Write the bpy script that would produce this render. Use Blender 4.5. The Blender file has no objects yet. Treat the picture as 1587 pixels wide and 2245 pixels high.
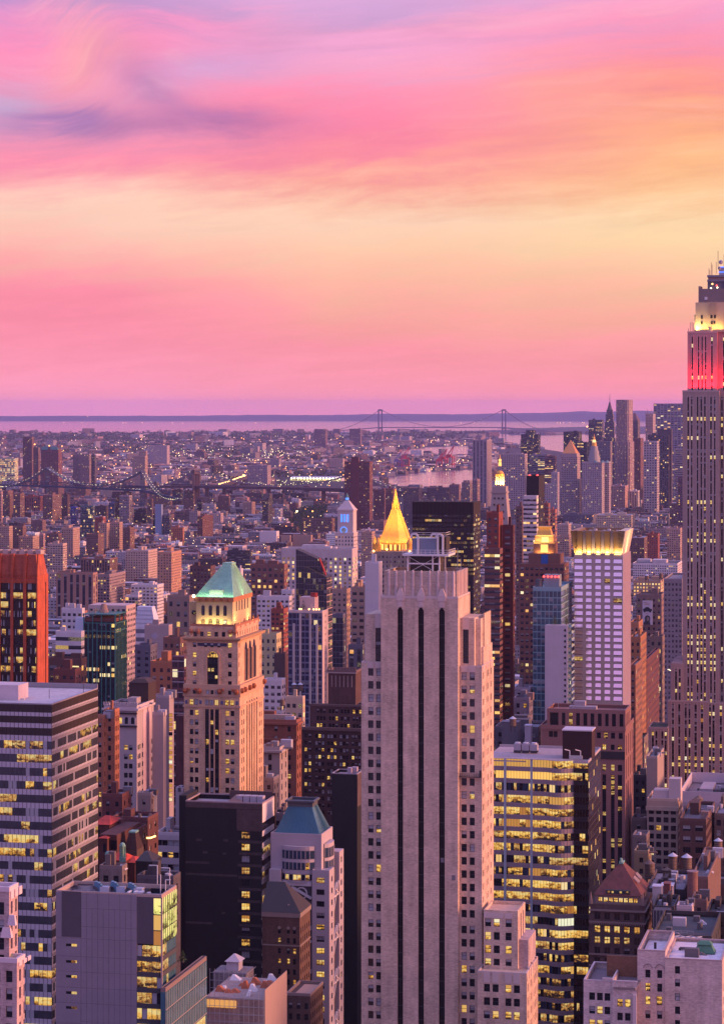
import bpy,math,random
import numpy as np
from math import sin,cos,tan,atan2,radians,pi,sqrt,floor,hypot
random.seed(7)
SC=bpy.context.scene
COL=SC.collection
# camera
F,CX,EY,H=5500.0,793.5,890.0,255.0
TH=radians(12.4);CT,ST=cos(TH),sin(TH)
cam=bpy.data.cameras.new('camera');co=bpy.data.objects.new('camera',cam);COL.objects.link(co)
co.location=(0,0,H);co.rotation_euler=(radians(90),0,0)
cam.sensor_fit='HORIZONTAL';cam.sensor_width=36;cam.lens=36*F/1587
cam.shift_y=-(1122.5-EY)/1587;cam.clip_start=1;cam.clip_end=120000
SC.camera=co
SC.view_settings.view_transform='Standard';SC.view_settings.look='None'
SC.view_settings.exposure=0.0;SC.view_settings.gamma=1
SC.cycles.use_denoising=True
SC.cycles.max_bounces=5;SC.cycles.diffuse_bounces=2;SC.cycles.glossy_bounces=3
SC.cycles.volume_bounces=1;SC.cycles.sample_clamp_indirect=4
SC.cycles.caustics_reflective=False;SC.cycles.caustics_refractive=False
def lin(r,g,b):
 f=lambda c:(c/255/12.92)if c<=10 else((c/255+.055)/1.055)**2.4
 return(f(r),f(g),f(b),1)
# node helper
class X:
 def __init__(s,nt,o):s.nt,s.o=nt,o
 def _m(s,op,*a):return mth(s.nt,op,*a)
 def __add__(s,b):return s._m('ADD',s,b)
 def __radd__(s,b):return s._m('ADD',b,s)
 def __sub__(s,b):return s._m('SUBTRACT',s,b)
 def __rsub__(s,b):return s._m('SUBTRACT',b,s)
 def __mul__(s,b):return s._m('MULTIPLY',s,b)
 def __rmul__(s,b):return s._m('MULTIPLY',b,s)
 def __truediv__(s,b):return s._m('DIVIDE',s,b)
 def __lt__(s,b):return s._m('LESS_THAN',s,b)
 def __gt__(s,b):return s._m('GREATER_THAN',s,b)
 def abs(s):return s._m('ABSOLUTE',s)
 def floor(s):return s._m('FLOOR',s)
 def fract(s):return s._m('FRACT',s)
def put(nt,sock,v):
 if isinstance(v,X):nt.links.new(v.o,sock)
 elif v is not None:sock.default_value=v
def mth(nt,op,*a):
 n=nt.nodes.new('ShaderNodeMath');n.operation=op
 for i,v in enumerate(a):put(nt,n.inputs[i],v)
 return X(nt,n.outputs[0])
def node(nt,typ,ins=None,out=0,**kw):
 n=nt.nodes.new(typ)
 for k,v in kw.items():setattr(n,k,v)
 for k,v in(ins or{}).items():put(nt,n.inputs[k],v)
 return X(nt,n.outputs[out])
def vec(nt,x,y,z=0.0):return node(nt,'ShaderNodeCombineXYZ',{0:x,1:y,2:z})
def sep(nt,v):
 n=nt.nodes.new('ShaderNodeSeparateXYZ');put(nt,n.inputs[0],v)
 return[X(nt,o)for o in n.outputs]
def mix(nt,f,a,b,mode='MIX'):
 n=nt.nodes.new('ShaderNodeMix');n.data_type='RGBA';n.blend_type=mode;n.clamp_factor=True
 put(nt,n.inputs[0],f);put(nt,n.inputs[6],a);put(nt,n.inputs[7],b)
 return X(nt,n.outputs[2])
def mapr(nt,v,a,b,c=0.0,d=1.0,smooth=False):
 n=nt.nodes.new('ShaderNodeMapRange');n.clamp=True
 if smooth:n.interpolation_type='SMOOTHSTEP'
 for i,q in enumerate((v,a,b,c,d)):put(nt,n.inputs[i],q)
 return X(nt,n.outputs[0])
def noise(nt,v,scale=1.0,detail=4.0,rough=.55,out=0,dist=0.0):
 return node(nt,'ShaderNodeTexNoise',{'Vector':v,'Scale':scale,'Detail':detail,'Roughness':rough,'Distortion':dist},out)
def ramp(nt,f,stops,interp='LINEAR'):
 n=nt.nodes.new('ShaderNodeValToRGB');put(nt,n.inputs[0],f)
 e=n.color_ramp.elements;n.color_ramp.interpolation=interp
 for i,(p,c)in enumerate(stops):
  q=e[i]if i<2 else e.new(p)
  q.position=p;q.color=c if len(c)==4 else(*c,1)
 return X(nt,n.outputs[0])
# world: the sunset sky
wd=bpy.data.worlds.new('World');SC.world=wd;wd.use_nodes=True
nt=wd.node_tree;nt.nodes.clear()
dx,dy,dz=sep(nt,node(nt,'ShaderNodeTexCoord'))
az=mth(nt,'ARCTAN2',dx,dy);el=mth(nt,'ARCSINE',dz)
A=.5+az*(F/1587);B=(EY-el*F)/1000
ta,tb=(A-.125)*1.587,B-.125
tw=mth(nt,'EXPONENT',(ta*ta+tb*tb)*-38.0)*1.15;cs,sn=mth(nt,'COSINE',tw),mth(nt,'SINE',tw)
A2,B2=A+(ta*cs-tb*sn-ta)/1.587,B+(ta*sn+tb*cs-tb)
wv1=noise(nt,vec(nt,A2*1.6,B2*2.4,11.0),1.0,3,.5);wv2=noise(nt,vec(nt,A2*1.6,B2*2.4,17.0),1.0,3,.5)
wisp=noise(nt,vec(nt,A2*2.0+wv1*1.6,(B2+A*.22)*13+wv2*3.2,23.0),1.0,8,.66)
n1=noise(nt,vec(nt,A2*1.3,B2*3.2+A2*.5,.3),1.0,5,.55)
n2=noise(nt,vec(nt,A2*2.2+4,B2*9+A2*1.2,2.3),1.0,6,.6)
n3=noise(nt,vec(nt,A*3.2,B*3.6,5.1),1.0,4,.55)
n5=noise(nt,vec(nt,A2*7+wv1*2.0,B2*17+A*2.5,31.0),1.0,8,.68)
n4=noise(nt,vec(nt,A*5+1,B*34+A*4,8.1),1.0,6,.62)
T=B+(n5-.5)*.085+(n1-.5)*.14+(n2-.5)*.085+(n4-.5)*.055+(wisp-.5)*mapr(nt,B,.2,.8,.16,.085)
def stops(l):return[(p,lin(*c))for p,c in sorted(l)]
cC=ramp(nt,T,stops([(.89,(255,152,174)),(.83,(254,154,172)),(.76,(255,154,167)),(.69,(255,166,162)),(.62,(255,186,163)),(.55,(255,204,172)),
 (.49,(255,212,184)),(.445,(255,199,172)),(.40,(255,172,158)),(.35,(255,146,163)),(.29,(255,137,168)),(.235,(255,146,180)),
 (.17,(250,166,202)),(.11,(250,170,212)),(.05,(245,166,207)),(0,(226,172,218))]))
cL=ramp(nt,T,stops([(.89,(250,154,182)),(.83,(253,153,178)),(.76,(255,150,174)),(.69,(255,146,170)),(.62,(255,146,168)),(.57,(255,172,170)),
 (.52,(255,196,180)),(.475,(255,208,188)),(.44,(255,192,184)),(.405,(255,172,178)),(.36,(255,148,176)),(.30,(240,150,185)),(.24,(240,152,190)),
 (.18,(255,150,188)),(.12,(255,147,190)),(.05,(244,150,200)),(0,(200,152,206))]))
cR=ramp(nt,T,stops([(.89,(255,150,168)),(.83,(255,154,165)),(.76,(255,164,163)),(.69,(255,180,158)),(.62,(255,200,164)),(.55,(255,216,168)),
 (.48,(255,217,172)),(.43,(255,203,155)),(.37,(255,190,140)),(.31,(255,180,136)),(.25,(255,170,138)),(.19,(255,156,146)),
 (.13,(255,150,168)),(.07,(255,156,190)),(0,(246,166,208))]))
wl=mapr(nt,A+(n3-.5)*.35,.08,.5,1,0,True);wr=mapr(nt,A+(n3-.5)*.3,.5,.98,0,1,True)
sky=mix(nt,wr,mix(nt,wl,cC,cL),cR)
def blob(a0,b0,ra,rb,tilt=0.0,w=1.0):
 p=(A-a0)+(n3-.5)*.16*w;q=(B-b0)+(n1-.5)*.09*w+(n2-.5)*.06*w-p*tilt
 q=q+(n5-.5)*.07;e=(p/ra)*(p/ra)+(q/rb)*(q/rb)
 return mth(nt,'EXPONENT',e*-1.0)*mapr(nt,wisp+n2*.5,.55,.85,.55,1.12)
sky=mix(nt,blob(.30,.155,.12,.05,-.25)*.62,sky,lin(205,168,222))
sky=mix(nt,blob(.50,.03,.14,.028,-.25)*.7,sky,lin(205,165,218))
sky=mix(nt,blob(.0,.25,.07,.055,.1)*.8,sky,lin(196,176,216))
sky=mix(nt,blob(.0,.0,.07,.05,.1)*.6,sky,lin(176,145,205))
sky=mix(nt,blob(.11,.13,.06,.10,.3)*.7,sky,lin(255,176,178))
sky=mix(nt,blob(.10,.285,.11,.032,-.05,1.0)*1.0,sky,lin(172,128,184))
sky=mix(nt,blob(.28,.285,.13,.028,.03,.9)*.95,sky,lin(186,118,172))
sky=mix(nt,blob(.22,.21,.07,.05,.9,1.0)*.75,sky,lin(192,132,184))
sky=mix(nt,blob(.62,.335,.10,.014,-.35)*.4,sky,lin(255,172,150))
hi=mapr(nt,B,.42,.05,.0,1)
sky=mix(nt,mapr(nt,wisp,.54,.72)*hi*.5,sky,lin(255,190,206))
sky=mix(nt,mapr(nt,wisp,.46,.30)*hi*.3,sky,lin(205,158,206))
br=1.0+(n2-.5)*.20+(n4-.5)*.14+(wisp-.5)*.12+(n5-.5)*.17+mapr(nt,B,.79,.90,0,.13)
# the rest of the dome, out of frame: lilac overhead, glowing in the west, dusky in the east
up=mapr(nt,el,.12,.75,0,1,True);top=mapr(nt,el,.55,1.15,0,1,True)
sky=mix(nt,up,sky,(.26,.32,.92,1))
west=mth(nt,'MAXIMUM',0.0,mth(nt,'SINE',az))*mapr(nt,el,.0,1.1,1,0)
sky=mix(nt,west*mapr(nt,A,1.1,4.0),sky,(1.75,.70,.48,1))
back=mapr(nt,mth(nt,'COSINE',az),.3,-.7)*mapr(nt,el,0,.9,1,.3)
bcol=ramp(nt,mapr(nt,el,0,.9),[(0,(1,.36,.56)),(.10,(1.05,.40,.64)),(.17,(1.05,.46,.74)),(.26,(.78,.60,1.05)),(.44,(.42,.52,1.0)),(1,(.28,.38,.9))])
sky=mix(nt,back*.85,sky,bcol)
east=mapr(nt,A,-.3,-3.0)*mapr(nt,el,0,.9,1,.2)
sky=mix(nt,east*.6,sky,(.25,.26,.66,1))
sky=mix(nt,top,sky,(.66,.64,1.30,1))
bg=node(nt,'ShaderNodeBackground',{'Color':sky,'Strength':br})
nt.links.new(bg.o,nt.nodes.new('ShaderNodeOutputWorld').inputs[0])
# afterglow from the west as one soft sun
sl=bpy.data.lights.new('sun','SUN');so=bpy.data.objects.new('sun',sl);COL.objects.link(so)
sl.energy=5.0;sl.color=(1,.43,.25);sl.angle=radians(18)
sa,se=radians(100),radians(9)
from mathutils import Vector
so.rotation_euler=Vector((sin(sa)*cos(se),cos(sa)*cos(se),sin(se))).to_track_quat('Z','Y').to_euler()
so.location=(2000,0,1500)
# geometry helpers
def wx(px,Y):return(px-CX)*Y/F
def wz(py,Y):return H-(py-EY)*Y/F
def gp(px,py,z=0.0):
 Y=F*(H-z)/(py-EY);return(wx(px,Y),Y,z)
class MB:
 def __init__(s,c=(.5,.5,.5),r=None):
  s.v=[];s.f=[];s.m=[];s.uv=[];s.col=[];s.c=(*c[:3],random.random()if r is None else r)
 def face(s,pts,m=0,uv=None):
  i=len(s.v);s.v+=pts;n=len(pts);s.f.append(tuple(range(i,i+n)));s.m.append(m)
  s.uv+=uv or[(-9,9)]*n;s.col+=[s.c]*n
 def box(s,x0,x1,y0,y1,z0,z1,m=0,mt=None,bay=0,fl=3.3,mg=1.0,top=True,bot=False,nowin=''):
  if bay:
   nf=max(1,round((x1-x0)/bay));nr=max(1,round((y1-y0)/bay));a=(z0-z1+mg)/fl;b=mg/fl
   U=lambda k,n,side:None if side in nowin else[(k,a),(k+n,a),(k+n,b),(k,b)]
  else:U=lambda*a:None;nf=nr=0
  s.face([(x0,y0,z0),(x1,y0,z0),(x1,y0,z1),(x0,y0,z1)],m,U(0,nf,'f'))
  s.face([(x1,y0,z0),(x1,y1,z0),(x1,y1,z1),(x1,y0,z1)],m,U(100,nr,'r'))
  s.face([(x1,y1,z0),(x0,y1,z0),(x0,y1,z1),(x1,y1,z1)],m,U(200,nf,'b'))
  s.face([(x0,y1,z0),(x0,y0,z0),(x0,y0,z1),(x0,y1,z1)],m,U(300,nr,'l'))
  if top:s.face([(x0,y0,z1),(x1,y0,z1),(x1,y1,z1),(x0,y1,z1)],m if mt is None else mt)
  if bot:s.face([(x0,y1,z0),(x1,y1,z0),(x1,y0,z0),(x0,y0,z0)],m)
 def parapet(s,x0,x1,y0,y1,z0,z1,t=.35,m=0):
  s.box(x0,x1,y0,y0+t,z0,z1,m);s.box(x0,x1,y1-t,y1,z0,z1,m)
  s.box(x0,x0+t,y0+t,y1-t,z0,z1,m);s.box(x1-t,x1,y0+t,y1-t,z0,z1,m)
 def frust(s,x0,x1,y0,y1,z0,X0,X1,Y0,Y1,z1,m=0,mt=None):
  a=[(x0,y0,z0),(x1,y0,z0),(x1,y1,z0),(x0,y1,z0)];b=[(X0,Y0,z1),(X1,Y0,z1),(X1,Y1,z1),(X0,Y1,z1)]
  for i in range(4):j=(i+1)%4;s.face([a[i],a[j],b[j],b[i]],m,[(0,0),(1,0),(1,1),(0,1)])
  s.face(b,m if mt is None else mt)
 def cyl(s,cx,cy,z0,z1,r0,r1=None,n=12,m=0,mt=None,cap=True,bot=False,ph=0.0):
  r1=r0 if r1 is None else r1
  a=[(cx+r0*cos(ph+2*pi*i/n),cy+r0*sin(ph+2*pi*i/n),z0)for i in range(n)]
  b=[(cx+r1*cos(ph+2*pi*i/n),cy+r1*sin(ph+2*pi*i/n),z1)for i in range(n)]
  for i in range(n):
   j=(i+1)%n
   if r1<1e-4:s.face([a[i],a[j],(cx,cy,z1)],m)
   else:s.face([a[i],a[j],b[j],b[i]],m)
  if cap and r1>=1e-4:s.face(b,m if mt is None else mt)
  if bot:s.face(a[::-1],m)
 def ball(s,cx,cy,cz,r,n=8,k=5,m=0,half=False):
  lo=0 if half else-pi/2
  for j in range(k):
   t0=lo+(pi/2-lo)*j/k;t1=lo+(pi/2-lo)*(j+1)/k
   s.cyl(cx,cy,cz+r*sin(t0),cz+r*sin(t1),max(r*cos(t0),1e-3),r*cos(t1)if j<k-1 else 0,n,m,cap=False)
 def bar(s,p,q,w,m=0,h=None):
  p,q=Vector(p),Vector(q);d=(q-p).normalized()
  a=d.cross(Vector((0,0,1)))
  if a.length<.01:a=Vector((1,0,0))
  a.normalize();b=a.cross(d).normalized();a*=w/2;b*=(h or w)/2
  P=[p-a-b,p+a-b,p+a+b,p-a+b];Q=[q-a-b,q+a-b,q+a+b,q-a+b]
  P=[tuple(t)for t in P];Q=[tuple(t)for t in Q]
  for i in range(4):j=(i+1)%4;s.face([P[i],P[j],Q[j],Q[i]],m)
  s.face(P[::-1],m);s.face(Q,m)
 def mesh(s,name,mats):
  me=bpy.data.meshes.new(name);me.from_pydata(s.v,[],s.f)
  for m in(mats if isinstance(mats,(list,tuple))else[mats]):me.materials.append(m)
  if s.f:
   me.polygons.foreach_set('material_index',s.m)
   u=me.uv_layers.new(name='UVMap');u.data.foreach_set('uv',np.array(s.uv,dtype=np.float32).ravel())
   c=me.color_attributes.new('Col','FLOAT_COLOR','CORNER');c.data.foreach_set('color',np.array(s.col,dtype=np.float32).ravel())
  me.update();return me
 def build(s,name,mats,parent=None,label=None,kind=None):
  o=bpy.data.objects.new(name,s.mesh(name,mats));COL.objects.link(o)
  if parent:o.parent=parent
  if label:o['label']=label
  if kind:o['kind']=kind
  return o
def tag(o,label,cat=None,group=None,kind=None):
 o['label']=label
 if cat:o['category']=cat
 if group:o['group']=group
 if kind:o['kind']=kind
 return o
def thing(name,label,cat,loc=(0,0,0),rz=0.0,group=None):
 o=bpy.data.objects.new(name,None);COL.objects.link(o);o.location=loc;o.rotation_euler=(0,0,rz)
 o.empty_display_size=1
 return tag(o,label,cat,group)
# materials
def newmat(name):
 m=bpy.data.materials.new(name);m.use_nodes=True;t=m.node_tree;t.nodes.clear()
 try:m.cycles.emission_sampling='NONE'
 except Exception:pass
 return m,t
def finish(t,**ins):
 n=t.nodes.new('ShaderNodeBsdfPrincipled')
 for k,v in ins.items():put(t,n.inputs[k.replace('_',' ')],v)
 t.links.new(n.outputs[0],t.nodes.new('ShaderNodeOutputMaterial').inputs[0])
def pos(t):return node(t,'ShaderNodeNewGeometry')
def attr(t):
 n=t.nodes.new('ShaderNodeAttribute');n.attribute_name='Col'
 return X(t,n.outputs['Color']),X(t,n.outputs['Alpha'])
def sc3(t,v,k):
 return node(t,'ShaderNodeVectorMath',{0:v,1:(k if isinstance(k,tuple)else(k,k,k))},operation='MULTIPLY')
def mottle(t,base,amt=.25,s1=.25,s2=2.2,streak=.5):
 p=pos(t)
 a=noise(t,sc3(t,p,s1),1,4,.6);b=noise(t,sc3(t,p,(s2,s2,s2*3)),1,2,.6)
 c=noise(t,sc3(t,p,(.55,.55,.03)),1,3,.6)
 k=1.0+(a-.5)*(amt*1.6)+(b-.5)*(amt*1.8)+(c-.5)*(amt*2*streak)
 return mix(t,1.0,base,node(t,'ShaderNodeCombineColor',{0:k,1:k,2:k}),'MULTIPLY')
def masonry(name,c=None,rough=.85,amt=.25,**kw):
 m,t=newmat(name);base=attr(t)[0]if c is None else(*c,1)
 finish(t,Base_Color=mottle(t,base,amt,**kw),Roughness=rough);return m
def plain(name,c,rough=.6,metal=0.0,amt=.12):
 m,t=newmat(name);finish(t,Base_Color=mottle(t,(*c,1),amt),Roughness=rough,Metallic=metal);return m
def glass(name,c=(.012,.014,.022),rough=.12,spec=.5):
 m,t=newmat(name);v=noise(t,sc3(t,pos(t),.35),1,2,.5)
 finish(t,Base_Color=mix(t,v,(*[k*.5 for k in c],1),(*[k*1.6 for k in c],1)),Roughness=rough,Specular_IOR_Level=spec);return m
def lamp(name,c,s):
 m,t=newmat(name);finish(t,Base_Color=(.1,.1,.1,1),Emission_Color=(*c,1),Emission_Strength=s);return m
def litroom(name,hi,lo,s=1.25,k=1.0):
 """a lit interior seen through glass: bright walls and ceiling, dark furniture and people low down"""
 m,t=newmat(name);p=pos(t)
 uv=sep(t,node(t,'ShaderNodeUVMap',uv_map='UVMap'))
 v=node(t,'ShaderNodeTexVoronoi',{'Vector':sc3(t,p,(.75*k,.75*k,1.5*k)),'Scale':1.0,'Randomness':.9},1,distance='CHEBYCHEV')
 a=sep(t,v)[0];b=noise(t,sc3(t,p,2.2*k),1,3,.7);c=noise(t,sc3(t,p,.12),1,2,.5)
 orr=node(t,'ShaderNodeObjectInfo',None,5)
 q=mapr(t,uv[1],.0,.75,-.38,.16)+a*.7+(b-.5)*1.3+(c-.5)*1.1+.26+(orr-.5)*.3
 col=ramp(t,q,[(.05,(.02,.012,.008)),(.3,lo),(.62,hi),(.98,(1,.74,.27))])
 finish(t,Base_Color=(.02,.02,.02,1),Roughness=.15,Emission_Color=col,Emission_Strength=s);return m
def winmat(name,wf=.45,hf=.5,lit=.1,grp=0.0,span=None,gl=(.02,.022,.035),rough=.14,es=1.3,sill=.25,blind=.35,amt=.25,warm=.6,line=0.0):
 """wall with a window grid; UVs count bays and storeys, the Col attribute carries wall colour and a per-building number"""
 m,t=newmat(name);base,al=attr(t)
 u,v,_=sep(t,node(t,'ShaderNodeUVMap',uv_map='UVMap'))
 cu,cv=u.floor(),v.floor();fu,fv=u-cu,v-cv
 iu=((fu-.5).abs()<wf/2)*(v<0.0);iv=(fv>sill)*(fv<sill+hf);mk=iu*iv
 w=node(t,'ShaderNodeTexWhiteNoise',{'Vector':vec(t,cu,cv,al*97.0)},1,noise_dimensions='3D')
 r1,r2,r3=sep(t,w)
 g=node(t,'ShaderNodeTexWhiteNoise',{'Vector':vec(t,(u/4.0).floor(),cv,al*53.0)},0,noise_dimensions='3D')
 on=mth(t,'MAXIMUM',r1<lit,(g<grp)*(r1<.85))*mk
 wall=mottle(t,base,amt)
 if line:wall=mix(t,(fv<.07)*line,wall,(.03,.03,.03,1))
 if span is not None:wall=mix(t,iu,wall,(*span,1))
 bl=mix(t,(r2<blind)*(fv>sill+hf*.45),(*gl,1),(.30,.29,.31,1))
 glz=mix(t,r3*.6,bl,(.05,.05,.07,1))
 col=mix(t,mk,wall,glz)
 ec=ramp(t,r2,[(0,(1,.42,.08)),(warm,(1,.62,.16)),(1,(1,.85,.5))])
 finish(t,Base_Color=col,Roughness=mapr(t,mk,0,1,.85,rough),Emission_Color=ec,Emission_Strength=on*(r3*.8+.45)*es)
 return m
M={}
M['wall']=masonry('masonry')
M['smooth']=masonry('smooth_wall',amt=.12)
M['brick']=masonry('brick',amt=.55,s2=1.1,streak=.7)
M['roof']=masonry('roofing',rough=.9,amt=.35,s1=.12,s2=.9,streak=0)
M['metal']=plain('painted_metal',(.42,.42,.45),.5,.3)
M['dark_metal']=plain('dark_metal',(.05,.05,.055),.5,.3)
M['white']=plain('white_paint',(.72,.70,.70),.6)
M['black']=masonry('black_brick',(.012,.011,.013),.75,.6)
M['slit']=glass('slit_glass',(.004,.004,.006),.35,.2)
M['glass']=glass('window_glass')
M['glass_blue']=glass('blue_glass',(.03,.05,.09),.1,.6)
M['glass_teal']=glass('teal_glass',(.05,.13,.17),.12,.6)
M['glass_bronze']=glass('bronze_glass',(.014,.008,.008),.12,.4)
M['glass_mirror']=None
M['blind']=plain('window_blind',(.36,.36,.40),.6)
M['frame']=plain('window_frame',(.035,.03,.03),.6)
M['frame_pale']=plain('pale_window_frame',(.5,.48,.48),.6)
M['lit']=litroom('lit_room',(1,.50,.075),(.28,.095,.015),.82)
M['lit2']=litroom('lit_room_bright',(1,.58,.11),(.5,.2,.025),.95)
M['lit3']=litroom('lit_room_dim',(.75,.34,.07),(.10,.035,.01),.7)
m_,t_=newmat('lit_shade');r_=node(t_,'ShaderNodeObjectInfo',None,5)
finish(t_,Base_Color=(.05,.04,.03,1),Emission_Color=ramp(t_,r_,[(0,(1,.36,.05)),(.5,(1,.56,.13)),(.8,(1,.68,.28)),(1,(.85,.85,.6))]),Emission_Strength=mapr(t_,r_,0,1,.4,1.05));M['litplain']=m_
M['copper']=masonry('verdigris_copper',(.20,.40,.33),.6,.22)
M['copper_blue']=masonry('blue_copper',None,.55,.25)
M['terracotta']=masonry('red_tile',None,.7,.7,s1=.5)
M['slate']=masonry('dark_slate',(.035,.03,.032),.6,.3)
M['wood']=masonry('tank_wood',(.19,.125,.10),.85,.4)
M['zinc']=plain('zinc',(.50,.50,.57),.5,.05)
M['gold']=plain('gilding',(.95,.52,.10),.45,.25)
m_,t_=newmat('mirror_glass')
finish(t_,Base_Color=(.95,.84,.93,1),Metallic=1.0,Roughness=mapr(t_,noise(t_,sc3(t_,pos(t_),.2),1,2,.5),0,1,.04,.16))
M['mirror']=m_
M['lamp_warm']=lamp('lamp_warm',(1,.50,.12),7)
M['lamp_white']=lamp('lamp_white',(1,.80,.45),7)
M['lamp_red']=lamp('lamp_red',(1,.05,.04),5)
M['lamp_blue']=lamp('lamp_blue',(.03,.12,1),3.5)
M['lamp_green']=lamp('lamp_green',(.3,1,.5),3)
M['apt']=winmat('apartment_wall',.42,.48,.055)
M['apt2']=winmat('apartment_wall_wide',.6,.45,.07)
M['off']=winmat('office_wall',.62,.52,.10,.05)
M['rib']=winmat('ribbon_wall',1.0,.45,.05,.05,sill=.3)
M['str']=winmat('striped_wall',.52,.6,.06,.02,span=(.05,.045,.05))
M['cur']=winmat('curtain_wall',.9,.82,.07,.03,gl=(.03,.04,.07),sill=.09,blind=.2)
M['drk']=winmat('dark_office_wall',.8,.62,.03,.07,gl=(.012,.010,.012),blind=.1)
M['bal']=winmat('balcony_wall',.7,.5,.04,.0,sill=.1,blind=.5)
# buildings
RECTS=[]
PLANS=[]
LM=[]
VIS=[]
NWIN=0
WCACHE={}
def grid(x,y):return(x*CT-y*ST,x*ST+y*CT)
RO=('roof','mansard','side_wall')
SUB=dict(bulkhead=RO,roof_fan=RO,duct=RO,vent_stack=RO,railing=RO,skylight=RO,stair_head=RO,roof_unit=RO,roof_mast=RO,vent=RO,cooling_unit=RO,flute=('crown',),band_course=('crown',),roof_seam=('hipped_roof',),roof_cap=('pyramid_roof','hipped_roof','mansard'),
  dormer=('pyramid_roof','hipped_roof'),dormer_window=('pyramid_roof',),skylight_bar=('pyramid_roof',),copper_ridge=('pyramid_roof',),roof_rib=('pyramid_roof',),arcade_column=('arcade',),lit_arch=('arcade',),lantern_column=('lantern',),rosette=('frieze',),
  stair_tower_roof=('stair_tower',),green_skylight=('roof',),vent_pipe=('roof',),red_tank=('penthouse',),belfry_column=('belfry',),blue_opening=('belfry',),pilaster=('tower_house',),balustrade=('tower_house',),gable=('roof',),corner_spire=('roof',),lit_window=('lantern_wall','upper_wall'))
class Bld:
 def __init__(s,name,label,cat,xl,xc,xr,Y,ytop=None,group=None):
  tl,tr=(xl-CX)/F,(xr-CX)/F;Xc=(xc-CX)/F*Y
  s.Xc,s.Y,s.Xv=Xc,Y,xc
  s.W=(Xc-tl*Y)/(CT+tl*ST);s.D=max(4.0,(tr*Y-Xc)/(ST-tr*CT))
  s.o=(Xc-s.W*CT,Y+s.W*ST)
  s.root=thing(name,label,cat,(*s.o,0),-TH,group);s.wins=[];s.parts={}
  if ytop is not None:s.plan(xl,xr,ytop)
 def plan(s,xl,xr,ytop,d=None):
  RECTS.append((xl,xr,ytop,2300,s.Y))
  g=grid(*s.w(s.W/2,(d or s.D)/2));PLANS.append((g[0],g[1],s.W/2,(d or s.D)/2))
 def w(s,x,y):return(s.o[0]+x*CT+y*ST,s.o[1]-x*ST+y*CT)
 def x(s,px,d=0.0):
  Xc,Yc=s.w(s.W,d);t=(px-CX)/F
  return s.W-(Xc-t*Yc)/(CT+t*ST)
 def y(s,px,x=None):
  x=s.W if x is None else x
  Xc,Yc=s.w(x,0);t=(px-CX)/F
  return(t*Yc-Xc)/(ST-t*CT)
 def z(s,py,x=None,y=0.0):
  return wz(py,s.w(s.W if x is None else x,y)[1])
 def px(s,x,y,z):
  X_,Y_=s.w(x,y);return(CX+F*X_/Y_,EY+F*(H-z)/Y_)
 def part(s,name,mb,mats,label=None,kind=None,parent=None):
  if name in SUB and not parent:parent=next((s.parts[q]for q in SUB[name]if q in s.parts),None)
  o=mb.build(name,mats,parent or s.root,label,kind)
  if not(parent and name in SUB):s.parts[name]=o
  return o
 def win(s,p,rz,w,h,kind,style='sash'):s.wins.append((p,rz,w,h,kind,style))
 def done(s,most=96):
  """the windows: the first hundred in view as parts of their own, the rest as one part"""
  vis,rest=[],[]
  for q in s.wins:
   X_,Y_=s.px(*q[0]);ok=-8<X_<1595 and Y_<2262
   if ok:vis.append(q)
   elif Y_<2400:rest.append(q)
  vis.sort(key=lambda q:-(q[2]*q[3]*(1 if q[1]==0 else.3))+random.random()*.01)
  if len(vis)>most:rest+=vis[most:];vis=vis[:most]
  for p,rz,w,h,kind,style in vis:
   o=bpy.data.objects.new('window',win_mesh(w,h,kind,style));COL.objects.link(o)
   o.parent=s.root;o.location=p;o.rotation_euler=(0,0,rz)
  if rest:
   mb=MB()
   for p,rz,w,h,kind,style in rest:
    c_,s_=cos(rz),sin(rz)
    for pts,m in win_faces(w,h,kind,style):
     mb.face([(p[0]+x*c_-y*s_,p[1]+x*s_+y*c_,p[2]+z)for x,y,z in pts],m,[(0,0),(1,0),(1,1),(0,1)])
   mb.build('window',WM,s.root,None,'stuff')
  return s
WM=[M['frame'],M['glass'],M['blind'],M['lit'],M['lit2'],M['lit3'],M['litplain'],M['frame_pale'],M['glass_blue'],M['mirror']]
def win_faces(w,h,kind,style):
 out=[];R=lambda x0,x1,z0,z1,m,y=0.0:out.append(([(x0,y,z0),(x1,y,z0),(x1,y,z1),(x0,y,z1)],m))
 t=.09;fm=7 if style.endswith('p')else 0;st=style.rstrip('p');a=-w/2;b=w/2
 up,lo={'dark':(1,1),'blindup':(2,1),'blind':(2,2),'lit':(3,3),'lit2':(4,4),'lit3':(5,5),'shade':(6,6),'blindlit':(2,3),'shadelit':(6,4),
   'blue':(8,8),'mir':(9,9)}[kind]
 zm=h*(.5 if kind in('dark','lit','lit2','lit3','blue','mir')else random.choice((.35,.5,.5,.62)))
 R(a,b,0,zm,lo);R(a,b,zm,h,up)
 R(a,a+t,0,h,fm,-.05);R(b-t,b,0,h,fm,-.05);R(a,b,0,t,fm,-.05);R(a,b,h-t,h,fm,-.05)
 if kind=='mir':out[:2]=[([(a,-.24,0),(b,-.24,0),(b,0,h),(a,0,h)],9),([(a,-.24,0),(b,-.24,0),(b,0,0),(a,0,0)],0)];return out
 if st=='sash':R(a,b,h*.5-.05,h*.5+.05,fm,-.04)
 if st=='pair':R(-.06,.06,0,h,fm,-.04)
 if st=='tri':R(-w/6-.05,-w/6+.05,0,h,fm,-.04);R(w/6-.05,w/6+.05,0,h,fm,-.04)
 if st=='grid':
  for k in(.25,.5,.75):R(a,b,h*k-.04,h*k+.04,fm,-.04)
  R(-.04,.04,0,h,fm,-.04)
 return out
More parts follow.
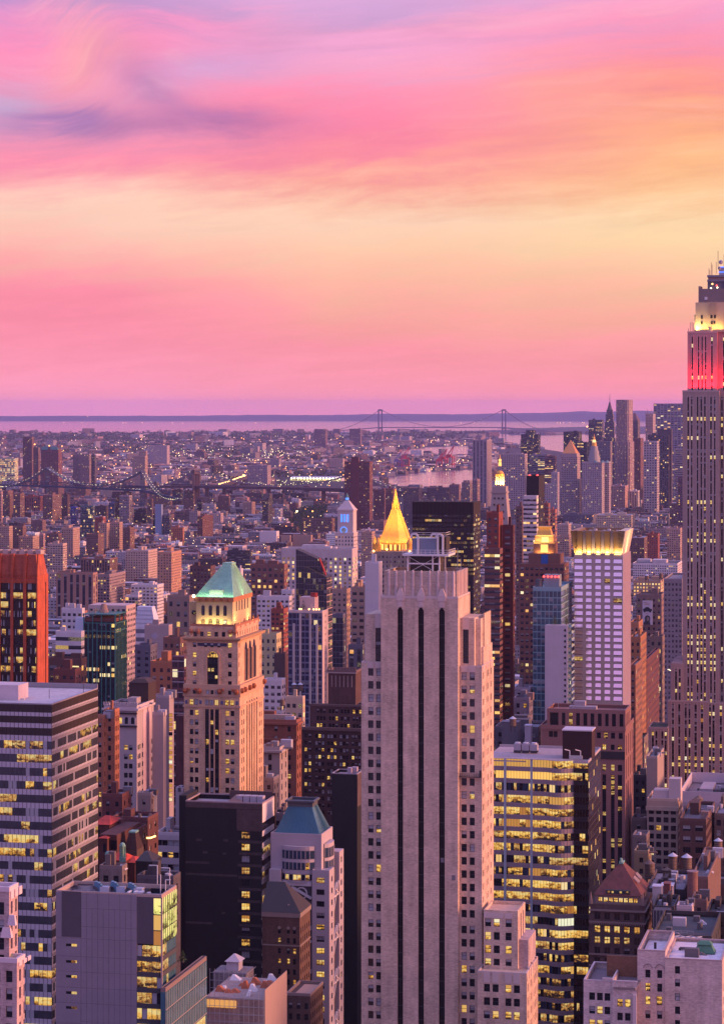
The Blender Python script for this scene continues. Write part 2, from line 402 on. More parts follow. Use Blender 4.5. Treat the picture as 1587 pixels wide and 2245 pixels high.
def win_mesh(w,h,kind,style):
 k=(round(w,1),round(h,1),kind,style,random.randint(0,1)if kind.startswith('b')else 0)
 if k not in WCACHE:
  mb=MB()
  for pts,m in win_faces(w,h,kind,style):mb.face(pts,m,[(0,0),(1,0),(1,1),(0,1)])
  WCACHE[k]=mb.mesh('window',WM)
 return WCACHE[k]
def pick(pr):
 r=random.random()*sum(pr.values())
 for k,v in pr.items():
  r-=v
  if r<=0:return k
 return k
OLD={'dark':4.6,'blindup':2.6,'blind':.8,'lit':.35,'lit2':.15,'shade':.15,'blindlit':.3}
DIM={'dark':6,'blindup':1.6,'blind':.4,'lit':.5,'lit3':.5,'shade':.15}
BUSY={'dark':3,'blindup':1.2,'lit':1.5,'lit2':1.0,'lit3':1.0,'shadelit':.4}
ROT={'f':0,'r':pi/2,'l':-pi/2}
def fpos(blk,fc,u,z,d):
 x0,x1,y0,y1=blk
 return(x0+u,y0+d,z)if fc=='f' else(x1-d,y0+u,z)if fc=='r' else(x0+d,y1-u,z)
def facade(b,mb,blk,fc,z0,z1,uc,zr,d=.35,m=0,kinds=OLD,style='sash',make=True,md=None,pr=None):
 """a wall face with real openings; uc = [(u0, u1)], zr = [(z0, z1)]; windows are hung in the openings"""
 L=(blk[1]-blk[0])if fc=='f' else(blk[3]-blk[2])
 uc=sorted((max(.05,a),min(L-.05,c))for a,c in uc if c>.1 and a<L-.1);zr=sorted((a,c)for a,c in zr if a>z0+.05 and c<z1-.01)
 def Q(ua,ub,za,zb,da=0.0,db=0.0,mm=m):
  if ub-ua>1e-4 and zb-za>1e-4:mb.face([fpos(blk,fc,ua,za,da),fpos(blk,fc,ub,za,da),fpos(blk,fc,ub,zb,da),fpos(blk,fc,ua,zb,da)],mm)
 zc=z0
 for za,zb in zr:
  Q(0,L,zc,za);zc=zb;uu=0
  for ua,ub in uc:
   Q(uu,ua,za,zb);uu=ub
   P=lambda u,z,dd:fpos(blk,fc,u,z,dd)
   mb.face([P(ua,za,0),P(ua,za,d),P(ua,zb,d),P(ua,zb,0)],m);mb.face([P(ub,za,0),P(ub,za,d),P(ub,zb,d),P(ub,zb,0)],m)
   mb.face([P(ua,za,0),P(ub,za,0),P(ub,za,d),P(ua,za,d)],m);mb.face([P(ua,zb,0),P(ub,zb,0),P(ub,zb,d),P(ua,zb,d)],m)
   if make:b.win(P((ua+ub)/2,za,d),ROT[fc],ub-ua,zb-za,pick(kinds),style)
   elif md is not None:mb.face([P(ua,za,d),P(ub,za,d),P(ub,zb,d),P(ua,zb,d)],md)
  Q(uu,L,za,zb)
 Q(0,L,zc,z1)
def rows(z1,n,step,h):
 return[(z1-i*step-h,z1-i*step)for i in range(n)]
def cols(L,n,w,e=0.0,pair=0.0):
 p=(L-2*e)/n;out=[]
 for i in range(n):
  c=e+p*(i+.5)
  out+=[(c-pair/2-w,c-pair/2),(c+pair/2,c+pair/2+w)]if pair else[(c-w/2,c+w/2)]
 return out
def shell(mb,blk,z0,z1,m=0,mt=1,back=True,left=True,top=True):
 x0,x1,y0,y1=blk
 if back:mb.face([(x1,y1,z0),(x0,y1,z0),(x0,y1,z1),(x1,y1,z1)],m)
 if left:mb.face([(x0,y1,z0),(x0,y0,z0),(x0,y0,z1),(x0,y1,z1)],m)
 if top:mb.face([(x0,y0,z1),(x1,y0,z1),(x1,y1,z1),(x0,y1,z1)],mt)
def ribbon(b,blk,fc,u0,u1,z0,z1,n,d=.3,lit=.5,run=.75,mul=.12,mats=None,name='window_band',parent=None,dark=1):
 """one storey's band of panes behind mullions, lit room by room"""
 mb=MB();p=(u1-u0)/n;st=random.random()<lit;k=3
 mats=mats or WM
 for i in range(n):
  if random.random()>run:st=random.random()<lit;k=random.choice((3,3,4,5))
  mm=(k if random.random()<.8 else random.choice((5,5,2)))if st else(dark if random.random()<.8 else 2)
  a,c=u0+i*p,u0+(i+1)*p;P=lambda u,z,dd:fpos(blk,fc,u,z,dd)
  mb.face([P(a,z0,d),P(c,z0,d),P(c,z1,d),P(a,z1,d)],mm,[(0,0),(1,0),(1,1),(0,1)])
  if mul:mb.face([P(a-mul/2,z0,d-.08),P(a+mul/2,z0,d-.08),P(a+mul/2,z1,d-.08),P(a-mul/2,z1,d-.08)],0)
 return mb.build(name,mats,parent or b.root)
def ac_units(b,mb,x0,x1,y0,y1,z,n=3):
 for i in range(n):
  x=random.uniform(x0,x1);y=random.uniform(y0,y1);s_=random.uniform(.8,2.2)
  mb.box(x,x+s_,y,y+s_*random.uniform(.7,1.4),z,z+random.uniform(.8,2.2))
def bulkheads(b,blk,z,n=2,c=None,hmax=5):
 x0,x1,y0,y1=blk;W,D=x1-x0,y1-y0
 for i in range(n):
  w,d=random.uniform(.15,.35)*W,random.uniform(.2,.4)*D
  x=x0+1+random.random()*max(.1,W-w-2);y=y0+D*.25+random.random()*max(.1,D*.7-d)
  mb=MB(c or(.22,.18,.18));mb.box(x,x+w,y,y+d,z,z+random.uniform(2.4,hmax),0,1);b.part('bulkhead',mb,[M['wall'],M['roof']])
def water_tank(x,y,z,r,h,label,roof='zinc',leg=2.5,group='rooftop water tanks'):
 t=thing('water_tank',label,'water tank',(x,y,z),0,group)
 mb=MB((.13,.09,.075));mb.cyl(0,0,leg,leg+h,r,r*.97,20,0)
 for k in range(4):mb.cyl(0,0,leg+h*(.1+.25*k),leg+h*(.1+.25*k)+.12,r*1.02,r*1.02,20,1)
 tk=mb.build('tank',[M['wood'],M['dark_metal']],t)
 mb=MB((.40,.40,.46)if roof=='zinc' else(.30,.13,.06));mb.cyl(0,0,leg+h,leg+h+r*.75,r*1.12,0,20,0,bot=True)
 mb.build('conical_roof',[M['zinc']if roof=='zinc' else M['wood']],tk)
 for i in range(4):
  a=pi/4+i*pi/2;mb=MB();mb.bar((r*.8*cos(a),r*.8*sin(a),0),(r*.8*cos(a),r*.8*sin(a),leg),.25);mb.build('leg',[M['dark_metal']],t)
 mb=MB();mb.box(-r,r,-r,r,leg-.3,leg);mb.build('platform',[M['dark_metal']],t)
 return t
def attach(c,b):
 """make the pieces of c parts of b"""
 dx,dy=c.o[0]-b.o[0],c.o[1]-b.o[1]
 for o in list(c.root.children):o.parent=b.root;o.location=(dx*CT-dy*ST,dx*ST+dy*CT,0)
 bpy.data.objects.remove(c.root)
def roofstuff(b,blk,z,n=6):
 """ducts, fans, pipes and rails that crowd a flat roof, each a part"""
 x0,x1,y0,y1=blk;W,D=x1-x0,y1-y0;R=random.uniform
 for _ in range(n):
  k=random.randint(0,5);x,y=x0+W*R(.08,.85),y0+D*R(.08,.8);mb=MB(random.choice(((.42,.40,.46),(.2,.19,.22),(.5,.46,.5),(.12,.11,.12),(.28,.17,.14))))
  if k==0:mb.box(x,x+R(1,2.4),y,y+R(1,2),z,z+R(.9,2));nm='roof_fan'
  elif k==1:mb.bar((x,y,z+.5),(x+R(2,6),y,z+.5),.6);mb.bar((x,y,z),(x,y,z+.6),.6);nm='duct'
  elif k==2:mb.cyl(x,y,z,z+R(1,2.6),R(.3,.9),None,10);nm='vent_stack'
  elif k==3:
   for h in(.6,1.1):mb.bar((x,y,z+h),(min(x1,x+5),y,z+h),.07)
   for q in range(4):mb.bar((min(x1,x+q*1.6),y,z),(min(x1,x+q*1.6),y,z+1.15),.07)
   nm='railing'
  elif k==4:mb.frust(x,x+R(1.5,3),y,y+R(1.5,3),z,x+.5,x+1,y+.6,y+1,z+R(.6,1.4));nm='skylight'
  else:mb.box(x,x+R(2,4),y,y+R(1.8,3),z,z+R(2,3.6),0);nm='stair_head'
  b.part(nm,mb,M['smooth'])
def tower(name,label,cat,xl,xc,xr,ytop,ybot,Y,c,sty,bay=3.2,fl=3.3,roof=None,bh=1,par=.9,group=None,mg=1.2,lm=None,bhc=None):
 """a building whose windows are in its wall material: wall, roof, parapet and bulkheads as parts"""
 b=Bld(name,label,cat,xl,xc,xr,Y,None,group)
 RECTS.append((xl,xr,ytop,2300,Y));VIS.append((xl,xr,ybot,Y));b.D=min(b.D,70);g=grid(*b.w(b.W/2,b.D/2))
 PLANS.append((g[0],g[1],b.W/2,b.D/2))
 z1=b.z(ytop);blk=(0,b.W,0,b.D)
 mb=MB(c);mb.box(0,b.W,0,b.D,0,z1,0,bay=bay,fl=fl,mg=mg,top=False);b.part('wall',mb,M[sty]if isinstance(sty,str)else sty)
 mb=MB(roof or random.choice(((.38,.36,.40),(.22,.20,.22),(.10,.09,.10),(.45,.43,.46))))
 mb.box(.3,b.W-.3,.3,b.D-.3,z1-.6,z1-.3,0);b.part('roof',mb,M['roof'])
 if par:
  mb=MB(tuple(min(.8,k*1.1)for k in c));mb.parapet(0,b.W,0,b.D,z1,z1+par,.4);b.part('parapet',mb,M['wall'])
 if bh:bulkheads(b,blk,z1-.3,bh,bhc or tuple(k*.9 for k in c))
 if lm:LM.append(((xl+xr)/2,ytop,Y,lm))
 return b
# setting
g=MB((.025,.023,.028))
g.face([(-60000,-300,0),(60000,-300,0),(60000,44500,0),(-60000,44500,0)])
gr=g.build('ground',[masonry('asphalt_and_earth',rough=.9,amt=.5,s1=.01,s2=.06,streak=0)]);tag(gr,'dark city ground and streets reaching out to the bay','ground',kind='structure')
mw,tw=newmat('water')
pw=pos(tw);bw=node(tw,'ShaderNodeBump',{'Height':noise(tw,sc3(tw,pw,(.012,.004,.01)),1,4,.6),'Strength':.25,'Distance':12.0})
finish(tw,Base_Color=(.28,.10,.24,1),Roughness=.10,Specular_IOR_Level=1.0,Normal=bw)  # pink of the reflected sky is partly put into the base colour
WATER=[[(-900,950),(-100,949),(300,952),(640,950),(830,947),(1010,945),(1112,942),(1170,938.5),(1290,937),(1500,937),(2300,937),(2300,921.6),(-900,921.6)],
  [(1085,950),(1120,953),(1180,955),(1290,952),(1480,951),(1480,1000),(1380,1000),(1240,992),(1130,975),(1085,968)],
  [(868,988),(930,981),(1036,977),(1036,1001),(985,1003),(945,998),(880,1002)],
  [(812,1041),(862,1046),(910,1036),(1000,1031),(1064,1026),(1064,1074),(960,1077),(880,1074),(812,1064)],
  [(560,1074),(640,1077),(815,1077),(815,1092),(660,1089),(560,1082)]]
for i,pl in enumerate(WATER):
 mb=MB();mb.face([gp(px,py,.6)for px,py in pl])
 tag(mb.build('water',[mw]),['pale lilac outer bay stretching below the hills','pink upper harbour behind the downtown towers','pink dock basin behind the harbour cranes',
  'pink river reach right of the tall brown tower','thin strip of river below the long viaduct'][i],'water',kind='structure')
def inpoly(x,y,pl):
 r=False;j=len(pl)-1
 for i in range(len(pl)):
  if(pl[i][1]>y)!=(pl[j][1]>y)and x<(pl[j][0]-pl[i][0])*(y-pl[i][1])/(pl[j][1]-pl[i][1])+pl[i][0]:r=not r
  j=i
 return r
def wet(px,py):return any(inpoly(px,py,pl)for pl in WATER)
# hills across the bay, and the wooded point of land in front of them
def ridge(name,label,pts,Y,dep,base,c):
 mb=MB(c);P=[]
 xs=np.linspace(pts[0][0],pts[-1][0],160);ys=np.interp(xs,[p[0]for p in pts],[p[1]for p in pts])
 rn=random.Random(3);j=[rn.uniform(-.5,.5)for _ in xs]
 for k in range(len(xs)):
  zt=wz(ys[k]+j[k]*.9,Y+dep/2);e=1
  P.append([(wx(xs[k],Y),Y,base),(wx(xs[k],Y),Y+dep*.22,base+(zt-base)*.72),(wx(xs[k],Y),Y+dep*.5,max(zt,base+2)),(wx(xs[k],Y),Y+dep,base)])
 for k in range(len(xs)-1):
  for q in range(3):mb.face([P[k][q],P[k+1][q],P[k+1][q+1],P[k][q+1]])
 return tag(mb.build(name,[M['roof']]),label,'hills' if name=='hills' else 'land',kind='structure')
ridge('hills','long low blue hills along the horizon',[(-700,914),(0,912),(190,911),(420,911),(560,909),(700,910),(830,907),(1000,908),(1100,906),(1230,904),(1290,901),(1330,903),(1400,900),(1460,901),(1600,900),(2200,903)],43300,1500,0,(.05,.055,.06))
ridge('wooded_point','dark wooded point of land under the far bridge',[(1105,943),(1130,939),(1180,938),(1230,937),(1270,935.5),(1330,935),(1420,934),(1600,934),(2000,934)],27000,1800,0,(.045,.06,.045))
ridge('sand_island','small dark island in the bay under the bridge deck',[(882,944.5),(895,942),(912,941),(925,943),(930,944.5)],25300,500,0,(.05,.055,.05))
# central tower with three black slits
b=Bld('brick_tower','tall beige brick tower with three black vertical slits down its front','skyscraper',792,1056.6,1082,650)
RECTS.append((838,1007,1253,2300,650));RECTS.append((792,1076,1350,2300,650));RECTS.append((792,1082,1460,2300,650))
PLANS.append((*grid(*b.w(b.W/2+3,8)),b.W/2+10,24));LM.append((930,1253,650,'tower with three black slits'))
W,D=b.W,b.D;BC=(.57,.425,.33);PC=(.60,.48,.45)
X0,X1=b.x(838.4),b.x(1007);zS=b.z(1311,X1)
sl3=[(b.x(a,-2),b.x(c,-2))for a,c in((871,883.4),(916.4,929),(962,974.8))]
mb=MB(BC);blk=(X0,X1,-2.0,16)
facade(b,mb,blk,'f',0,zS,[(a-X0,c-X0)for a,c in sl3],[(0.06,b.z(1340,X1))],d=.9,make=False)
facade(b,mb,blk,'r',0,zS,[],[]);facade(b,mb,blk,'l',0,zS,[],[]);shell(mb,blk,0,zS,0,1,left=False)
b.part('wall',mb,[M['brick'],M['roof']])
for a,c in sl3:
 mb=MB();mb.face([(a,-1.1,.06),(c,-1.1,.06),(c,-1.1,b.z(1340,X1)),(a,-1.1,b.z(1340,X1))])
 for k in range(52):mb.box(a,c,-1.16,-1.12,30+k*3.43,30.22+k*3.43,1)
 for k in range(1,3):u=a+(c-a)*k/3;mb.box(u-.06,u+.06,-1.22,-1.12,.06,b.z(1340,X1),1)
 z=b.z(1340,X1)
 mb.face([(a,-2.015,z),(c,-2.015,z),((a+c)/2+.25,-2.015,z+.9),((a+c)/2-.25,-2.015,z+.9)],0)
 b.part('window_slit',mb,[M['slit'],M['dark_metal']])
 mb=MB(PC);mb.box(a,c,-2.12,-2.0,z+.95,zS+.6,0)
 for k in range(9):
  zz=z+1.2+k*.42;mb.frust(a+.1,c-.1,-2.22,-2.1,zz,a+.5,c-.5,-2.16,-2.1,zz+.3)
 m_=(a+c)/2;mb.frust(a-.25,c+.25,-2.3,-1.2,zS+.6,m_-.35,m_+.35,-2.1,-1.2,zS+2.4);mb.box(a-.25,c+.25,-2.3,-1.2,zS-.8,zS+.6)
 b.part('finial',mb,[M['smooth']])
mb=MB(PC);mb.parapet(X0,X1,-2.05,15.9,zS-.2,zS+.45,.5);b.part('coping',mb,[M['smooth']])
X2,X3=b.x(843.7),b.x(1003.7);zT=b.z(1253,X3)
mb=MB((.54,.40,.31));mb.box(X2,X3,-1.0,14.5,zS,zT,0,top=False);mb.parapet(X2,X3,-1.0,14.5,zT,zT+.01,.6);mb.box(X2+.6,X3-.6,-.4,13.9,zT-1.5,zT-1.2,1)
b.part('crown',mb,[M['brick'],M['roof']])
for k,px in enumerate((853,868.5,887,905.5,923.5,942,960,978,994)):
 u=b.x(px,-1);mb=MB(PC);mb.cyl(u,-1.0,zS+.4,zT-.5,.42,.36,10);mb.cyl(u,-1.0,zT-.5,zT+.25,.36,.12,10);mb.cyl(u,-1.0,zS+2.9,zS+3.5,.5,.5,10);b.part('flute',mb,[M['smooth']])
for k in range(7):
 mb=MB(PC);mb.box(X3,X3+.25,.2+k*2.05,.9+k*2.05,zS+.5,zT+.15);b.part('flute',mb,[M['smooth']])
mb=MB(PC)
for z in(zS+3.6,zS+5.0):mb.box(X2-.04,X3+.04,-1.05,-.99,z,z+.1)
b.part('band_course',mb,[M['smooth']])
KT=dict(OLD)
def wing(xa,xb,y0,y1,zt,fcols,frows,rc,rr,lab='wing_wall',caps=True,n=None):
 blk=(xa,xb,y0,y1);mb=MB(BC)
 facade(b,mb,blk,'f',0,zt,[(u-xa,v-xa)for u,v in fcols],frows,kinds=KT)
 facade(b,mb,blk,'r',0,zt,rc,rr,kinds=KT);shell(mb,blk,0,zt,0,1)
 b.part(lab,mb,[M['brick'],M['roof']])
 if caps:
  mb=MB(PC)
  for u,v in fcols:
   mb.box(u-.15,v+.15,y0-.1,y0+.4,zt-1.4,zt+.1);mb.box(u+.25,v-.25,y0-.16,y0,zt-1.2,zt+.35)
  for u,v in rc:mb.box(xb-.4,xb+.1,y0+u-.15,y0+v+.15,zt-1.2,zt+.25)
  mb.parapet(xa,xb,y0,y1,zt,zt+.3,.4);b.part('coping',mb,[M['smooth']])
sp=29.0*650/F;hh=17.0*650/F
def trows(py,n):return rows(b.z(py),n,sp,hh)
# lower wings either side, upper wings set back
wl0,wl1=b.x(792),b.x(839)
fr=trows(1470.5,19)+trows(1470.5+29*19+6,12)
wing(wl0,wl1,0,18,b.z(1459),[(b.x(807),b.x(818.5)),(b.x(824.5),b.x(836))],fr,[],[])
wr0,wr1=b.x(1007),W
rcs=[(1.2,1.9),(2.4,3.1),(7.0,7.8),(9.2,10.0),(13.2,13.9),(14.4,15.1)]
fr2=trows(1475.5,19)+trows(1475.5+29*19+6,12)
wing(wr0,wr1,0,D,b.z(1463),[(b.x(1011.4),b.x(1023)),(b.x(1029.4),b.x(1040.5))],fr2,rcs,[(z+.25,w_-.1)for z,w_ in fr2])
for xa,xb,s0,s1,top in((b.x(799),b.x(838.6),823,837,1352),(b.x(1006.6),b.x(1038),1014.6,1027,1357)):
 blk=(xa,xb,1.2,15);mb=MB(BC);zt=b.z(top);a,c=b.x(s0,1.2),b.x(s1,1.2);zz=(b.z(1457),b.z(1382))
 facade(b,mb,blk,'f',b.z(1480),zt,[(a-xa,c-xa)],[zz],make=False,d=.5);facade(b,mb,blk,'r',b.z(1480),zt,[(3,3.8),(5.2,6)],[(b.z(1440),b.z(1405))],kinds=DIM);shell(mb,blk,b.z(1480),zt)
 b.part('wing_wall',mb,[M['brick'],M['roof']])
 mb=MB(PC);mb.box(a-.1,c+.1,1.1,1.5,b.z(1382),zt+.2);b.part('finial',mb,[M['smooth']])
 n=5
 for k in range(n):
  z0=zz[0]+(zz[1]-zz[0])*k/n;b.win(((a+c)/2,1.68,z0),0,c-a,(zz[1]-zz[0])/n-.05,random.choice(('dark','dark','blindup','dark')),'tri')
# stepped flank on the right
for xa,xb,y0,y1,top in((b.x(1038),b.x(1049),3.2,16,1362),(b.x(1049),b.x(1052),7,17.0,1352),(b.x(1049),b.x(1054),4,18.0,1425)):
 mb=MB(BC);mb.box(xa,xb,y0,y1,b.z(1480),b.z(top),0,1);mb.parapet(xa,xb,y0,y1,b.z(top),b.z(top)+.3,.3,0);b.part('flank_wall',mb,[M['brick'],M['roof']])
# annex low on the right: two steps
xa,xb=b.x(1060,-3),b.x(1135,-3);zt=b.z(1997)
K2=dict(BUSY)
blk=(xa,xb,-3,9.5);mb=MB(BC);ww=13.5*640/F
ar=rows(b.z(2009),3,29.5*.1163,17.5*.1163)+rows(b.z(2009)-3*29.5*.1163,1,1,15*.1163)
facade(b,mb,blk,'f',0,zt,[(b.x(p,-3)-xa,b.x(p,-3)-xa+ww)for p in(1063,1082,1108)],ar,kinds=K2);facade(b,mb,blk,'r',0,zt,[(1.2,1.7),(4.5,6.0),(8.5,10)],[(b.z(2110),b.z(2003))],kinds=DIM,d=.8,style='grid')
shell(mb,blk,0,zt);mb.parapet(xa,xb,-3,9.5,zt,zt+.8,.4);b.part('annex_wall',mb,[M['brick'],M['roof']])
mb=MB(PC);mb.box(xa+.1,xa+5.2,-3.1,-2.9,zt-1.2,zt+.2);mb.box(xb-3.4,xb-1.4,-3.1,-2.9,zt-1.2,zt+.2);b.part('coping',mb,[M['smooth']])
xa2,xb2=b.x(1046.7,-7),b.x(1154.5,-7);zt2=b.z(2119)
blk=(xa2,xb2,-7,12.5);mb=MB(BC)
fc=[(b.x(p,-7)-xa2,b.x(p,-7)-xa2+ww)for p in(1060.5,1079.5,1107.5,1126)]
facade(b,mb,blk,'f',0,zt2,fc,rows(b.z(2144),8,29.5*.1163,17.5*.1163),kinds=K2)
facade(b,mb,blk,'r',0,zt2,[(1.4,2.1),(3,3.7),(6.5,7.3),(8.2,9),(12,12.8),(14.4,15.2),(17,17.8)],rows(b.z(2144),8,29.5*.1163,17.5*.1163),kinds=DIM)
shell(mb,blk,0,zt2);b.part('annex_wall',mb,[M['brick'],M['roof']])
mb=MB(PC)
for u,v in fc:mb.box(xa2+u-.1,xa2+v+.1,-7.12,-6.5,zt2-2.6,zt2+.3)
for k in range(6):mb.box(xb2-.4,xb2+.12,-6+k*3.2,-5+k*3.2,zt2-2.0,zt2+.3+(k%2)*.5)
mb.parapet(xa2,xb2,-7,12.5,zt2,zt2+.35,.4);b.part('coping',mb,[M['smooth']])
mb=MB((.45,.35,.35));mb.box(xa2+9,xb2-.5,-1,12,zt2,zt2+7.5,0,1);b.part('annex_wall',mb,[M['brick'],M['roof']])
b.done(100)
RECTS+=[(1060,1157,1966,2300,640),(1047,1185,2119,2300,640)]
def on(bb,x,y,z):return(*bb.w(x,y),z)
# cooling plant on the crown
pl=thing('cooling_plant','blue grey cooling plant on a railed steel platform above the beige tower','rooftop plant',on(b,0,0,zT-1.2),-TH)
q=lambda px,d=3.0:b.x(px,d)
h0=zT-1.2;hp=b.z(1222)-h0;px0,px1=q(892),q(982)
mb=MB()
for u in(px0,(px0+px1)/2+1.2,px1-2.5):
 for v in(3,11):mb.box(u,u+.35,v,v+.35,0,hp)
mb.box(px0,px1-2,3,3.3,hp*.55,hp*.55+.35);mb.bar((px0,3,hp),(px1-2.5,3,0.3),.1);mb.bar((px0,3,.3),(px1-2.5,3,hp),.1);mb.build('steel_frame',[M['white']],pl)
mb=MB();mb.box(px0+.5,px1-2.7,5,11,0,hp-.1);mb.build('louvre_wall',[M['frame']],pl)
mb=MB();mb.box(px0-1,px1+.3,2,12,hp,hp+.5);mb.build('platform',[M['white']],pl)
mb=MB()
for zz in(hp+1.0,hp+1.6):
 mb.bar((px0-1,2,zz),(px1+.3,2,zz),.09);mb.bar((px1+.3,2,zz),(px1+.3,12,zz),.09)
for k in range(11):mb.bar((px0-1+k*(px1+1.3-px0)/10,2,hp+.4),(px0-1+k*(px1+1.3-px0)/10,2,hp+1.65),.09)
for k in range(8):mb.bar((px1+.3,2+k*1.4,hp+.4),(px1+.3,2+k*1.4,hp+1.65),.09)
mb.build('railing',[M['white']],pl)
mb=MB((.22,.27,.36));tx0,tx1=q(904),q(955);mb.box(tx0,tx1,3.5,9.5,hp+.5,b.z(1184)-h0,0)
for k in range(9):mb.box(tx0+(tx1-tx0)*k/8-.05,tx0+(tx1-tx0)*k/8+.05,3.42,3.5,hp+.5,b.z(1184)-h0)
mb.build('cooling_tower',[M['smooth']],pl)
mb=MB();mb.box(tx1,tx1+2.6,4,9.5,hp+.5,b.z(1180)-h0);mb.build('louvre_wall',[M['frame']],pl)
for u in(tx1+.6,tx1+1.9,tx0+1.5):
 mb=MB();zt_=b.z(1178)-h0;mb.bar((u,2.9,hp),(u,2.9,zt_),.45);mb.bar((u,2.9,zt_),(u-.5,2.9,zt_+.5),.45);mb.bar((u-.5,2.9,zt_+.5),(u-1.6,2.9,zt_+.5),.45);mb.bar((u-1.6,2.9,zt_+.5),(u-1.9,2.9,zt_-.6),.45);mb.build('pipe',[M['white']],pl)
mb=MB();zt_=b.z(1173)-h0
for p_,q_ in(((tx0,3.5),(tx1+2.6,3.5)),((tx1+2.6,3.5),(tx1+2.6,9.5))):mb.bar((*p_,zt_+.3),(*q_,zt_+.3),.08);mb.bar((*p_,zt_-.3),(*q_,zt_-.3),.08)
mb.build('railing',[M['white']],pl)
for px,top in((845,1245),(858,1225),(1003,1205),(1010,1228)):
 t=thing('antenna_mast','thin rooftop mast on the beige tower crown, '+{845:'far left of the cooling plant',858:'just left of the cooling plant',1003:'tallest, right of the cooling plant',1010:'low one at the right edge'}[px],'antenna',on(b,b.x(px,5),5,zT-1.3),0,'masts on the beige tower')
 mb=MB();mb.bar((0,0,0),(0,0,b.z(top)-zT+1.3),.12);mb.bar((-.6,0,1.6),(.6,0,1.9),.08);mb.build('mast',[M['metal']],t)
mb=MB((.2,.18,.2));mb.box(b.x(990.5,-2),b.x(998.5,-2),-2.08,-2.0,b.z(1930),b.z(1919));b.part('louvre_vent',mb,M['smooth'])
mb=MB((.22,.2,.24));mb.box(b.x(966,-1),b.x(974,-1),-1.25,-1.15,b.z(1893),b.z(1883));b.part('grey_pane',mb,M['smooth'])
# window cleaning cradle
cr=thing('window_cradle','window cleaning cradle hanging on the right wing of the beige tower','cradle',on(b,0,0,0),-TH)
mb=MB();u0,u1=b.x(993,-1.0),b.x(1054,-1.0);z0,z1=b.z(1705),b.z(1697)
mb.box(u0,u1,-1.0,-.3,z0,z0+.15)
for k in range(13):u=u0+(u1-u0)*k/12;mb.bar((u,-1,z0),(u,-1,z1),.07)
mb.bar((u0,-1,z1),(u1,-1,z1),.09);mb.bar((u0,-1,(z0+z1)/2),(u1,-1,(z0+z1)/2),.07);mb.build('platform',[M['dark_metal']],cr)
for u in(u0+.2,u1-.2):
 mb=MB();mb.box(u-.25,u+.25,-.9,-.4,z0,z1+.9);mb.build('hoist',[M['dark_metal']],cr)
 mb=MB();mb.bar((u,-.6,z1),(u,-.6,b.z(1463)),.04);mb.build('cable',[M['dark_metal']],cr)
# striped office slab, left
M['panel']=masonry('white_panel',(.50,.46,.52),.5,.14);M['bronze']=masonry('bronze_cladding',(.035,.022,.020),.5,.25)
M['glass_grey']=glass('grey_glass',(.05,.055,.07),.18,.6)
RWM2=[M['bronze'],M['glass_grey'],M['blind'],M['lit'],M['lit3'],M['lit3']]
RWM=[M['bronze'],M['glass'],M['blind'],M['lit'],M['lit2'],M['lit3']]
b=Bld('office_slab','white and bronze banded office slab with a flat pale roof, cut by the left edge','office block',-130,113.5,214.6,680,1510)
LM.append((150,1510,680,'banded office slab'))
zt=b.z(1546.4);fh=29.6*680/F;blk=(0,b.W,0,b.D);X0=b.x(-20)
lv=[(0,17,0),(17,25.5,1),(25.5,41,0),(41,51,1),(51,68,0)]
y_=68.0;k=680/F
mb=MB();mb.box(0,b.W-.3,.3,b.D,0,zt-.3);b.part('core',mb,M['bronze'])
def band(z0,z1,mat,name,d=0.0,notch=False):
 mb=MB();mb.box(-.0,b.W,d,b.D,z0,z1,0)
 n=int((b.W-X0)/1.19)
 for i in range(n+1):u=b.W-i*1.19;mb.box(u-.05,u+.05,-.06,d,z0,z1,1)
 for i in range(34):v=i*b.D/33;mb.box(b.W,b.W+.04,v-.05,v+.05,z0,z1,1)
 if notch:
  for i in range(33):v=(i+.5)*b.D/33;mb.box(b.W,b.W+.03,v-.13,v+.13,z0+.05,z0+(z1-z0)*.62,1)
 b.part(name,mb,[mat,M['bronze']])
for a,c,w_ in lv:band(zt-c*k,zt-a*k,M['panel']if w_ else M['bronze'],'spandrel_band' if w_ else 'louvre_band',0 if w_ else.05,w_ and a>0)
for f in range(24):
 z1=zt-(68+f*29.6)*k;z0=z1-12*k;band(z0,z1,M['panel'],'spandrel_band',0,True)
 zw=z1-29.6*k
 random.seed(100+f)
 ribbon(b,blk,'f',X0,b.W,zw,z0,int((b.W-X0)/1.19),-.0,.42 if f<11 else.36,.62,.13,RWM2,'window_band')
 ribbon(b,blk,'r',0,b.D,zw,z0,33,-.0,.14,.6,.16,RWM2,'window_band')
mb=MB((.48,.46,.49));mb.box(.4,b.W-.4,.4,b.D-.4,zt-.1,zt+.06);b.part('roof',mb,M['roof'])
mb=MB((.30,.27,.30));mb.parapet(0,b.W,0,b.D,zt+.01,zt+.35,.4);mb.box(0,b.W,b.D-.4,b.D,zt+.3,zt+1.5);b.part('parapet',mb,M['smooth'])
mb=MB((.60,.50,.52));u1=b.x(40,8);mb.box(u1-14,u1,8,16,zt-.2,zt+4.2);b.part('penthouse',mb,M['smooth'])
mb=MB()
for u,v,h in((b.x(52,14),14,3.2),(b.x(108,14),14,2.6),(b.x(183,30),30,2.4)):mb.bar((u,v,zt),(u,v,zt+h),.12)
b.part('roof_mast',mb,M['dark_metal'])
mb=MB((.5,.48,.5));u=b.x(50,10);mb.frust(u-.8,u+.8,9,11,zt-.2,u-.4,u+.4,9.5,10.5,zt+.4);b.part('vent',mb,M['smooth'])
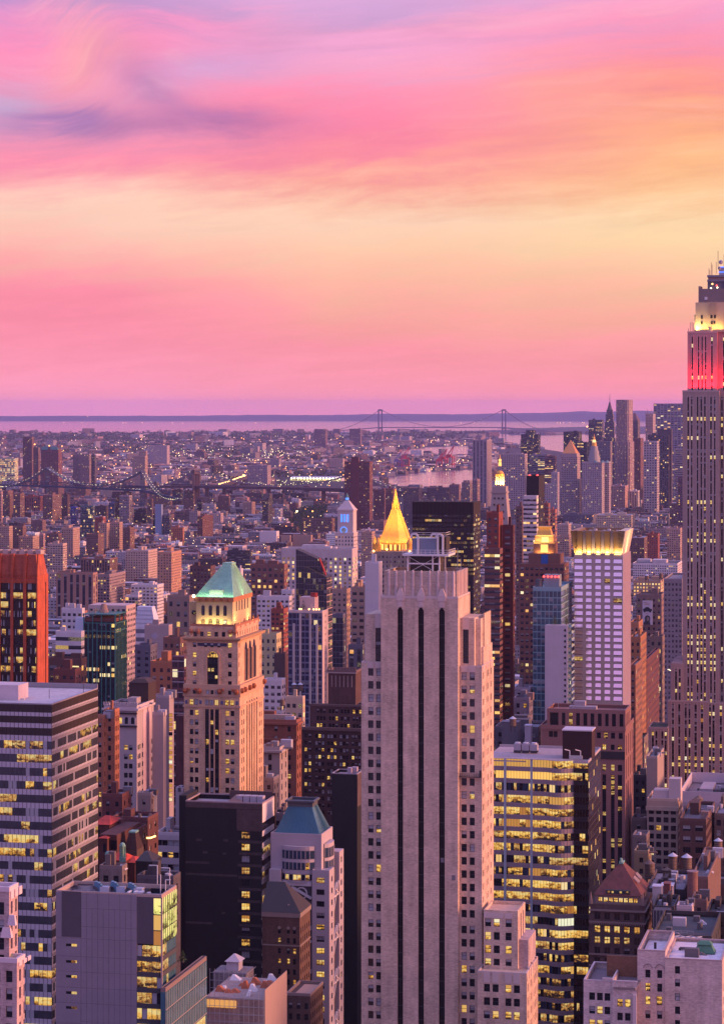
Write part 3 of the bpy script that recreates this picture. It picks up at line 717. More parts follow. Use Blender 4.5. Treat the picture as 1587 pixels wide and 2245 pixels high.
# grey panel building, lower left
b=Bld('office_building','grey panelled office building with a lit glass corner and pipework on its roof','office block',122.7,354.4,387.4,560,1945)
LM.append((250,1945,560,'grey panelled office building'))
zt=b.z(1970.6);blk=(0,b.W,0,b.D);mtr=560/F;PZ=lambda py:b.z(py);GP=(.30,.27,.32)
M['gpanel']=masonry('grey_panel',(.235,.21,.25),.55,.16)
M['gpanel_dark']=masonry('dark_panel',(.085,.075,.09),.5,.25)
xg=b.x(300)
mb=MB();mb.box(0,xg,0,b.D,0,zt,0,top=False)
mb.box(xg,b.W-.8,.9,b.D-.8,0,zt,1,top=False);b.part('wall',mb,[M['gpanel'],M['glass']])
def panel(xa,xb,za,zb,mat,seam=(),name='panel',d=.12):
 mb=MB();mb.box(xa,xb,-d,0,za,zb)
 for u in seam:mb.box(u-.03,u+.03,-d-.015,-d,za,zb,1)
 b.part(name,mb,[mat,M['gpanel_dark']])
panel(b.x(136),b.x(178),PZ(2064),PZ(1964),M['gpanel_dark'],(),'dark_panel')
sm=[b.x(178+12.2*i)for i in range(1,10)]
ys=[1966,2000,2040,2067,2107,2141,2176,2210,2250,2285]
for i in range(len(ys)-1):panel(b.x(178)+.06,xg,PZ(ys[i+1])+.05,PZ(ys[i]),M['gpanel'],sm if i else sm[::2])
for i in range(2):panel(.02,b.x(136)-.04,PZ((1966,2020,2066)[i+1])+.05,PZ((1966,2020,2066)[i]),M['gpanel'])
for i in range(5):
 a,c=(2068,2107,2141,2176,2210,2255)[i:i+2];y0=(2079.5,2116,2149,2185,2218)[i]
 xa,xb,wa,wb=.02,b.x(178)-.02,b.x(145),b.x(169)
 zc,zd=PZ(y0+6),PZ(y0)
 mb=MB()
 for q in((xa,wa,PZ(c)+.05,PZ(a)),(wb,xb,PZ(c)+.05,PZ(a)),(wa,wb,PZ(c)+.05,zc),(wa,wb,zd,PZ(a))):mb.box(q[0],q[1],-.12,0,q[2],q[3])
 b.part('panel',mb,M['gpanel'])
 mb=MB();w_=(wb-wa);mb.face([(wa,-.02,zc),(wb-w_*.5,-.02,zc),(wb-w_*.5,-.02,zd),(wa,-.02,zd)],1);mb.face([(wb-w_*.5,-.02,zc),(wb,-.02,zc),(wb,-.02,zd),(wb-w_*.5,-.02,zd)],3 if i<3 else 5,[(0,.6),(1,.6),(1,1),(0,1)])
 b.part('window',mb,WM)
xl_=b.x(337)
panel(xg,xl_,PZ(2072),PZ(1969),M['gpanel_dark'],(),'dark_panel',.05)
CW=[M['frame'],M['glass_teal'],M['blind'],M['lit'],M['lit2'],M['lit3'],M['litplain']]
M['litgreen']=litroom('lit_stair_glass',(.85,.80,.22),(.30,.26,.05),1.15,.6);CW[3]=M['litgreen']
tops=[1974,2002,2029,2056,2072]
for i in range(3):
 z1,z0=PZ((1971,2008,2043)[i]),PZ((2006,2041,2074)[i])
 mb=MB();mb.face([(xl_,-.02,z0),(b.W,-.02,z0),(b.W,-.02,z1),(xl_,-.02,z1)],3 if i==0 else 6,[(0,0),(1,0),(1,1),(0,1)])
 for q in range(8):
  v0,v1=b.D*q/8,b.D*(q+1)/8;mb.face([(b.W,v0,z0),(b.W,v1,z0),(b.W,v1,z1),(b.W,v0,z1)],3,[(0,.1),(1,.1),(1,1),(0,1)]);mb.box(b.W,b.W+.12,v0,v0+.09,z0,z1,0)
 mb.box(xl_-.05,b.W+.1,-.12,0,z1,z1+.2,0);mb.box(b.W-.09,b.W+.1,-.1,.08,z0,z1,0)
 b.part('glazing',mb,CW)
random.seed(5)
for i in range(6):
 z1=PZ(2076+i*34.5);z0=PZ(2076+i*34.5+24)
 ribbon(b,(0,b.W,0,b.D),'f',xg,b.W,z0,z1,5,.3,.7,.6,.1,[M['frame'],M['glass'],M['blind'],M['lit'],M['lit3'],M['lit3']])
 ribbon(b,(0,b.W,0,b.D),'r',0,b.D,z0,z1,8,.2,.5 if i<1 else.12,.7,.1,[M['frame'],M['glass_teal'],M['glass_teal'],M['lit'],M['lit3'],M['lit3']])
 mb=MB((.06,.06,.07));mb.box(xg,b.W,-.03,.5,PZ(2076+i*34.5+34.5),z0);mb.box(b.W-.5,b.W+.05,-.03,b.D,PZ(2076+i*34.5+34.5),z0);b.part('spandrel_band',mb,M['smooth'])
mb=MB((.40,.30,.27));mb.parapet(0,b.W,0,b.D,zt-.2,zt+.8,.35);mb.box(b.W-.15,b.W+.2,-.15,.15,0,zt);b.part('parapet',mb,M['smooth'])
mb=MB((.25,.24,.30));mb.box(.35,b.W-.35,.35,b.D-.35,zt-1.6,zt-1.2);b.part('roof',mb,M['roof'])
rt=zt-1.2
M['duct_blue']=plain('blue_ductwork',(.10,.24,.36),.4,.2)
for i,(px,v)in enumerate(((219,10),(255,11),(293,10))):
 t=thing('air_duct','blue curved air duct on the grey panelled roof, '+('left one','middle one','right one')[i],'duct',on(b,b.x(px,v),v,rt),-TH,'ducts on the panelled roof')
 mb=MB()
 for j in range(5):
  a0,a1=pi*.55*j/5,pi*.55*(j+1)/5
  mb.bar((-1.2+1.6*sin(a0),0,.4+1.5*cos(a0)),(-1.2+1.6*sin(a1),0,.4+1.5*cos(a1)),1.1)
 mb.build('elbow',[M['duct_blue']],t);mb=MB();mb.box(.2,2.2,-.6,1.4,0,1.3);mb.build('fan_housing',[M['zinc']],t)
t=thing('pipe_run','pale loop of pipes and drums on the right of the panelled roof','pipes',on(b,b.x(308,7),7,rt),-TH)
for j in range(3):mb=MB();mb.bar((-3+j*1.4,j*.5,.6),(-3+j*1.4,3,.6),.5);mb.build('pipe',[M['white']],t)
mb=MB();mb.cyl(0,0,0,1.1,.9);mb.cyl(1.6,.6,0,.9,.7);mb.build('drum',[M['zinc']],t)
t=thing('water_drum','round grey drum behind a rail at the left of the panelled roof','tank',on(b,b.x(192,13),13,rt),0)
mb=MB();mb.cyl(0,0,0,1.3,2.4,2.4,20);mb.build('drum',[M['metal']],t);mb=MB();mb.cyl(0,0,1.25,1.4,2.5,2.5,20);mb.build('rim',[M['dark_metal']],t)
for i,(px,v,top,arm)in enumerate(((345,14,1925,-2),(352,6,1930,0),(363,5,1939,1.2),(372,12,1926,-2))):
 t=thing('davit','white rooftop davit pole at the lit corner, '+('tallest with a cross arm','second pole from the left','third pole from the left','rightmost pole')[i],'davit',on(b,b.x(px,v),v,rt),-TH,'davits on the panelled roof')
 hh_=b.z(top)-rt;mb=MB();mb.bar((0,0,0),(0,0,hh_),.16);mb.build('pole',[M['white']],t)
 if arm:mb=MB();mb.bar((0,0,hh_),(arm,0,hh_),.16);mb.build('arm',[M['white']],t)
t=thing('roof_railing','thin handrail around the panelled building roof','railing',on(b,0,0,rt),-TH)
mb=MB()
for u0,u1,v in((1,7,6),(b.W-5,b.W-1,5)):
 for zz in(.6,1.2):mb.bar((u0,v,zz),(u1,v,zz),.06)
 for j in range(5):mb.bar((u0+(u1-u0)*j/4,v,0),(u0+(u1-u0)*j/4,v,1.25),.06)
mb.build('rail',[M['metal']],t)
# glass wing below it, with a planted terrace
b=Bld('glass_wing','low dark glass wing with a planted roof terrace beside the grey panelled building','office block',352,363,453,556,2125)
zt=b.z(2172);blk=(0,b.W,0,b.D)
mb=MB();mb.box(0,b.W,0,b.D,0,zt-.5);b.part('core',mb,M['glass_teal'])
mb=MB((.22,.16,.15));mb.box(0,b.W,0,b.D,zt-.5,zt-.1,0,1);mb.parapet(0,b.W,0,b.D,zt-.1,zt+.5,.3);b.part('roof',mb,[M['smooth'],M['roof']])
for f in range(5):
 z1=zt-.6-f*4.2
 ribbon(b,blk,'r',0,b.D,z1-3.7,z1,24,-.05,.10 if f!=3 else.5,.85,.12,[M['frame_pale'],M['glass_teal'],M['glass_teal'],M['lit'],M['lit3'],M['lit3']])
 mb=MB((.3,.27,.25));mb.box(b.W,b.W+.12,0,b.D,z1-3.95,z1-3.75);b.part('transom',mb,M['smooth'])
def conifer(loc,h,r,label,seed,group=None,name='conifer',col=(.03,.06,.035)):
 t=thing(name,label,'tree',loc,0,group);rn=random.Random(seed)
 mb=MB(col);mb.cyl(0,0,0,h*.5,.15,.08,6);mb.build('trunk',[M['wood']],t);mb=MB(col)
 for k in range(420):
  q=rn.random()**.8;a=rn.random()*6.28;rr=r*(1-q)*(.35+.65*rn.random());z=h*(.12+.88*q);s_=.28*(1.2-q)
  mb.c=(*[c*rn.uniform(.5,1.7)for c in col],.5);x,y=rr*cos(a),rr*sin(a)
  mb.face([(x+rn.uniform(-s_,s_),y+rn.uniform(-s_,s_),z+rn.uniform(-s_,s_))for _ in range(3)])
 mb.build('crown',[M['wall']],t);return t
conifer(on(b,b.W-3.5,9.5,zt),3.4,1.3,'small dark conifer on the glass wing terrace, left one',1,'terrace conifers')
conifer(on(b,b.W-4,27,zt),3.2,1.3,'small dark conifer on the glass wing terrace, right one',2,'terrace conifers')
for i in range(4):conifer(on(b,b.W-5,12+i*3.5,zt),1.1,.9,'low green shrub on the glass wing terrace',10+i,'terrace shrubs','shrub',(.05,.09,.03))
# pale stone block at the lower left edge
b=Bld('stone_tower','pale striped stone tower with stepped top at the lower left edge','office block',-60,37,54,470,2105)
blk=(0,b.W,0,b.D);zt=b.z(2113);Z2=b.z(1962);SC_=(.46,.34,.34)
def stone(blk,z0,zt,fcs,rcs,zr,cap=.8):
 mb=MB(SC_);facade(b,mb,blk,'f',z0,zt,fcs,zr,kinds=DIM);facade(b,mb,blk,'r',z0,zt,rcs,zr,kinds=DIM);shell(mb,blk,z0,zt);b.part('wall',mb,[M['brick'],M['roof']])
 mb=MB((.66,.55,.60));x0,x1,y0,y1=blk;mb.parapet(x0-.1,x1+.1,y0-.1,y1+.1,zt,zt+.9,.5)
 for u,v in rcs:mb.box(x1-.2,x1+.16,y0+u-.3,y0+v+.3,zt-cap,zt)
 b.part('coping',mb,M['smooth'])
rr=rows(zt-1.5,6,3.3,2.2);fr=[(b.W-2.2,b.W-.9),(b.W-4.6,b.W-3.3),(b.W-7,b.W-5.7)]
stone(blk,0,zt,fr,[(1.2,2.2),(3.6,4.6),(6,7)],rr)
x1=b.x(20,2);blk2=(0,x1,2,2+b.y(39,x1)-b.y(20,x1))
stone(blk2,zt-2,Z2,[(x1-2.4,x1-1.0),(x1-5,x1-3.6)],[(.9,1.9),(3.2,4.2),(5.4,6.4)],rows(Z2-2,5,3.3,2.4),1.5)
mb=MB((.66,.55,.60))
for px,py,s_ in((14,2040,2.2),(26,2012,1.6)):u=b.x(px,1.5);mb.frust(u-s_/2,u+s_/2,1.2,2.2,b.z(py+22),u-s_/3,u+s_/3,1.4,2,b.z(py))
b.part('buttress_cap',mb,M['smooth'])
b.done(60)
# black slab with white banded side
b=Bld('black_slab','black windowless slab with a white banded side and one column of lit windows','office block',390.3,575.4,603,770,1752)
LM.append((490,1752,770,'black windowless slab'))
zt=b.z(1764);xf=b.x(406.6);blk=(xf,b.W,0,b.D);K=770/F
zr=[(b.z(y0+15),b.z(y0))for y0 in[1680+.2709*y for y in(540,637,733,829,926,1022,1120,1218,1315,1412,1509,1607)]]
wc=[(b.x(529)-xf,b.x(547)-xf)]
mb=MB((.013,.0115,.014));facade(b,mb,blk,'f',0,zt,wc,zr,make=False,d=.4)
mb.box(0,xf,1.2,b.D-2,0,b.z(1752),0,1);shell(mb,blk,0,zt,top=False)
b.part('wall',mb,[M['black'],M['roof']])
random.seed(3)
for i,(z0,z1)in enumerate(zr):b.win(((wc[0][0]+wc[0][1])/2+xf,.4,z0),0,wc[0][1]-wc[0][0],z1-z0,('lit3','lit','blind','lit3','dark','lit','lit2','shadelit','blindup','lit','blind','dark')[i],'tri')
mb=MB((.085,.058,.058));mb.box(xf,b.W,-.06,.0,b.z(1776),zt);mb.box(b.x(519),b.W,-.05,0,b.z(1823),b.z(1777));b.part('brick_panel',mb,M['brick'])
mb=MB((.06,.048,.052))
for i,(z0,z1)in enumerate(zr):mb.box(b.x(521+(i%3)*1.5),b.W,-.03,0,z1+.25,z1+1.1)
for px0,px1,py in((407,459,1895),(407,520,1921),(407,466,2028),(430,442,1845),(490,500,1844),(445,455,1872),(488,496,1873),(486,494,2004)):mb.box(b.x(px0),b.x(px1),-.025,0,b.z(py+5),b.z(py))
b.part('brick_patch',mb,M['brick'])
mb=MB((.022,.019,.022))
for i in range(34):mb.box(xf+.1,b.x(524),-.02,0,b.z(1790+i*13.1)-.05,b.z(1790+i*13.1)+.05)
b.part('brick_course',mb,M['smooth'],kind='stuff')
M['white_panel']=masonry('bright_white_panel',(.74,.66,.66),.5,.06)
mb=MB();mb.box(b.W-.3,b.W,0,b.D-.9,b.z(1805),zt);b.part('white_panel',mb,M['white_panel'])
step=26.2*K;random.seed(11)
for i in range(24):
 z1=b.z(1823+.5+26.2*i);z0=z1-11.5*K
 mb=MB();mb.box(b.W-.3,b.W,0,b.D-.9,z0,z1);b.part('spandrel_band',mb,M['white_panel'])
 ribbon(b,(0,b.W,0,b.D-.9),'r',0,b.D-.9,z1,z1+step-11.5*K,9,.2,.08 if i not in(6,7)else.8,.8,.2,[M['bronze'],M['glass'],M['glass'],M['lit3'],M['lit3'],M['lit3']])
mb=MB();mb.box(b.W-.5,b.W+.25,b.D-.9,b.D,0,zt+1.2);b.part('fin',mb,M['bronze'])
mb=MB((.35,.26,.27));mb.parapet(xf,b.W,0,b.D,zt,zt+.4,.4);b.part('parapet',mb,M['smooth'])
mb=MB((.3,.27,.3));mb.box(.4,b.W-.4,1.4,b.D-.4,zt-1.6,zt-1.3);b.part('roof',mb,M['roof'])
mb=MB((.10,.06,.06));mb.box(b.x(502,14),b.W-.6,b.D-.8,b.D-.3,zt-1,zt+1.6);b.part('screen_wall',mb,M['smooth'])
u=b.x(520,10);mb=MB((.42,.36,.40))
for k_ in range(4):mb.box(u+k_*2.2,u+k_*2.2+1.9,9,12,zt-1.3,zt+.9)
b.part('cooling_unit',mb,[M['smooth']]);mb=MB((.3,.18,.15));mb.frust(u-3,u+2,8,13,zt-1.3,u-.5,u+.5,10,11,zt+1);b.part('skylight',mb,M['smooth'])
b.done()
# pale post-modern tower with a blue-green roof
b=Bld('pale_tower','pale stone tower with blue green pyramid roof, bowed windows and white trusses','office block',590,722,753,765,1762)
LM.append((690,1762,765,'blue green pyramid roof'))
K=765/F;CP=(.44,.38,.42);b.D=max(b.D,20)
xu,yu=b.x(704.6,2),2.0;zu=b.z(1837);zl=b.z(1911.6);ur=yu+(b.y(729,xu)-b.y(704.6,xu))
mb=MB(CP);blk=(0,xu,yu,ur);mb.box(*blk,0,zu,0,1);mb.parapet(*blk,zu,zu+.5,.4);b.part('upper_wall',mb,[M['smooth'],M['roof']])
cxp,cyp=b.x(664,10),(yu+ur)/2;hw=xu-cxp-.8;x_l=cxp-hw
mb=MB((.045,.16,.235));tx=4.6;mb.frust(x_l,xu-.8,yu+.8,ur-.8,zu+.3,cxp-tx*.8,cxp+tx*.8,cyp-3.2,cyp+3.2,b.z(1778))
n=26
for i in range(n+1):
 t_=i/n;mb.bar((x_l+t_*2*hw,yu+.75,zu+.35),(cxp-tx*.8+t_*tx*1.6,cyp-3.25,b.z(1778)),.12)
for i in range(n+1):
 t_=i/n;mb.bar((xu-.75,yu+.8+t_*(ur-yu-1.6),zu+.35),(cxp+tx*.8+.05,cyp-3.2+6.4*t_,b.z(1778)),.12)
b.part('pyramid_roof',mb,M['copper_blue'])
mb=MB((.09,.10,.12));mb.box(cxp-4,cxp+4,cyp-3.4,cyp+3.4,b.z(1779),b.z(1768),0,top=False);mb.parapet(cxp-4.6,cxp+4.6,cyp-4,cyp+4,b.z(1769),b.z(1765),.6);mb.box(cxp-4,cxp+4,cyp-3.4,cyp+3.4,b.z(1772),b.z(1771));b.part('roof_cap',mb,M['copper_blue'])
# bowed window bays: front and right
def bow(cx,cy,wid,dep,z0,z1,mat,side,name='bay_window',n=8):
 mb=MB(CP);P=[]
 for i in range(n+1):
  t_=-1+2*i/n;o_=dep*(1-t_*t_)**.5 if abs(t_)<1 else 0
  P.append((cx+t_*wid/2,cy-o_*.9-.3)if side=='f' else(cx+o_*.9+.3,cy+t_*wid/2))
 for i in range(n):
  a,c=P[i],P[i+1];mm=mat if isinstance(mat,int)else mat[i%len(mat)]
  mb.face([(*a,z0),(*c,z0),(*c,z1),(*a,z1)],mm,[(0,0),(1,0),(1,1),(0,1)])
  if mm:mb.bar((*a,z0),(*a,z1),.18,0)
 mb.face([(*p,z1)for p in P],0);mb.face([(*p,z0)for p in P],0)
 b.part(name,mb,[M['smooth'],M['glass_blue'],M['lit'],M['lit3'],M['glass']])
bx0,bx1=b.x(617,1),b.x(688,1);cx_=(bx0+bx1)/2;wd_=bx1-bx0
for i,(ya,yb,m_)in enumerate(((1860,1869,0),(1870,1887,1),(1888,1896,0),(1895,1911,[1,1,1,1,1,1,2,1]),(1912,1921,0),(1922,1934,[4,3,4,2,2,4,3,4]),(1935,1940,0))):
 bow(cx_,yu,wd_,1.6,b.z(yb),b.z(ya),m_,'f','bay_window' if m_ else 'bay_spandrel')
for i,(ya,yb,m_)in enumerate(((1850,1859,0),(1860,1880,1),(1881,1888,0),(1889,1905,1))):bow(xu,(yu+ur)/2,(ur-yu)*.62,1.8,b.z(yb+8),b.z(ya+8),m_,'r','bay_window' if m_ else 'bay_spandrel')
# lower shaft: corner piers with window columns, truss between
wz_=rows(b.z(1926),13,25.8*K,12.5*K);ww=(b.x(693.5),b.x(711))
blk=(b.x(684),b.W,0,6.5);mb=MB(CP)
facade(b,mb,blk,'f',0,zl,[(ww[0]-blk[0],ww[1]-blk[0])],wz_,kinds=BUSY,style='tri');facade(b,mb,blk,'r',0,zl,[(2.6,4.4)],wz_,kinds=DIM);shell(mb,blk,0,zl);mb.parapet(*blk,zl,zl+.3,.3);b.part('corner_pier',mb,[M['smooth'],M['roof']])
blk=(b.x(684),b.W-.1,b.D-6,b.D);mb=MB(CP);facade(b,mb,blk,'r',0,b.z(1886),[(2,3.8)],rows(b.z(1900),14,25.8*K,12.5*K),kinds=DIM);facade(b,mb,blk,'f',0,b.z(1886),[],[]);shell(mb,blk,0,b.z(1886));b.part('corner_pier',mb,[M['smooth'],M['roof']])
blk=(b.x(590),b.x(615),0,6.5);mb=MB(CP);mb.box(*blk,0,zl,0,1);b.part('corner_pier',mb,[M['smooth'],M['roof']])
mb=MB((.1,.09,.1));mb.box(b.x(606),b.W-1.4,1.6,b.D-1,0,zl-1.5);b.part('core',mb,M['cur'])
for i in range(6):
 z1=b.z(1950+i*96);z0=z1-62*K;y0,y1=6.6,b.D-6.1;ym=(y0+y1)/2;mb=MB((.6,.54,.57))
 for p_,q_ in(((y0,z0),(y1,z1)),((y1,z1-28*K),(y0,z1-28*K)),((y0,z1-28*K),(ym+1,z1)),((y1,z1-28*K),(ym,z1-2))):mb.bar((b.W-.4,*p_),(b.W-.4,*q_),.5)
 b.part('truss',mb,M['smooth'])
 mb=MB((.6,.54,.57));fx0,fx1=b.x(640,1),b.x(683,1)
 mb.bar((fx0,1,z1),(fx1,1,z1-24*K),.7)
 for j in range(14):a0,a1=2*pi*j/14,2*pi*(j+1)/14;r_=1.7;mb.bar((fx0+3+r_*cos(a0),1,z1-13*K+r_*sin(a0)),(fx0+3+r_*cos(a1),1,z1-13*K+r_*sin(a1)),.4)
 mb.box(b.x(606,.8),fx1,.6,1.2,z1+3*K,z1+12*K);b.part('truss',mb,M['smooth'])
b.done()
# small brick tower with a dark hipped roof in front of it
b=Bld('brick_building','narrow brown brick building with a steep dark slate roof and arched top windows','brick building',575,657,680,735,1945)
zt=b.z(2003);K=735/F;blk=(0,b.W,0,b.D);BR=(.115,.065,.05)
wr_=rows(b.z(2037),1,1,13*K)+rows(b.z(2059),6,22.8*K,12.5*K)
fcs=[(b.x(p),b.x(p)+6.8*K)for p in(609,628.5,642)]
mb=MB(BR);facade(b,mb,blk,'f',0,zt,fcs,wr_,kinds=BUSY);facade(b,mb,blk,'r',0,zt,cols(b.D,5,.9,.6),wr_,kinds=DIM);shell(mb,blk,0,zt);b.part('wall',mb,[M['brick'],M['roof']])
mb=MB((.26,.2,.18));mb.box(-.2,b.W+.25,-.25,b.D+.2,zt-1.4,zt);mb.box(-.1,b.W+.15,-.15,b.D+.1,b.z(2077),b.z(2074));b.part('cornice',mb,M['smooth'])
for u,v in fcs:
 mb=MB((.26,.2,.18));mb.cyl(0,0,0,.2,.5,.5,12);m_=mb.build('arch',[M['smooth']],b.root);m_.location=((u+v)/2,-.04,b.z(2037));m_.rotation_euler=(pi/2,0,0);m_.scale=(1,1,.5)
mb=MB((.03,.03,.04));rx=b.x(628,8);mb.frust(-.3,b.W+.3,-.3,b.D+.3,zt,0,rx,b.D*.45,b.D*.5,b.z(1945));b.part('hipped_roof',mb,M['slate'])
mb=MB((.4,.3,.28));mb.box(b.x(632,2),b.x(636,2),1.2,2.2,zt+.8,zt+2.2);b.part('dormer',mb,M['smooth'])
b.done()
b=Bld('brick_building','dark brown brick building with parapet below the steep slate roofed one','brick building',628,680,708,715,2160)
zt=b.z(2186);blk=(0,b.W,0,b.D);mb=MB((.10,.06,.05));wr_=rows(zt-2,6,3.1,1.8)
facade(b,mb,blk,'f',0,zt,cols(b.W,3,1.1),wr_,kinds=DIM);facade(b,mb,blk,'r',0,zt,cols(b.D,7,1.0),wr_,kinds=DIM);shell(mb,blk,0,zt);b.part('wall',mb,[M['brick'],M['roof']])
mb=MB((.3,.22,.2));mb.parapet(-.1,b.W+.1,-.1,b.D,zt,zt+.8,.4);b.part('parapet',mb,M['smooth']);mb=MB((.5,.3,.22));mb.box(b.W-5,b.W-.5,3,b.D-2,zt,zt+.2);b.part('terrace',mb,M['smooth'])
b.done(60)
# tower under scaffolding
b=Bld('scaffolded_building','building wrapped in scaffolding and netting with orange roof works','building site',452,580,628,600,2150)
zt=b.z(2192);blk=(0,b.W,0,b.D);b.D=min(b.D,26)
mb=MB((.34,.25,.22));mb.box(0,b.W,0,b.D,0,zt,0,1);b.part('wall',mb,[M['brick'],M['roof']])
mb=MB((.36,.26,.23));mb.box(b.W,b.W+.12,0,b.D,0,zt+2.2);b.part('netting',mb,M['smooth'])
for i in range(9):
 mb=MB();z=zt-i*1.9;mb.bar((0,-1,z),(b.W,-1,z),.09);mb.bar((0,-.3,z),(b.W,-.3,z),.09);b.part('scaffold_lift',mb,M['metal'])
for i in range(13):
 mb=MB();u=b.W*i/12;mb.bar((u,-1,60),(u,-1,zt+1.5),.09);b.part('scaffold_pole',mb,M['metal'])
mb=MB((.75,.30,.12));mb.box(0,b.W*.52,-.5,-.1,zt-2.4,zt-.7)
for i in range(13):mb.box(b.W*.04*i,b.W*.04*i+.12,-.6,-.5,zt-2.5,zt-.5)
b.part('work_lights',mb,lamp('work_light',(1,.45,.10),.75))
M['tarp']=masonry('orange_tarpaulin',(.42,.13,.06),.8,.4)
random.seed(4)
for i in range(16):mb=MB();x,y=random.uniform(0,b.W-3),random.uniform(1,b.D-3);mb.frust(x,x+random.uniform(1,3),y,y+2,zt,x+.5,x+1.2,y+.5,y+1.5,zt+random.uniform(.5,1.8));b.part('material_heap',mb,M['tarp']if i%3 else M['white'])
b=Bld('scaffolded_tower','small shrouded rooftop tower behind scaffolding in front of the black slab','building site',467,539,557,650,2120)
zt=b.z(2135);mb=MB((.22,.19,.2));mb.box(0,b.W,0,8,0,zt,0,1);b.part('wall',mb,[M['brick'],M['roof']])
mb=MB((.5,.45,.48));mb.box(b.W*.35,b.W*.72,2,6,zt,zt+2.4);mb.frust(b.W*.3,b.W*.78,1.5,6.5,zt+2.4,b.W*.5,b.W*.56,3.5,4.5,zt+4);b.part('lantern',mb,M['smooth'])
for i in range(7):mb=MB();z=zt-i*2;mb.bar((-.6,-.8,z),(b.W+.6,-.8,z),.08);mb.bar((b.W+.6,-.8,z),(b.W+.6,8,z),.08);b.part('scaffold_lift',mb,M['metal'])
for i in range(9):mb=MB();u=-.6+(b.W+1.2)*i/8;mb.bar((u,-.8,zt-16),(u,-.8,zt+1),.08);b.part('scaffold_pole',mb,M['metal'])
# plain black tower behind the central one
b=Bld('black_tower','plain black tower behind the left edge of the central beige tower','office block',727,783,797,810,1692)
zt=b.z(1699);mb=MB((.007,.007,.009));mb.box(0,b.W,0,b.D,0,zt,0,top=False);b.part('wall',mb,M['black'])
mb=MB((.3,.26,.3));mb.box(.4,b.W-.4,.4,b.D,zt-1,zt-.7);mb.parapet(0,b.W,0,b.D,zt,zt+.3,.4);b.part('roof',mb,M['roof']);bulkheads(b,(0,b.W,0,b.D),zt-.7,2,(.35,.3,.36),2.2)
mb=MB((.09,.06,.06));mb.box(b.W,b.W+.1,0,b.D,b.z(1770),zt);b.part('brick_panel',mb,M['brick'])
def floodlight(b,x,y,z,power,col,size=(6,1),up=(0,0,1),spread=160):
 l=bpy.data.lights.new('floodlight','AREA');l.shape='RECTANGLE';l.size,l.size_y=size;l.energy=power;l.color=col;l.spread=radians(spread)
 o=bpy.data.objects.new('floodlight',l);COL.objects.link(o);o.parent=b.root;o.location=(x,y,z)
 o.rotation_euler=Vector(up).to_track_quat('-Z','Y').to_euler();return o
# tan tower with the green hipped roof
b=Bld('tan_tower','tan brick tower with floodlit green copper hipped roof and tall arched windows','skyscraper',403.5,525.6,577.7,830,1245)
LM.append((490,1245,830,'green copper hipped roof'));RECTS.append((403,578,1310,2300,830))
K=830/F;TC=(.60,.39,.245);TP=(.54,.34,.22);D_=b.D
def tblk(xa,xc,xr,top,y0):
 x0,x1=b.x(xa,y0),b.x(xc,y0);return(x0,x1,y0,y0+b.y(xr,x1)-b.y(xc,x1))
T1=(0,b.W,0,D_);z1=b.z(1524);st=21.1*K;wh=12*K
fr=rows(b.z(1559.5),12,st,wh);f2=[(b.x(p),b.x(q))for p,q in((416,423.7),(427,435),(494,502.5),(505.5,513.7))]
mb=MB(TC);c0,c1=b.x(450),b.x(480.5)
facade(b,mb,T1,'f',0,z1,f2,fr,kinds=OLD)
rc=[(D_*f-.5,D_*f+.5)for f in(.085,.17,.83,.91)]
facade(b,mb,T1,'r',0,z1,rc,fr,kinds=OLD);shell(mb,T1,0,z1);b.part('wall',mb,[M['brick'],M['roof']])
mb=MB((.01,.009,.01));mb.box(c0,c1,-.1,0,0,b.z(1557));b.part('spandrel_strip',mb,M['smooth'])
for k_ in range(3):
 u=c0+(c1-c0)*(k_+.5)/3
 for z0,zz in fr:b.win((u,-.14,z0),0,(c1-c0)/3-.5,zz-z0,pick({'dark':4,'blindup':1.5,'blind':.4,'lit':.8}),'plain')
mb=MB(TP)
for k_ in(1,2):u=c0+(c1-c0)*k_/3;mb.box(u-.22,u+.22,-.35,-.05,0,b.z(1557))
mb.box(c0-.3,c0,-.3,0,0,b.z(1557));mb.box(c1,c1+.3,-.3,0,0,b.z(1557))
b.part('mullion',mb,M['smooth'])
for k_ in range(5):
 mb=MB((.03,.02,.02));v=D_*(.3+.1*k_);mb.box(b.W,b.W+.06,v-.45,v+.45,0,b.z(1545));b.part('window_strip',mb,M['glass'])
# ornate belt with lit windows between the lower shaft and the arcade stage
zb0,zb1=b.z(1559),b.z(1503);mb=MB(TP)
mb.box(-.3,b.W+.3,-.35,D_+.2,b.z(1553),b.z(1549));mb.box(-.3,b.W+.3,-.35,D_+.2,b.z(1529),b.z(1524));mb.box(-.2,b.W+.2,-.25,D_,z1,b.z(1503),0)
b.part('cornice',mb,M['smooth'])
for px in(409,440,487,520):mb=MB((.09,.10,.22));mb.box(b.x(px)-.35,b.x(px)+.35,-.28,-.05,b.z(1546),b.z(1538));b.part('tile_inlay',mb,M['smooth'])
for px in(420,431,454,464.5,475,498,509):b.win((b.x(px),-.12,b.z(1548)),0,8*K,12*K,random.choice(('lit2','shade','lit2','blind')),'pair')
for px in(426.5,456,465.5,476,504):b.win((b.x(px),-.27,b.z(1525)),0,6.5*K,10*K,random.choice(('dark','blind','dark')),'plain')
mb=MB((.30,.09,.04))
for i,px in enumerate((407,437,482,519)):
 u=b.x(px);mb.ball(u,-.7,b.z(1517),.95,7,4);mb.bar((u,-.7,b.z(1517)),(u+(1.5 if i%2==0 else-1.5),-1.0,b.z(1512)),.7);mb.bar((u,-.6,b.z(1522)),(u,-.6,b.z(1513)),1.0)
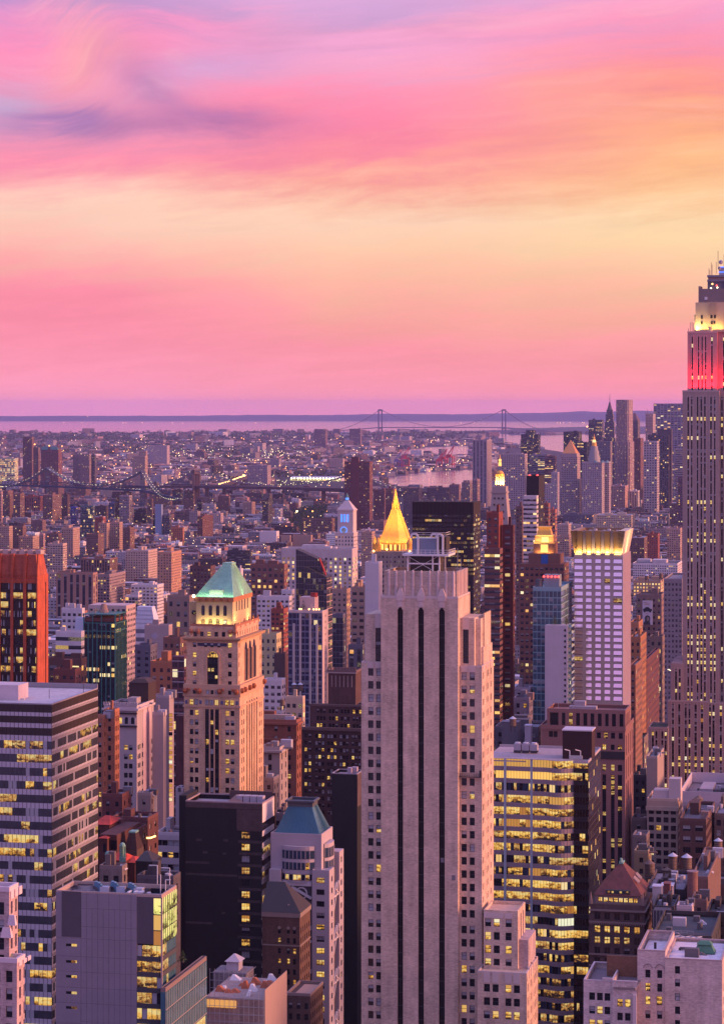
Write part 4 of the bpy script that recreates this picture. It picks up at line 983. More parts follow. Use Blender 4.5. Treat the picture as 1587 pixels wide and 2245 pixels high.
for v in(1,5,11,16,D_-1):mb.ball(b.W+.6,v,b.z(1515),.9,7,4);mb.bar((b.W+.5,v,b.z(1521)),(b.W+.6,v,b.z(1511)),.9)
b.part('gargoyle',mb,M['smooth'],kind='stuff')
# arcade stage
T2=tblk(409,521.6,573.7,1403,.9);z2=b.z(1403)
mb=MB(TC);cc=[(b.x(p,.9)-T2[0],b.x(q,.9)-T2[0])for p,q in((422.5,430.5),(499.5,508))]
ar=[(b.z(y+11),b.z(y))for y in(1411,1433.5,1454,1474,1495)]
facade(b,mb,T2,'f',z1,z2,cc,ar,kinds={'dark':1.5,'shadelit':1,'blindup':1,'lit2':.8});L2=T2[3]-T2[2]
facade(b,mb,T2,'r',z1,z2,[(1.2,2.1),(L2-2.2,L2-1.3)],ar,kinds=DIM);shell(mb,T2,z1,z2)
b.part('wall',mb,[M['brick'],M['roof']])
a0,a1=b.x(455,.9),b.x(478.5,.9);zA=b.z(1443);rA=(a1-a0)/2;am=(a0+a1)/2
mb=MB(TP)
for j in range(10):
 t0,t1=pi*j/10,pi*(j+1)/10;mb.bar((am+(rA+.35)*cos(t0),.75,zA+(rA+.35)*sin(t0)),(am+(rA+.35)*cos(t1),.75,zA+(rA+.35)*sin(t1)),.6)
mb.box(a0-.65,a0,.5,.9,b.z(1506),zA);mb.box(a1,a1+.65,.5,.9,b.z(1506),zA);b.part('arch_surround',mb,M['smooth'])
mb=MB((.008,.008,.01));mb.box(a0,a1,.8,.9,b.z(1506),zA);b.part('spandrel_strip',mb,M['smooth'])
mb=MB();P_=[(am+rA*cos(pi*j/12),.78,zA+rA*sin(pi*j/12))for j in range(13)];mb.face(P_,4,[(.5,.6)]*13)
for t_ in(-.33,0,.33):mb.box(am+rA*t_*1.6-.08,am+rA*t_*1.6+.08,.7,.77,zA,zA+rA*.85,0)
b.part('arched_window',mb,WM)
for i,y0 in enumerate((1447,1465,1481,1500)):
 for k_ in range(3):b.win((a0+(a1-a0)*(k_+.5)/3,.74,b.z(y0+10)),0,(a1-a0)/3-.25,8.5*K,(random.choice(('lit3','dark','shadelit','dark'))if i else 'dark'),'plain')
for k_ in range(3):
 v=T2[2]+L2*(.33+.17*k_);xs=T2[1]+.04;mb=MB((.02,.015,.015));r_=L2*.055
 mb.face([(xs,v-r_,b.z(1500)),(xs,v+r_,b.z(1500)),(xs,v+r_,b.z(1432))]+[(xs,v+r_*cos(pi*j/8),b.z(1432)+r_*1.6*sin(pi*j/8))for j in range(1,8)]+[(xs,v-r_,b.z(1432))],0);b.part('arched_window',mb,M['glass'])
 mb=MB(TP);mb.box(xs,xs+.25,v-r_-.35,v-r_,b.z(1500),b.z(1430));mb.box(xs,xs+.25,v+r_,v+r_+.35,b.z(1500),b.z(1430));b.part('arch_surround',mb,M['smooth'])
mb=MB((.42,.25,.14));mb.box(T2[0]-1.2,T2[1]+1.2,T2[2]-1.2,T2[3]+.6,b.z(1404),b.z(1400));mb.box(T2[0]-.8,T2[1]+.8,T2[2]-.8,T2[3]+.4,b.z(1407),b.z(1404));b.part('cornice',mb,M['smooth'])
mb=MB((.05,.05,.10));mb.box(b.x(433,.9),b.x(498,.9),.83,.9,b.z(1419),b.z(1412));b.part('tile_inlay',mb,M['smooth'])
for px in(451,465,480):b.win((b.x(px,.9),.8,b.z(1421)),0,7*K,10*K,random.choice(('lit2','blindup','lit')),'plain')
T3=tblk(417,517.6,567,1376,2.0);z3=b.z(1376);L3=T3[3]-T3[2]
mb=MB(TC);facade(b,mb,T3,'f',z2,z3,[(b.x(p,2)-T3[0],b.x(p+8,2)-T3[0])for p in(424,438.5,454,470,486,501)],[(b.z(1398.5),b.z(1388))],kinds={'dark':4,'lit':1});facade(b,mb,T3,'r',z2,z3,cols(L3,9,.8,.6),[(b.z(1398.5),b.z(1388))],kinds=DIM);shell(mb,T3,z2,z3);b.part('wall',mb,[M['brick'],M['roof']])
mb=MB((.40,.16,.09))
for v in[T3[2]+L3*k_/5 for k_ in range(6)]:mb.cyl(T3[1]-.3,v,z3-.6,z3+2.2,.7,0,6)
for px in(419,434,505,516):mb.ball(b.x(px,2),1.8,z3-1.6,.9,6,4)
mb.parapet(*T3,z3,z3+.7,.4);b.part('cresting',mb,M['smooth'],kind='stuff')
T4=tblk(430,510,550.5,1313,3.6);z4=b.z(1313.6);L4=T4[3]-T4[2];YC=(.50,.38,.22)
mb=MB(YC);facade(b,mb,T4,'f',z3,z4,[],[]);facade(b,mb,T4,'r',z3,z4,[],[]);shell(mb,T4,z3,z4);b.part('wall',mb,[M['smooth'],M['roof']])
def arched(x,y,z0,z1,w,side,mat):
 mb=MB();r_=w/2;P_=[(-r_,0,z0),(r_,0,z0)]+[(r_*cos(pi*j/8),0,z1-r_+r_*sin(pi*j/8))for j in range(9)]
 mb.face([(x+p[0],y,p[2])if side=='f' else(x,y+p[0],p[2])for p in P_],0,[(.5,.5)]*len(P_));b.part('arched_window',mb,mat)
for px in(445.5,461.5,477.5,493.5):arched(b.x(px,3.6),3.54,b.z(1353),b.z(1330.5),7.6*K,'f',M['glass'])
for k_ in range(5):arched(T4[1]+.06,T4[2]+L4*(.2+.15*k_),b.z(1345),b.z(1322),7*K,'r',M['glass'])
for px,kd in((445.5,'shade'),(461.5,'lit2'),(477.5,'lit2'),(493.5,'blindup')):b.win((b.x(px,3.6),3.5,b.z(1374)),0,8*K,11*K,kd,'sash')
mb=MB((.42,.17,.08));mb.box(T4[0]-.4,T4[1]+.4,T4[2]-.4,T4[3]+.4,b.z(1322),z4+.2)
b.part('frieze',mb,M['smooth'])
mb=MB((.16,.05,.03))
for px in(439,453,469,485,501):u=b.x(px,3.2);mb.ball(u,3.2,b.z(1318),.55,8,4)
b.part('rosette',mb,M['smooth'],kind='stuff')
mb=MB((.46,.32,.18));u0=b.x(415.5,6);mb.box(u0,T4[0]+.1,6,11,z3-1,b.z(1325));b.part('side_turret',mb,M['smooth'])
mb=MB((.02,.02,.02));mb.ball((u0+T4[0])/2,6,b.z(1348),.8,8,4);b.part('round_window',mb,M['glass'])
zr0=z4+.2;rx0,rx1=b.x(481.5,9),b.x(500,9);ym=(T4[2]+T4[3])/2;zr1=b.z(1243)
M['copper_seam']=masonry('pale_copper_roof',(.24,.50,.38),.55,.3,s2=.6)
mb=MB();mb.frust(T4[0]-.3,T4[1]+.3,T4[2]-.3,T4[3]+.3,zr0,rx0+.2,rx1-.2,ym-2.4,ym+2.4,zr1);b.part('hipped_roof',mb,M['copper_seam'])
mb=MB()
for i in range(19):t_=i/18;mb.bar((T4[0]-.3+t_*(T4[1]-T4[0]+.6),T4[2]-.36,zr0+.05),(rx0+.2+t_*(rx1-rx0-.4),ym-2.46,zr1),.13)
for i in range(15):t_=i/14;mb.bar((T4[1]+.36,T4[2]-.3+t_*(L4+.6),zr0+.05),(rx1-.15,ym-2.4+4.8*t_,zr1),.13)
b.part('roof_seam',mb,M['copper_seam'],kind='stuff')
mb=MB((.30,.55,.42));mb.box(rx0-.2,rx1+.2,ym-2.6,ym+2.6,zr1-.2,zr1+.4);b.part('roof_cap',mb,M['copper_seam'])
mb=MB((.16,.20,.22));mb.box(b.x(457,3),b.x(487,3),T4[2]+.4,T4[2]+2.4,zr0,b.z(1296));b.part('dormer',mb,M['smooth'])
b.done(100)
for u,v,s_,dr in((T4[0]+5,2.5,(9,.6),(0,.35,1)),(T4[1]-5,2.5,(9,.6),(0,.35,1)),(T4[1]+1.3,T4[2]+3,(.6,5),(-.35,0,1)),(T4[1]+1.3,T4[3]-4,(.6,6),(-.35,0,1))):
 floodlight(b,u,v,z3+.5,520,(1,.78,.28),s_,dr)
for u,v,s_,dr in((T4[0]+5,T4[2]-.9,(9,.5),(0,.7,1)),(T4[1]-4,T4[2]-.9,(9,.5),(0,.7,1)),(T4[1]+.9,ym,(.5,12),(-.7,0,1))):
 floodlight(b,u,v,zr0+.3,300,(.75,1,.45),s_,dr)
mb=MB();mb.ball(T4[0]-.6,T4[2]-.8,zr0+.3,.55,8,5);b.part('floodlamp',mb,M['lamp_white'])
# orange brick slab upper left
b=Bld('orange_tower','orange red brick tower with dark window bays and flared piers, at the left edge','skyscraper',-110,81,104,1000,1213)
LM.append((50,1213,1000,'orange brick tower'));K=1000/F;OC=(.42,.085,.04)
ztp,zsh,zwn=b.z(1217),b.z(1262),b.z(1279);RX=1.9
mb=MB(OC);mb.box(0,b.W,.6,b.D,0,zsh,0);b.part('wall',mb,M['brick'])
mb=MB((.40,.09,.05));mb.frust(0,b.W,.5,b.D,zsh,0,b.W-1.1,1.6,b.D-RX,ztp,0,1);b.part('mansard',mb,[M['brick'],M['roof']])
bays=[(-24,-2),(1,23),(29,52),(57.5,80)]
mb=MB(OC)
for px0,px1 in((-4,1),(23.5,29),(51.5,57.5),(80,83)):
 x0,x1=b.x(px0),b.x(px1);mb.box(x0,x1,-.5,.6,0,zsh+1);mb.frust(x0,x1,-.5,.8,zsh+1,x0,x1,.7,1.8,ztp+.4)
mb.box(b.W-.1,b.W+.35,-.2,b.D,0,zsh);b.part('pier',mb,M['brick'])
mb=MB(OC);mb.box(0,b.W,-.1,.6,zwn,zsh-1.5);b.part('lintel_band',mb,M['brick'])
mb=MB((.01,.01,.012));mb.box(b.W+.35,b.W+.42,b.D*.72,b.D*.78,0,zwn);b.part('window_slit',mb,M['glass'])
fs=20.2*K;random.seed(21)
DW=[M['frame'],M['glass_bronze'],M['blind'],M['lit'],M['lit2'],M['lit3']]
for f in range(18):
 z1_=zwn-f*fs-.15;lit=.1 if f==0 else random.choice((.15,.35,.7,.3))if f!=1 else.85
 mb=MB((.035,.02,.018));mb.box(0,b.W,.05,.6,z1_-fs+.05,z1_-fs+1.25);b.part('spandrel_band',mb,M['smooth'])
 for p0,p1 in bays[1:]:ribbon(b,(0,b.W,0,b.D),'f',b.x(p0),b.x(p1),z1_-fs+1.25,z1_,8,.4,lit,.6,.1,DW)
for k_ in range(6):
 mb=MB((.45,.36,.34));u=b.x(-10+k_*18,6);mb.box(u,u+2.1,5,9,ztp,ztp+1.6);b.part('roof_unit',mb,M['smooth'])
mb=MB((.30,.12,.09));mb.box(b.x(30,14),b.W-2,12,b.D-3,ztp,ztp+1.8);b.part('bulkhead',mb,M['brick'])
# curved office block, lit yellow
b=Bld('curved_office','curved office block with wavy rows of yellow lit windows and a dark side','office block',1060,1289,1316,830,1640)
LM.append((1190,1650,830,'curved yellow lit office block'));K=830/F;zt=b.z(1672);b.D=max(b.D,24)
xd=b.x(1258);N=30
def wave(t):return-.9*sin(t*pi*1.15)*(t>.62)*min(1,(t-.62)/.2)+1.2*(t<.62)*0
def wv(t):
 return.35*sin(t*7.0)-(1.9*sin(min(1,max(0,(t-.70)/.30))*pi))
CP_=[(xd*i/N,wv(i/N))for i in range(N+1)]
def strip(z0,z1,m,off=0.0,name='spandrel_band',mats=None,mt=None):
 mb=MB((.30,.23,.25))
 for i in range(N):
  a,c=CP_[i],CP_[i+1];mm=m if isinstance(m,int)else m[i]
  mb.face([(a[0],a[1]+off,z0),(c[0],c[1]+off,z0),(c[0],c[1]+off,z1),(a[0],a[1]+off,z1)],mm,[(0,0),(1,0),(1,1),(0,1)])
  if not isinstance(m,int):mb.bar((a[0],a[1]+off-.08,z0),(a[0],a[1]+off-.08,z1),.1,0)
  else:mb.face([(a[0],a[1]+off,z1),(c[0],c[1]+off,z1),(c[0],1.2,z1),(a[0],1.2,z1)],m);mb.box(a[0],a[0]+.06,a[1]+off-.05,a[1]+off,z0,z1,m)
 b.part(name,mb,mats or[M['smooth']])
mb=MB((.03,.025,.028));mb.box(0,b.W,1.3,b.D,0,zt-.5,0,top=False);b.part('core',mb,M['smooth'])
CWM=[M['frame'],M['glass'],M['glass_blue'],M['lit'],M['lit2'],M['lit3'],M['litplain'],lamp('lit_soffit',(1,.55,.10),1.05)]
random.seed(8);fh=26.6*K
lits={0:'full',1:'soft',2:.15,3:.9,4:.92,5:.9,6:.95,7:.85,8:.2,9:.3,10:.85,11:.7}
for f in range(24):
 z1_=zt-(5.2*K if f==0 else 0)-(f*fh)-(0 if f else.0);z1_=b.z(1669.5+26.6*f);z0=z1_-16.5*K
 L=lits.get(f,.6 if f<18 else.12);m=[];st=False;k_=3
 for i in range(N):
  if L=='full':m.append(4 if i>22 else 6)
  elif L=='soft':m.append(4 if i>22 else(7 if i>3 else 5))
  else:
   if random.random()<.33:st=random.random()<L*(.75 if i>23 else 1);k_=random.choice((3,4,4,4,6))
   m.append(k_ if st else random.choice((1,2,5,5)))
 strip(z0,z1_,m,.25,'window_band',CWM)
 strip(z1_-fh,z0,0,0)
 mb=MB((.02,.014,.016));mb.box(xd,b.W+.05,-.2,.9,z1_-fh,z0);b.part('spandrel_band',mb,M['smooth'])
 ribbon(b,(xd,b.W,0,b.D),'f',0,b.W-xd,z0,z1_,5,0,1 if f in(0,1,14)else(.5 if f in(7,12)else.12),.8,.1,[M['bronze'],M['glass_bronze'],M['glass_bronze'],M['lit'],M['lit2'],M['lit3']])
strip(b.z(1669.5),zt+.5,0,-.25,'fascia',[masonry('pale_fascia',(.34,.28,.29),.6)])
for u in(b.x(1107),b.x(1165)):mb=MB((.35,.42,.48));mb.box(u-.4,u+.4,-.3,.6,0,b.z(1670));b.part('column',mb,M['smooth'])
M['bronze_grid']=winmat('bronze_glass_wall',.94,.9,.02,0,gl=(.012,.007,.008),sill=.05,blind=.0)
mb=MB((.05,.03,.03));mb.box(b.W-.1,b.W+.1,.9,b.D,0,zt+.3,0,bay=1.6,fl=2.2,mg=.3);b.part('side_wall',mb,M['bronze_grid'])
mb=MB((.42,.33,.34));mb.box(0,b.W-.3,.2,b.D-.3,zt-.6,zt-.2);b.part('roof',mb,M['roof'])
mb=MB((.45,.38,.40));mb.box(xd-.3,b.W+.1,-.3,.2,zt-.4,zt+.4);mb.box(b.W-.3,b.W+.12,.2,b.D,zt-.3,zt+.45);mb.box(0,b.W,b.D-.4,b.D,zt-.3,zt+.6);b.part('parapet',mb,M['smooth'])
xb,xb1=b.x(1233,8),b.x(1297,8);mb=MB((.035,.012,.014));zb=b.z(1611);mb.box(xb,xb1,8,17,zt-.3,zb,0,top=False);b.part('stair_tower',mb,M['smooth'])
mb=MB((.55,.5,.55));mb.box(xb-.2,xb1+.2,7.8,17.2,zb,zb+.4,0);b.part('stair_tower_roof',mb,M['smooth'])
b.plan(1083,1316,1655)
for i in range(3):
 t=thing('cooling_unit','grey fan unit on the curved block roof, '+('left','middle','right')[i]+' of the three side by side','cooling unit',on(b,b.x(1128+18*i,20),18,zt),-TH,'fan units on the curved block')
 mb=MB((.38,.34,.38));mb.box(0,2.4,0,2.6,.8,2.9);mb.build('casing',[M['smooth']],t);mb=MB();mb.cyl(1.2,1.3,2.9,3.4,1.0,1.0,12);mb.build('fan',[M['zinc']],t);mb=MB();mb.box(0,2.4,0,.2,0,.8);mb.box(0,2.4,2.4,2.6,0,.8);mb.build('skid',[M['dark_metal']],t)
t=thing('cleaning_rig','white window cleaning rig beside the dark stair tower on the curved block','cleaning rig',on(b,b.x(1262,5),5,zt),-TH)
mb=MB();mb.box(-2.2,2.2,-.5,.5,.3,1.4);mb.build('carriage',[M['metal']],t)
for u in(-2,1.6):mb=MB();mb.bar((u,0,1.2),(u,0,3.0),.25);mb.bar((u,0,3.0),(u-1.6,-.8,3.5),.25);mb.build('jib',[M['white']],t)
# red granite block behind
b=Bld('granite_block','pink granite office block with tall dark windows and a flat cluttered roof','office block',1186,1370,1388,1000,1545)
LM.append((1290,1545,1000,'pink granite block'));K=1000/F;GC=(.27,.135,.12)
M['granite']=masonry('pink_granite',GC,.5,.2)
zl_=b.z(1600);mb=MB(GC);blk=(0,b.W,0,b.D)
c3=[(1320,1328.5),(1339,1347),(1354,1363.5)]
zlow=[(b.z(2000),b.z(1700))];ztw=[(b.z(1668),b.z(1651))];zmid=[(b.z(1692),b.z(1678))];zup=[(b.z(1621),b.z(1608))]
uc=[(b.x(p),b.x(q))for p,q in c3]
pl4=[(b.x(p),b.x(p+9))for p in(1203,1213,1308,1323,1339,1356)]
facade(b,mb,blk,'f',b.z(1630),zl_,pl4,zup,kinds={'dark':3,'lit3':1});facade(b,mb,blk,'f',0,b.z(1630),uc,zlow+zmid+[(b.z(1646),b.z(1634))],make=False,d=.5,md=1)
facade(b,mb,blk,'r',0,zl_,cols(b.D,4,2.0,1.0),[(z_-8,z_)for z_ in[zl_-3-9.5*i for i in range(10)]],make=False,d=.4,md=1)
shell(mb,blk,0,zl_,0,2);b.part('wall',mb,[M['granite'],M['glass'],M['roof']])
random.seed(31)
for u,v in uc:
 for j in range(26):
  z0=b.z(2000)+(b.z(1700)-b.z(2000))*j/26;b.win(((u+v)/2,.46,z0+.25),0,v-u-.1,(b.z(1700)-b.z(2000))/26-.5,pick({'dark':4,'lit3':1.6,'lit':.3}),'tri')
 b.win(((u+v)/2,.46,b.z(1692)),0,v-u-.1,b.z(1678)-b.z(1692),random.choice(('dark','lit','lit3')),'tri');b.win(((u+v)/2,.46,b.z(1646)),0,v-u-.1,b.z(1634)-b.z(1646),random.choice(('dark','lit','lit2')),'pair')
mb=MB((.03,.025,.03));mb.box(b.x(1313),b.W-.02,-.3,0,b.z(1666),b.z(1649));mb2=mb;b.part('glazed_floor',mb,M['cur'])
ux0,ux1,uy=b.x(1199,2.2),b.x(1370.7,2.2),2.2;zu=b.z(1562);ud=b.y(1382,ux1)
mb=MB(GC);blk=(ux0,ux1,uy,ud);wc_=[(b.x(1100+.3069*p,uy)-ux0,b.x(1100+.3069*q,uy)-ux0)for p,q in((343,404),(428,453),(478,505),(530,557),(582,610),(633,660),(685,712),(738,762),(786,814),(840,868))]
facade(b,mb,blk,'f',zl_,zu,wc_,[(b.z(1596),b.z(1568))],kinds={'dark':6,'lit3':.4},style='tri');facade(b,mb,blk,'r',zl_,zu,cols(ud-uy,4,1.6,1),[(b.z(1594),b.z(1570))],kinds={'dark':3,'lit':1},style='tri');shell(mb,blk,zl_,zu,0,1,top=False)
mb.box(ux0+.5,ux1-.5,uy+.5,ud-.5,zu-1.3,zu-1.0,1);mb.parapet(*blk,zu,zu+.5,.5);b.part('upper_wall',mb,[M['granite'],M['roof']])
mb=MB((.36,.2,.18));mb.box(-.2,b.W+.3,-.35,b.D,zl_-.8,zl_+.2);mb.parapet(-.1,b.W+.2,-.2,b.D,zl_+.2,zl_+1.1,.15);b.part('cornice',mb,M['granite'])
mb=MB((.35,.3,.33));u=b.x(1275,9);mb.box(u-5,u+6,8,12,zu-1,zu+.9);mb.box(u-3.2,u+1.2,10,14,zu-1,zu+2.7);b.part('bulkhead',mb,M['smooth'])
mb=MB();u=b.x(1224,8);mb.bar((u,8,zu),(u,8,zu+2.6),.12);mb.bar((u-1,8,zu+2.4),(u+1,8,zu+2.4),.1);b.part('roof_mast',mb,M['metal']);b.done(100);b.plan(1186,1388,1545)
# hotel tower with a glowing flared crown
b=Bld('hotel_tower','pale hotel tower with pink reflecting windows and a glowing flared crown','skyscraper',1258.7,1364.5,1380.8,1150,1155)
LM.append((1320,1155,1150,'glowing flared crown'));K=1150/F;HC=(.42,.33,.33);b.D=max(14,b.D)
zc=b.z(1216.7);ztp=b.z(1164.5);PXc=[(1258.7,1277.2),(1284.2,1296.5),(1304.8,1317),(1325,1337.2),(1344.7,1363)]
mb=MB(HC);blk=(0,b.W,0,b.D);rws=rows(b.z(1226.5),22,14.36*K,10.2*K);cl=[(b.x(p),b.x(q))for p,q in PXc]
facade(b,mb,blk,'f',0,zc,cl,rws,make=False,d=.3);facade(b,mb,blk,'r',0,zc,[],[]);shell(mb,blk,0,zc);b.part('wall',mb,[M['smooth'],M['roof']])
random.seed(41)
for i,(z0,z1)in enumerate(rws):
 for u,v in cl:b.win(((u+v)/2,.3,z0+.25),0,v-u,z1-z0-.25,'mir' if random.random()<.965 else random.choice(('lit3','shade')),'tri' if v-u>3 else 'pair')
 for u,v in cl:
  if i<20:mb=MB((.015,.012,.014));mb.face([(u,.29,z0-.12),(v,.29,z0-.12),(v,.29,z0+.25),(u,.29,z0+.25)]);b.part('louvre',mb,M['smooth'])
for k_ in range(9):mb=MB((.74,.60,.58));v=b.D*k_/8;mb.box(b.W,b.W+.35,v-.28,v+.28,0,zc);b.part('rib',mb,M['smooth'])  # western light put into the colour: ribs paler and pinker than the front
for k_ in range(8):mb=MB((.55,.38,.45));v=b.D*(k_+.5)/8;mb.box(b.W,b.W+.06,v-.3,v+.3,0,zc,0,bay=.8,fl=3);b.part('window_strip',mb,M['rib'])
FO=1.6
M['bronze_crown']=plain('bronze_crown_panel',(.30,.19,.10),.4,.4)
for k_,(p,q)in enumerate(PXc):
 mb=MB();u,v=b.x(p),b.x(q);fl_,fr_=(1.6 if k_==0 else 0),(1.4 if k_==4 else 0)
 mb.frust(u+.3,v-.3,.5,2.0,zc,u-fl_*.0,v+fr_,-FO if 0<k_<4 else-FO,1.6,ztp);b.part('crown_panel',mb,M['bronze_crown'])
for p,q in((1277.4,1284),(1296.6,1304.6),(1317.2,1324.8),(1337.4,1344.5)):mb=MB((.36,.28,.24));mb.box(b.x(p),b.x(q),-.1,1.2,zc-.5,ztp+.3);b.part('crown_pier',mb,M['smooth'])
mb=MB((.62,.52,.40));mb.frust(b.W-2.2,b.W-.4,.5,b.D,zc,b.W-2,b.W+FO,-FO,b.D+.6,ztp);b.part('crown_panel',mb,M['smooth'])  # paler than its bronze neighbours so the floodlit side glows; light in the colour
mb=MB((.4,.35,.38));mb.box(1,b.W-1,2,b.D-1,ztp-4,ztp-2.8);b.part('roof',mb,M['roof'])
mb=MB();mb.frust(0,1.5,.5,b.D,zc,-FO,1.5,-FO,b.D,ztp);mb.box(1,b.W,b.D-1,b.D,zc,ztp);b.part('crown_panel',mb,M['bronze_crown'])
for k_ in range(8):mb=MB((.5,.46,.5));u=4+k_*2.1;mb.box(u,u+1.4,5,8,ztp-2.8,ztp-.4+(k_%3)*.5);b.part('roof_unit',mb,M['smooth'])
for p,q in PXc:
 mb=MB();mb.box(b.x(p)+.4,b.x(q)-.3,-.5,-.15,zc+.02,zc+.35);b.part('light_strip',mb,lamp('crown_light',(1,.72,.25),3)if 'crown' not in M else M['crown'])
 floodlight(b,(b.x(p)+b.x(q))/2,-.9,zc+.45,700,(1,.66,.20),(b.x(q)-b.x(p)-.5,.5),(0,.35,1))
floodlight(b,b.W+.9,b.D/2,zc+.4,2600,(1,.74,.32),(.5,b.D),(-.4,0,1));b.done(100)
# blue-green glass tower with a white slab
b=Bld('glass_tower','blue green glass apartment tower with balconies beside the pale hotel tower','apartment tower',1168,1230,1254,1130,1285)
LM.append((1195,1290,1130,'blue green glass tower'));K=1130/F;zt=b.z(1293)
M['teal_wall']=winmat('teal_glass_wall',.86,.86,.012,0,gl=(.06,.12,.16),sill=.07,blind=.25,es=1.0)
mb=MB((.20,.34,.38));mb.box(0,b.W,0,b.D,0,zt,0,1,bay=1.9,fl=3.1,mg=.6);b.part('wall',mb,[M['teal_wall'],M['roof']])
mb=MB((.24,.36,.40));mb.parapet(0,b.W,0,b.D,zt,zt+1.2,.2);b.part('parapet',mb,M['smooth'])
u0,u1=b.x(1192,4),b.x(1226,4);mb=MB((.22,.27,.30));mb.box(u0,u1,4,11,zt,b.z(1262),0,1);b.part('bulkhead',mb,[M['smooth'],M['roof']])
mb=MB((.25,.22,.22))
for q in range(7):t0,t1=q/7*1.4,(q+1)/7*1.4;mb.bar((u0+(u1-u0)*.0+(u1-u0)*(q/7),4,b.z(1246)-2.4*(q/7)**3),(u0+(u1-u0)*((q+1)/7),4,b.z(1246)-2.4*((q+1)/7)**3),.3)
for u in(u0,(u0+u1)/2,u1-.2):mb.bar((u,4,b.z(1262)),(u,4,b.z(1247)),.25)
mb.bar((u0,4,b.z(1262)),((u0+u1)/2,4,b.z(1247)),.15);b.part('roof_canopy',mb,M['dark_metal'])
for px in(1192,1201,1209,1217,1224):mb=MB();mb.ball(b.x(px,3.6),3.6,b.z(1266),.5,6,4);b.part('red_lamp',mb,M['lamp_red'])
mb=MB((.1,.1,.12));mb.cyl(b.x(1182,5),5,zt,b.z(1272),1.7,1.7,14);b.part('tank',mb,M['smooth'])
xs0,xs1=b.x(1194.5,-6),b.x(1244,-6);zw=b.z(1369)
mb=MB((.50,.44,.48));mb.box(xs0,xs1,-6,6,0,zw,0,1);b.part('white_slab',mb,[M['smooth'],M['roof']])
u_=b.x(1238.5,-6)
for j in range(16):b.win((u_,-6.06,b.z(1382+12*j)),0,4*K,5*K,pick({'dark':5,'blind':1}),'plain')
for j in range(34):
 mb=MB((.30,.42,.45));z=zw-1-j*3.0;mb.box(xs1,xs1+1.6,-4,5,z,z+.18);mb.box(xs1+1.55,xs1+1.6,-4,5,z,z+1.1);b.part('balcony',mb,M['smooth'])
mb=MB((.20,.34,.38));mb.box(xs1-.1,xs1+.05,-5.6,6,0,zw,0,bay=2,fl=3,mg=.5);b.part('wall',mb,M['teal_wall'])
b.done(60)
conifer(on(b,xs0+4,-3,zw),4.2,2.2,'rooftop tree on the white slab of the glass tower',33,None,'terrace_tree',(.07,.09,.02))
conifer(on(b,xs1-.8,-3,zw),3.6,1.4,'small tree at the balcony corner of the white slab',34,None,'terrace_tree',(.07,.09,.02))
# brick tower with a golden mansard cap
b=Bld('brick_tower','brown brick apartment tower with a glowing golden mansard cap','apartment tower',1139,1236,1247,1330,1156)
LM.append((1193,1156,1330,'golden mansard cap'));K=1330/F
mb=MB((.20,.09,.07));zt=b.z(1237);mb.box(0,b.W,0,b.D,0,zt,0,1,bay=2.6,fl=3.2,mg=1);b.part('wall',mb,[M['apt2'],M['roof']])
def tier(p0,p1,y0,y1,c,sty,name,v=3,taper=0,dep=None):
 x0,x1=b.x(p0,v),b.x(p1,v);d=dep or(x1-x0)*.8;mb=MB(c)
 mb.frust(x0,x1,v,v+d,b.z(y1),x0+taper,x1-taper,v+taper,v+d-taper,b.z(y0));b.part(name,mb,sty);return x0,x1,d
tier(1158,1228,1215,1237,(.20,.1,.08),M['apt2'],'upper_wall',2);tier(1169,1217,1190,1216,(.28,.12,.08),M['brick'],'upper_wall',3)
tier(1172,1213,1176,1193,(.36,.18,.09),M['brick'],'lantern_wall',3.6)
x0,x1,d=tier(1170,1216,1191,1193.5,(.6,.45,.2),M['smooth'],'cornice',3.0);tier(1174,1212,1174.5,1177,(.7,.5,.2),M['smooth'],'cornice',3.4)
tier(1176,1209,1158,1176,(.85,.55,.16),M['gold'],'mansard',4,1.1);tier(1178,1207,1156,1158.5,(.85,.55,.16),M['gold'],'roof_cap',4.3)
glow=lamp('lit_lantern',(1,.62,.13),1.5)
for p0,p1,y0,y1,v in((1185,1201,1195,1212,2.8),(1187,1202,1178,1190,3.4)):mb=MB();mb.box(b.x(p0,v),b.x(p1,v),v,v+.2,b.z(y1),b.z(y0));b.part('lit_window',mb,glow)
mb=MB((.03,.12,.40));mb.box(b.x(1186,1.6),b.x(1201,1.6),1.7,2.0,b.z(1237),b.z(1217));b.part('blue_panel',mb,M['smooth'])
floodlight(b,(x0+x1)/2,1.2,b.z(1192),1500,(1,.66,.2),(11,.6),(0,.5,1));floodlight(b,(x0+x1)/2,2.0,b.z(1215),900,(1,.6,.15),(9,.6),(0,.6,1))
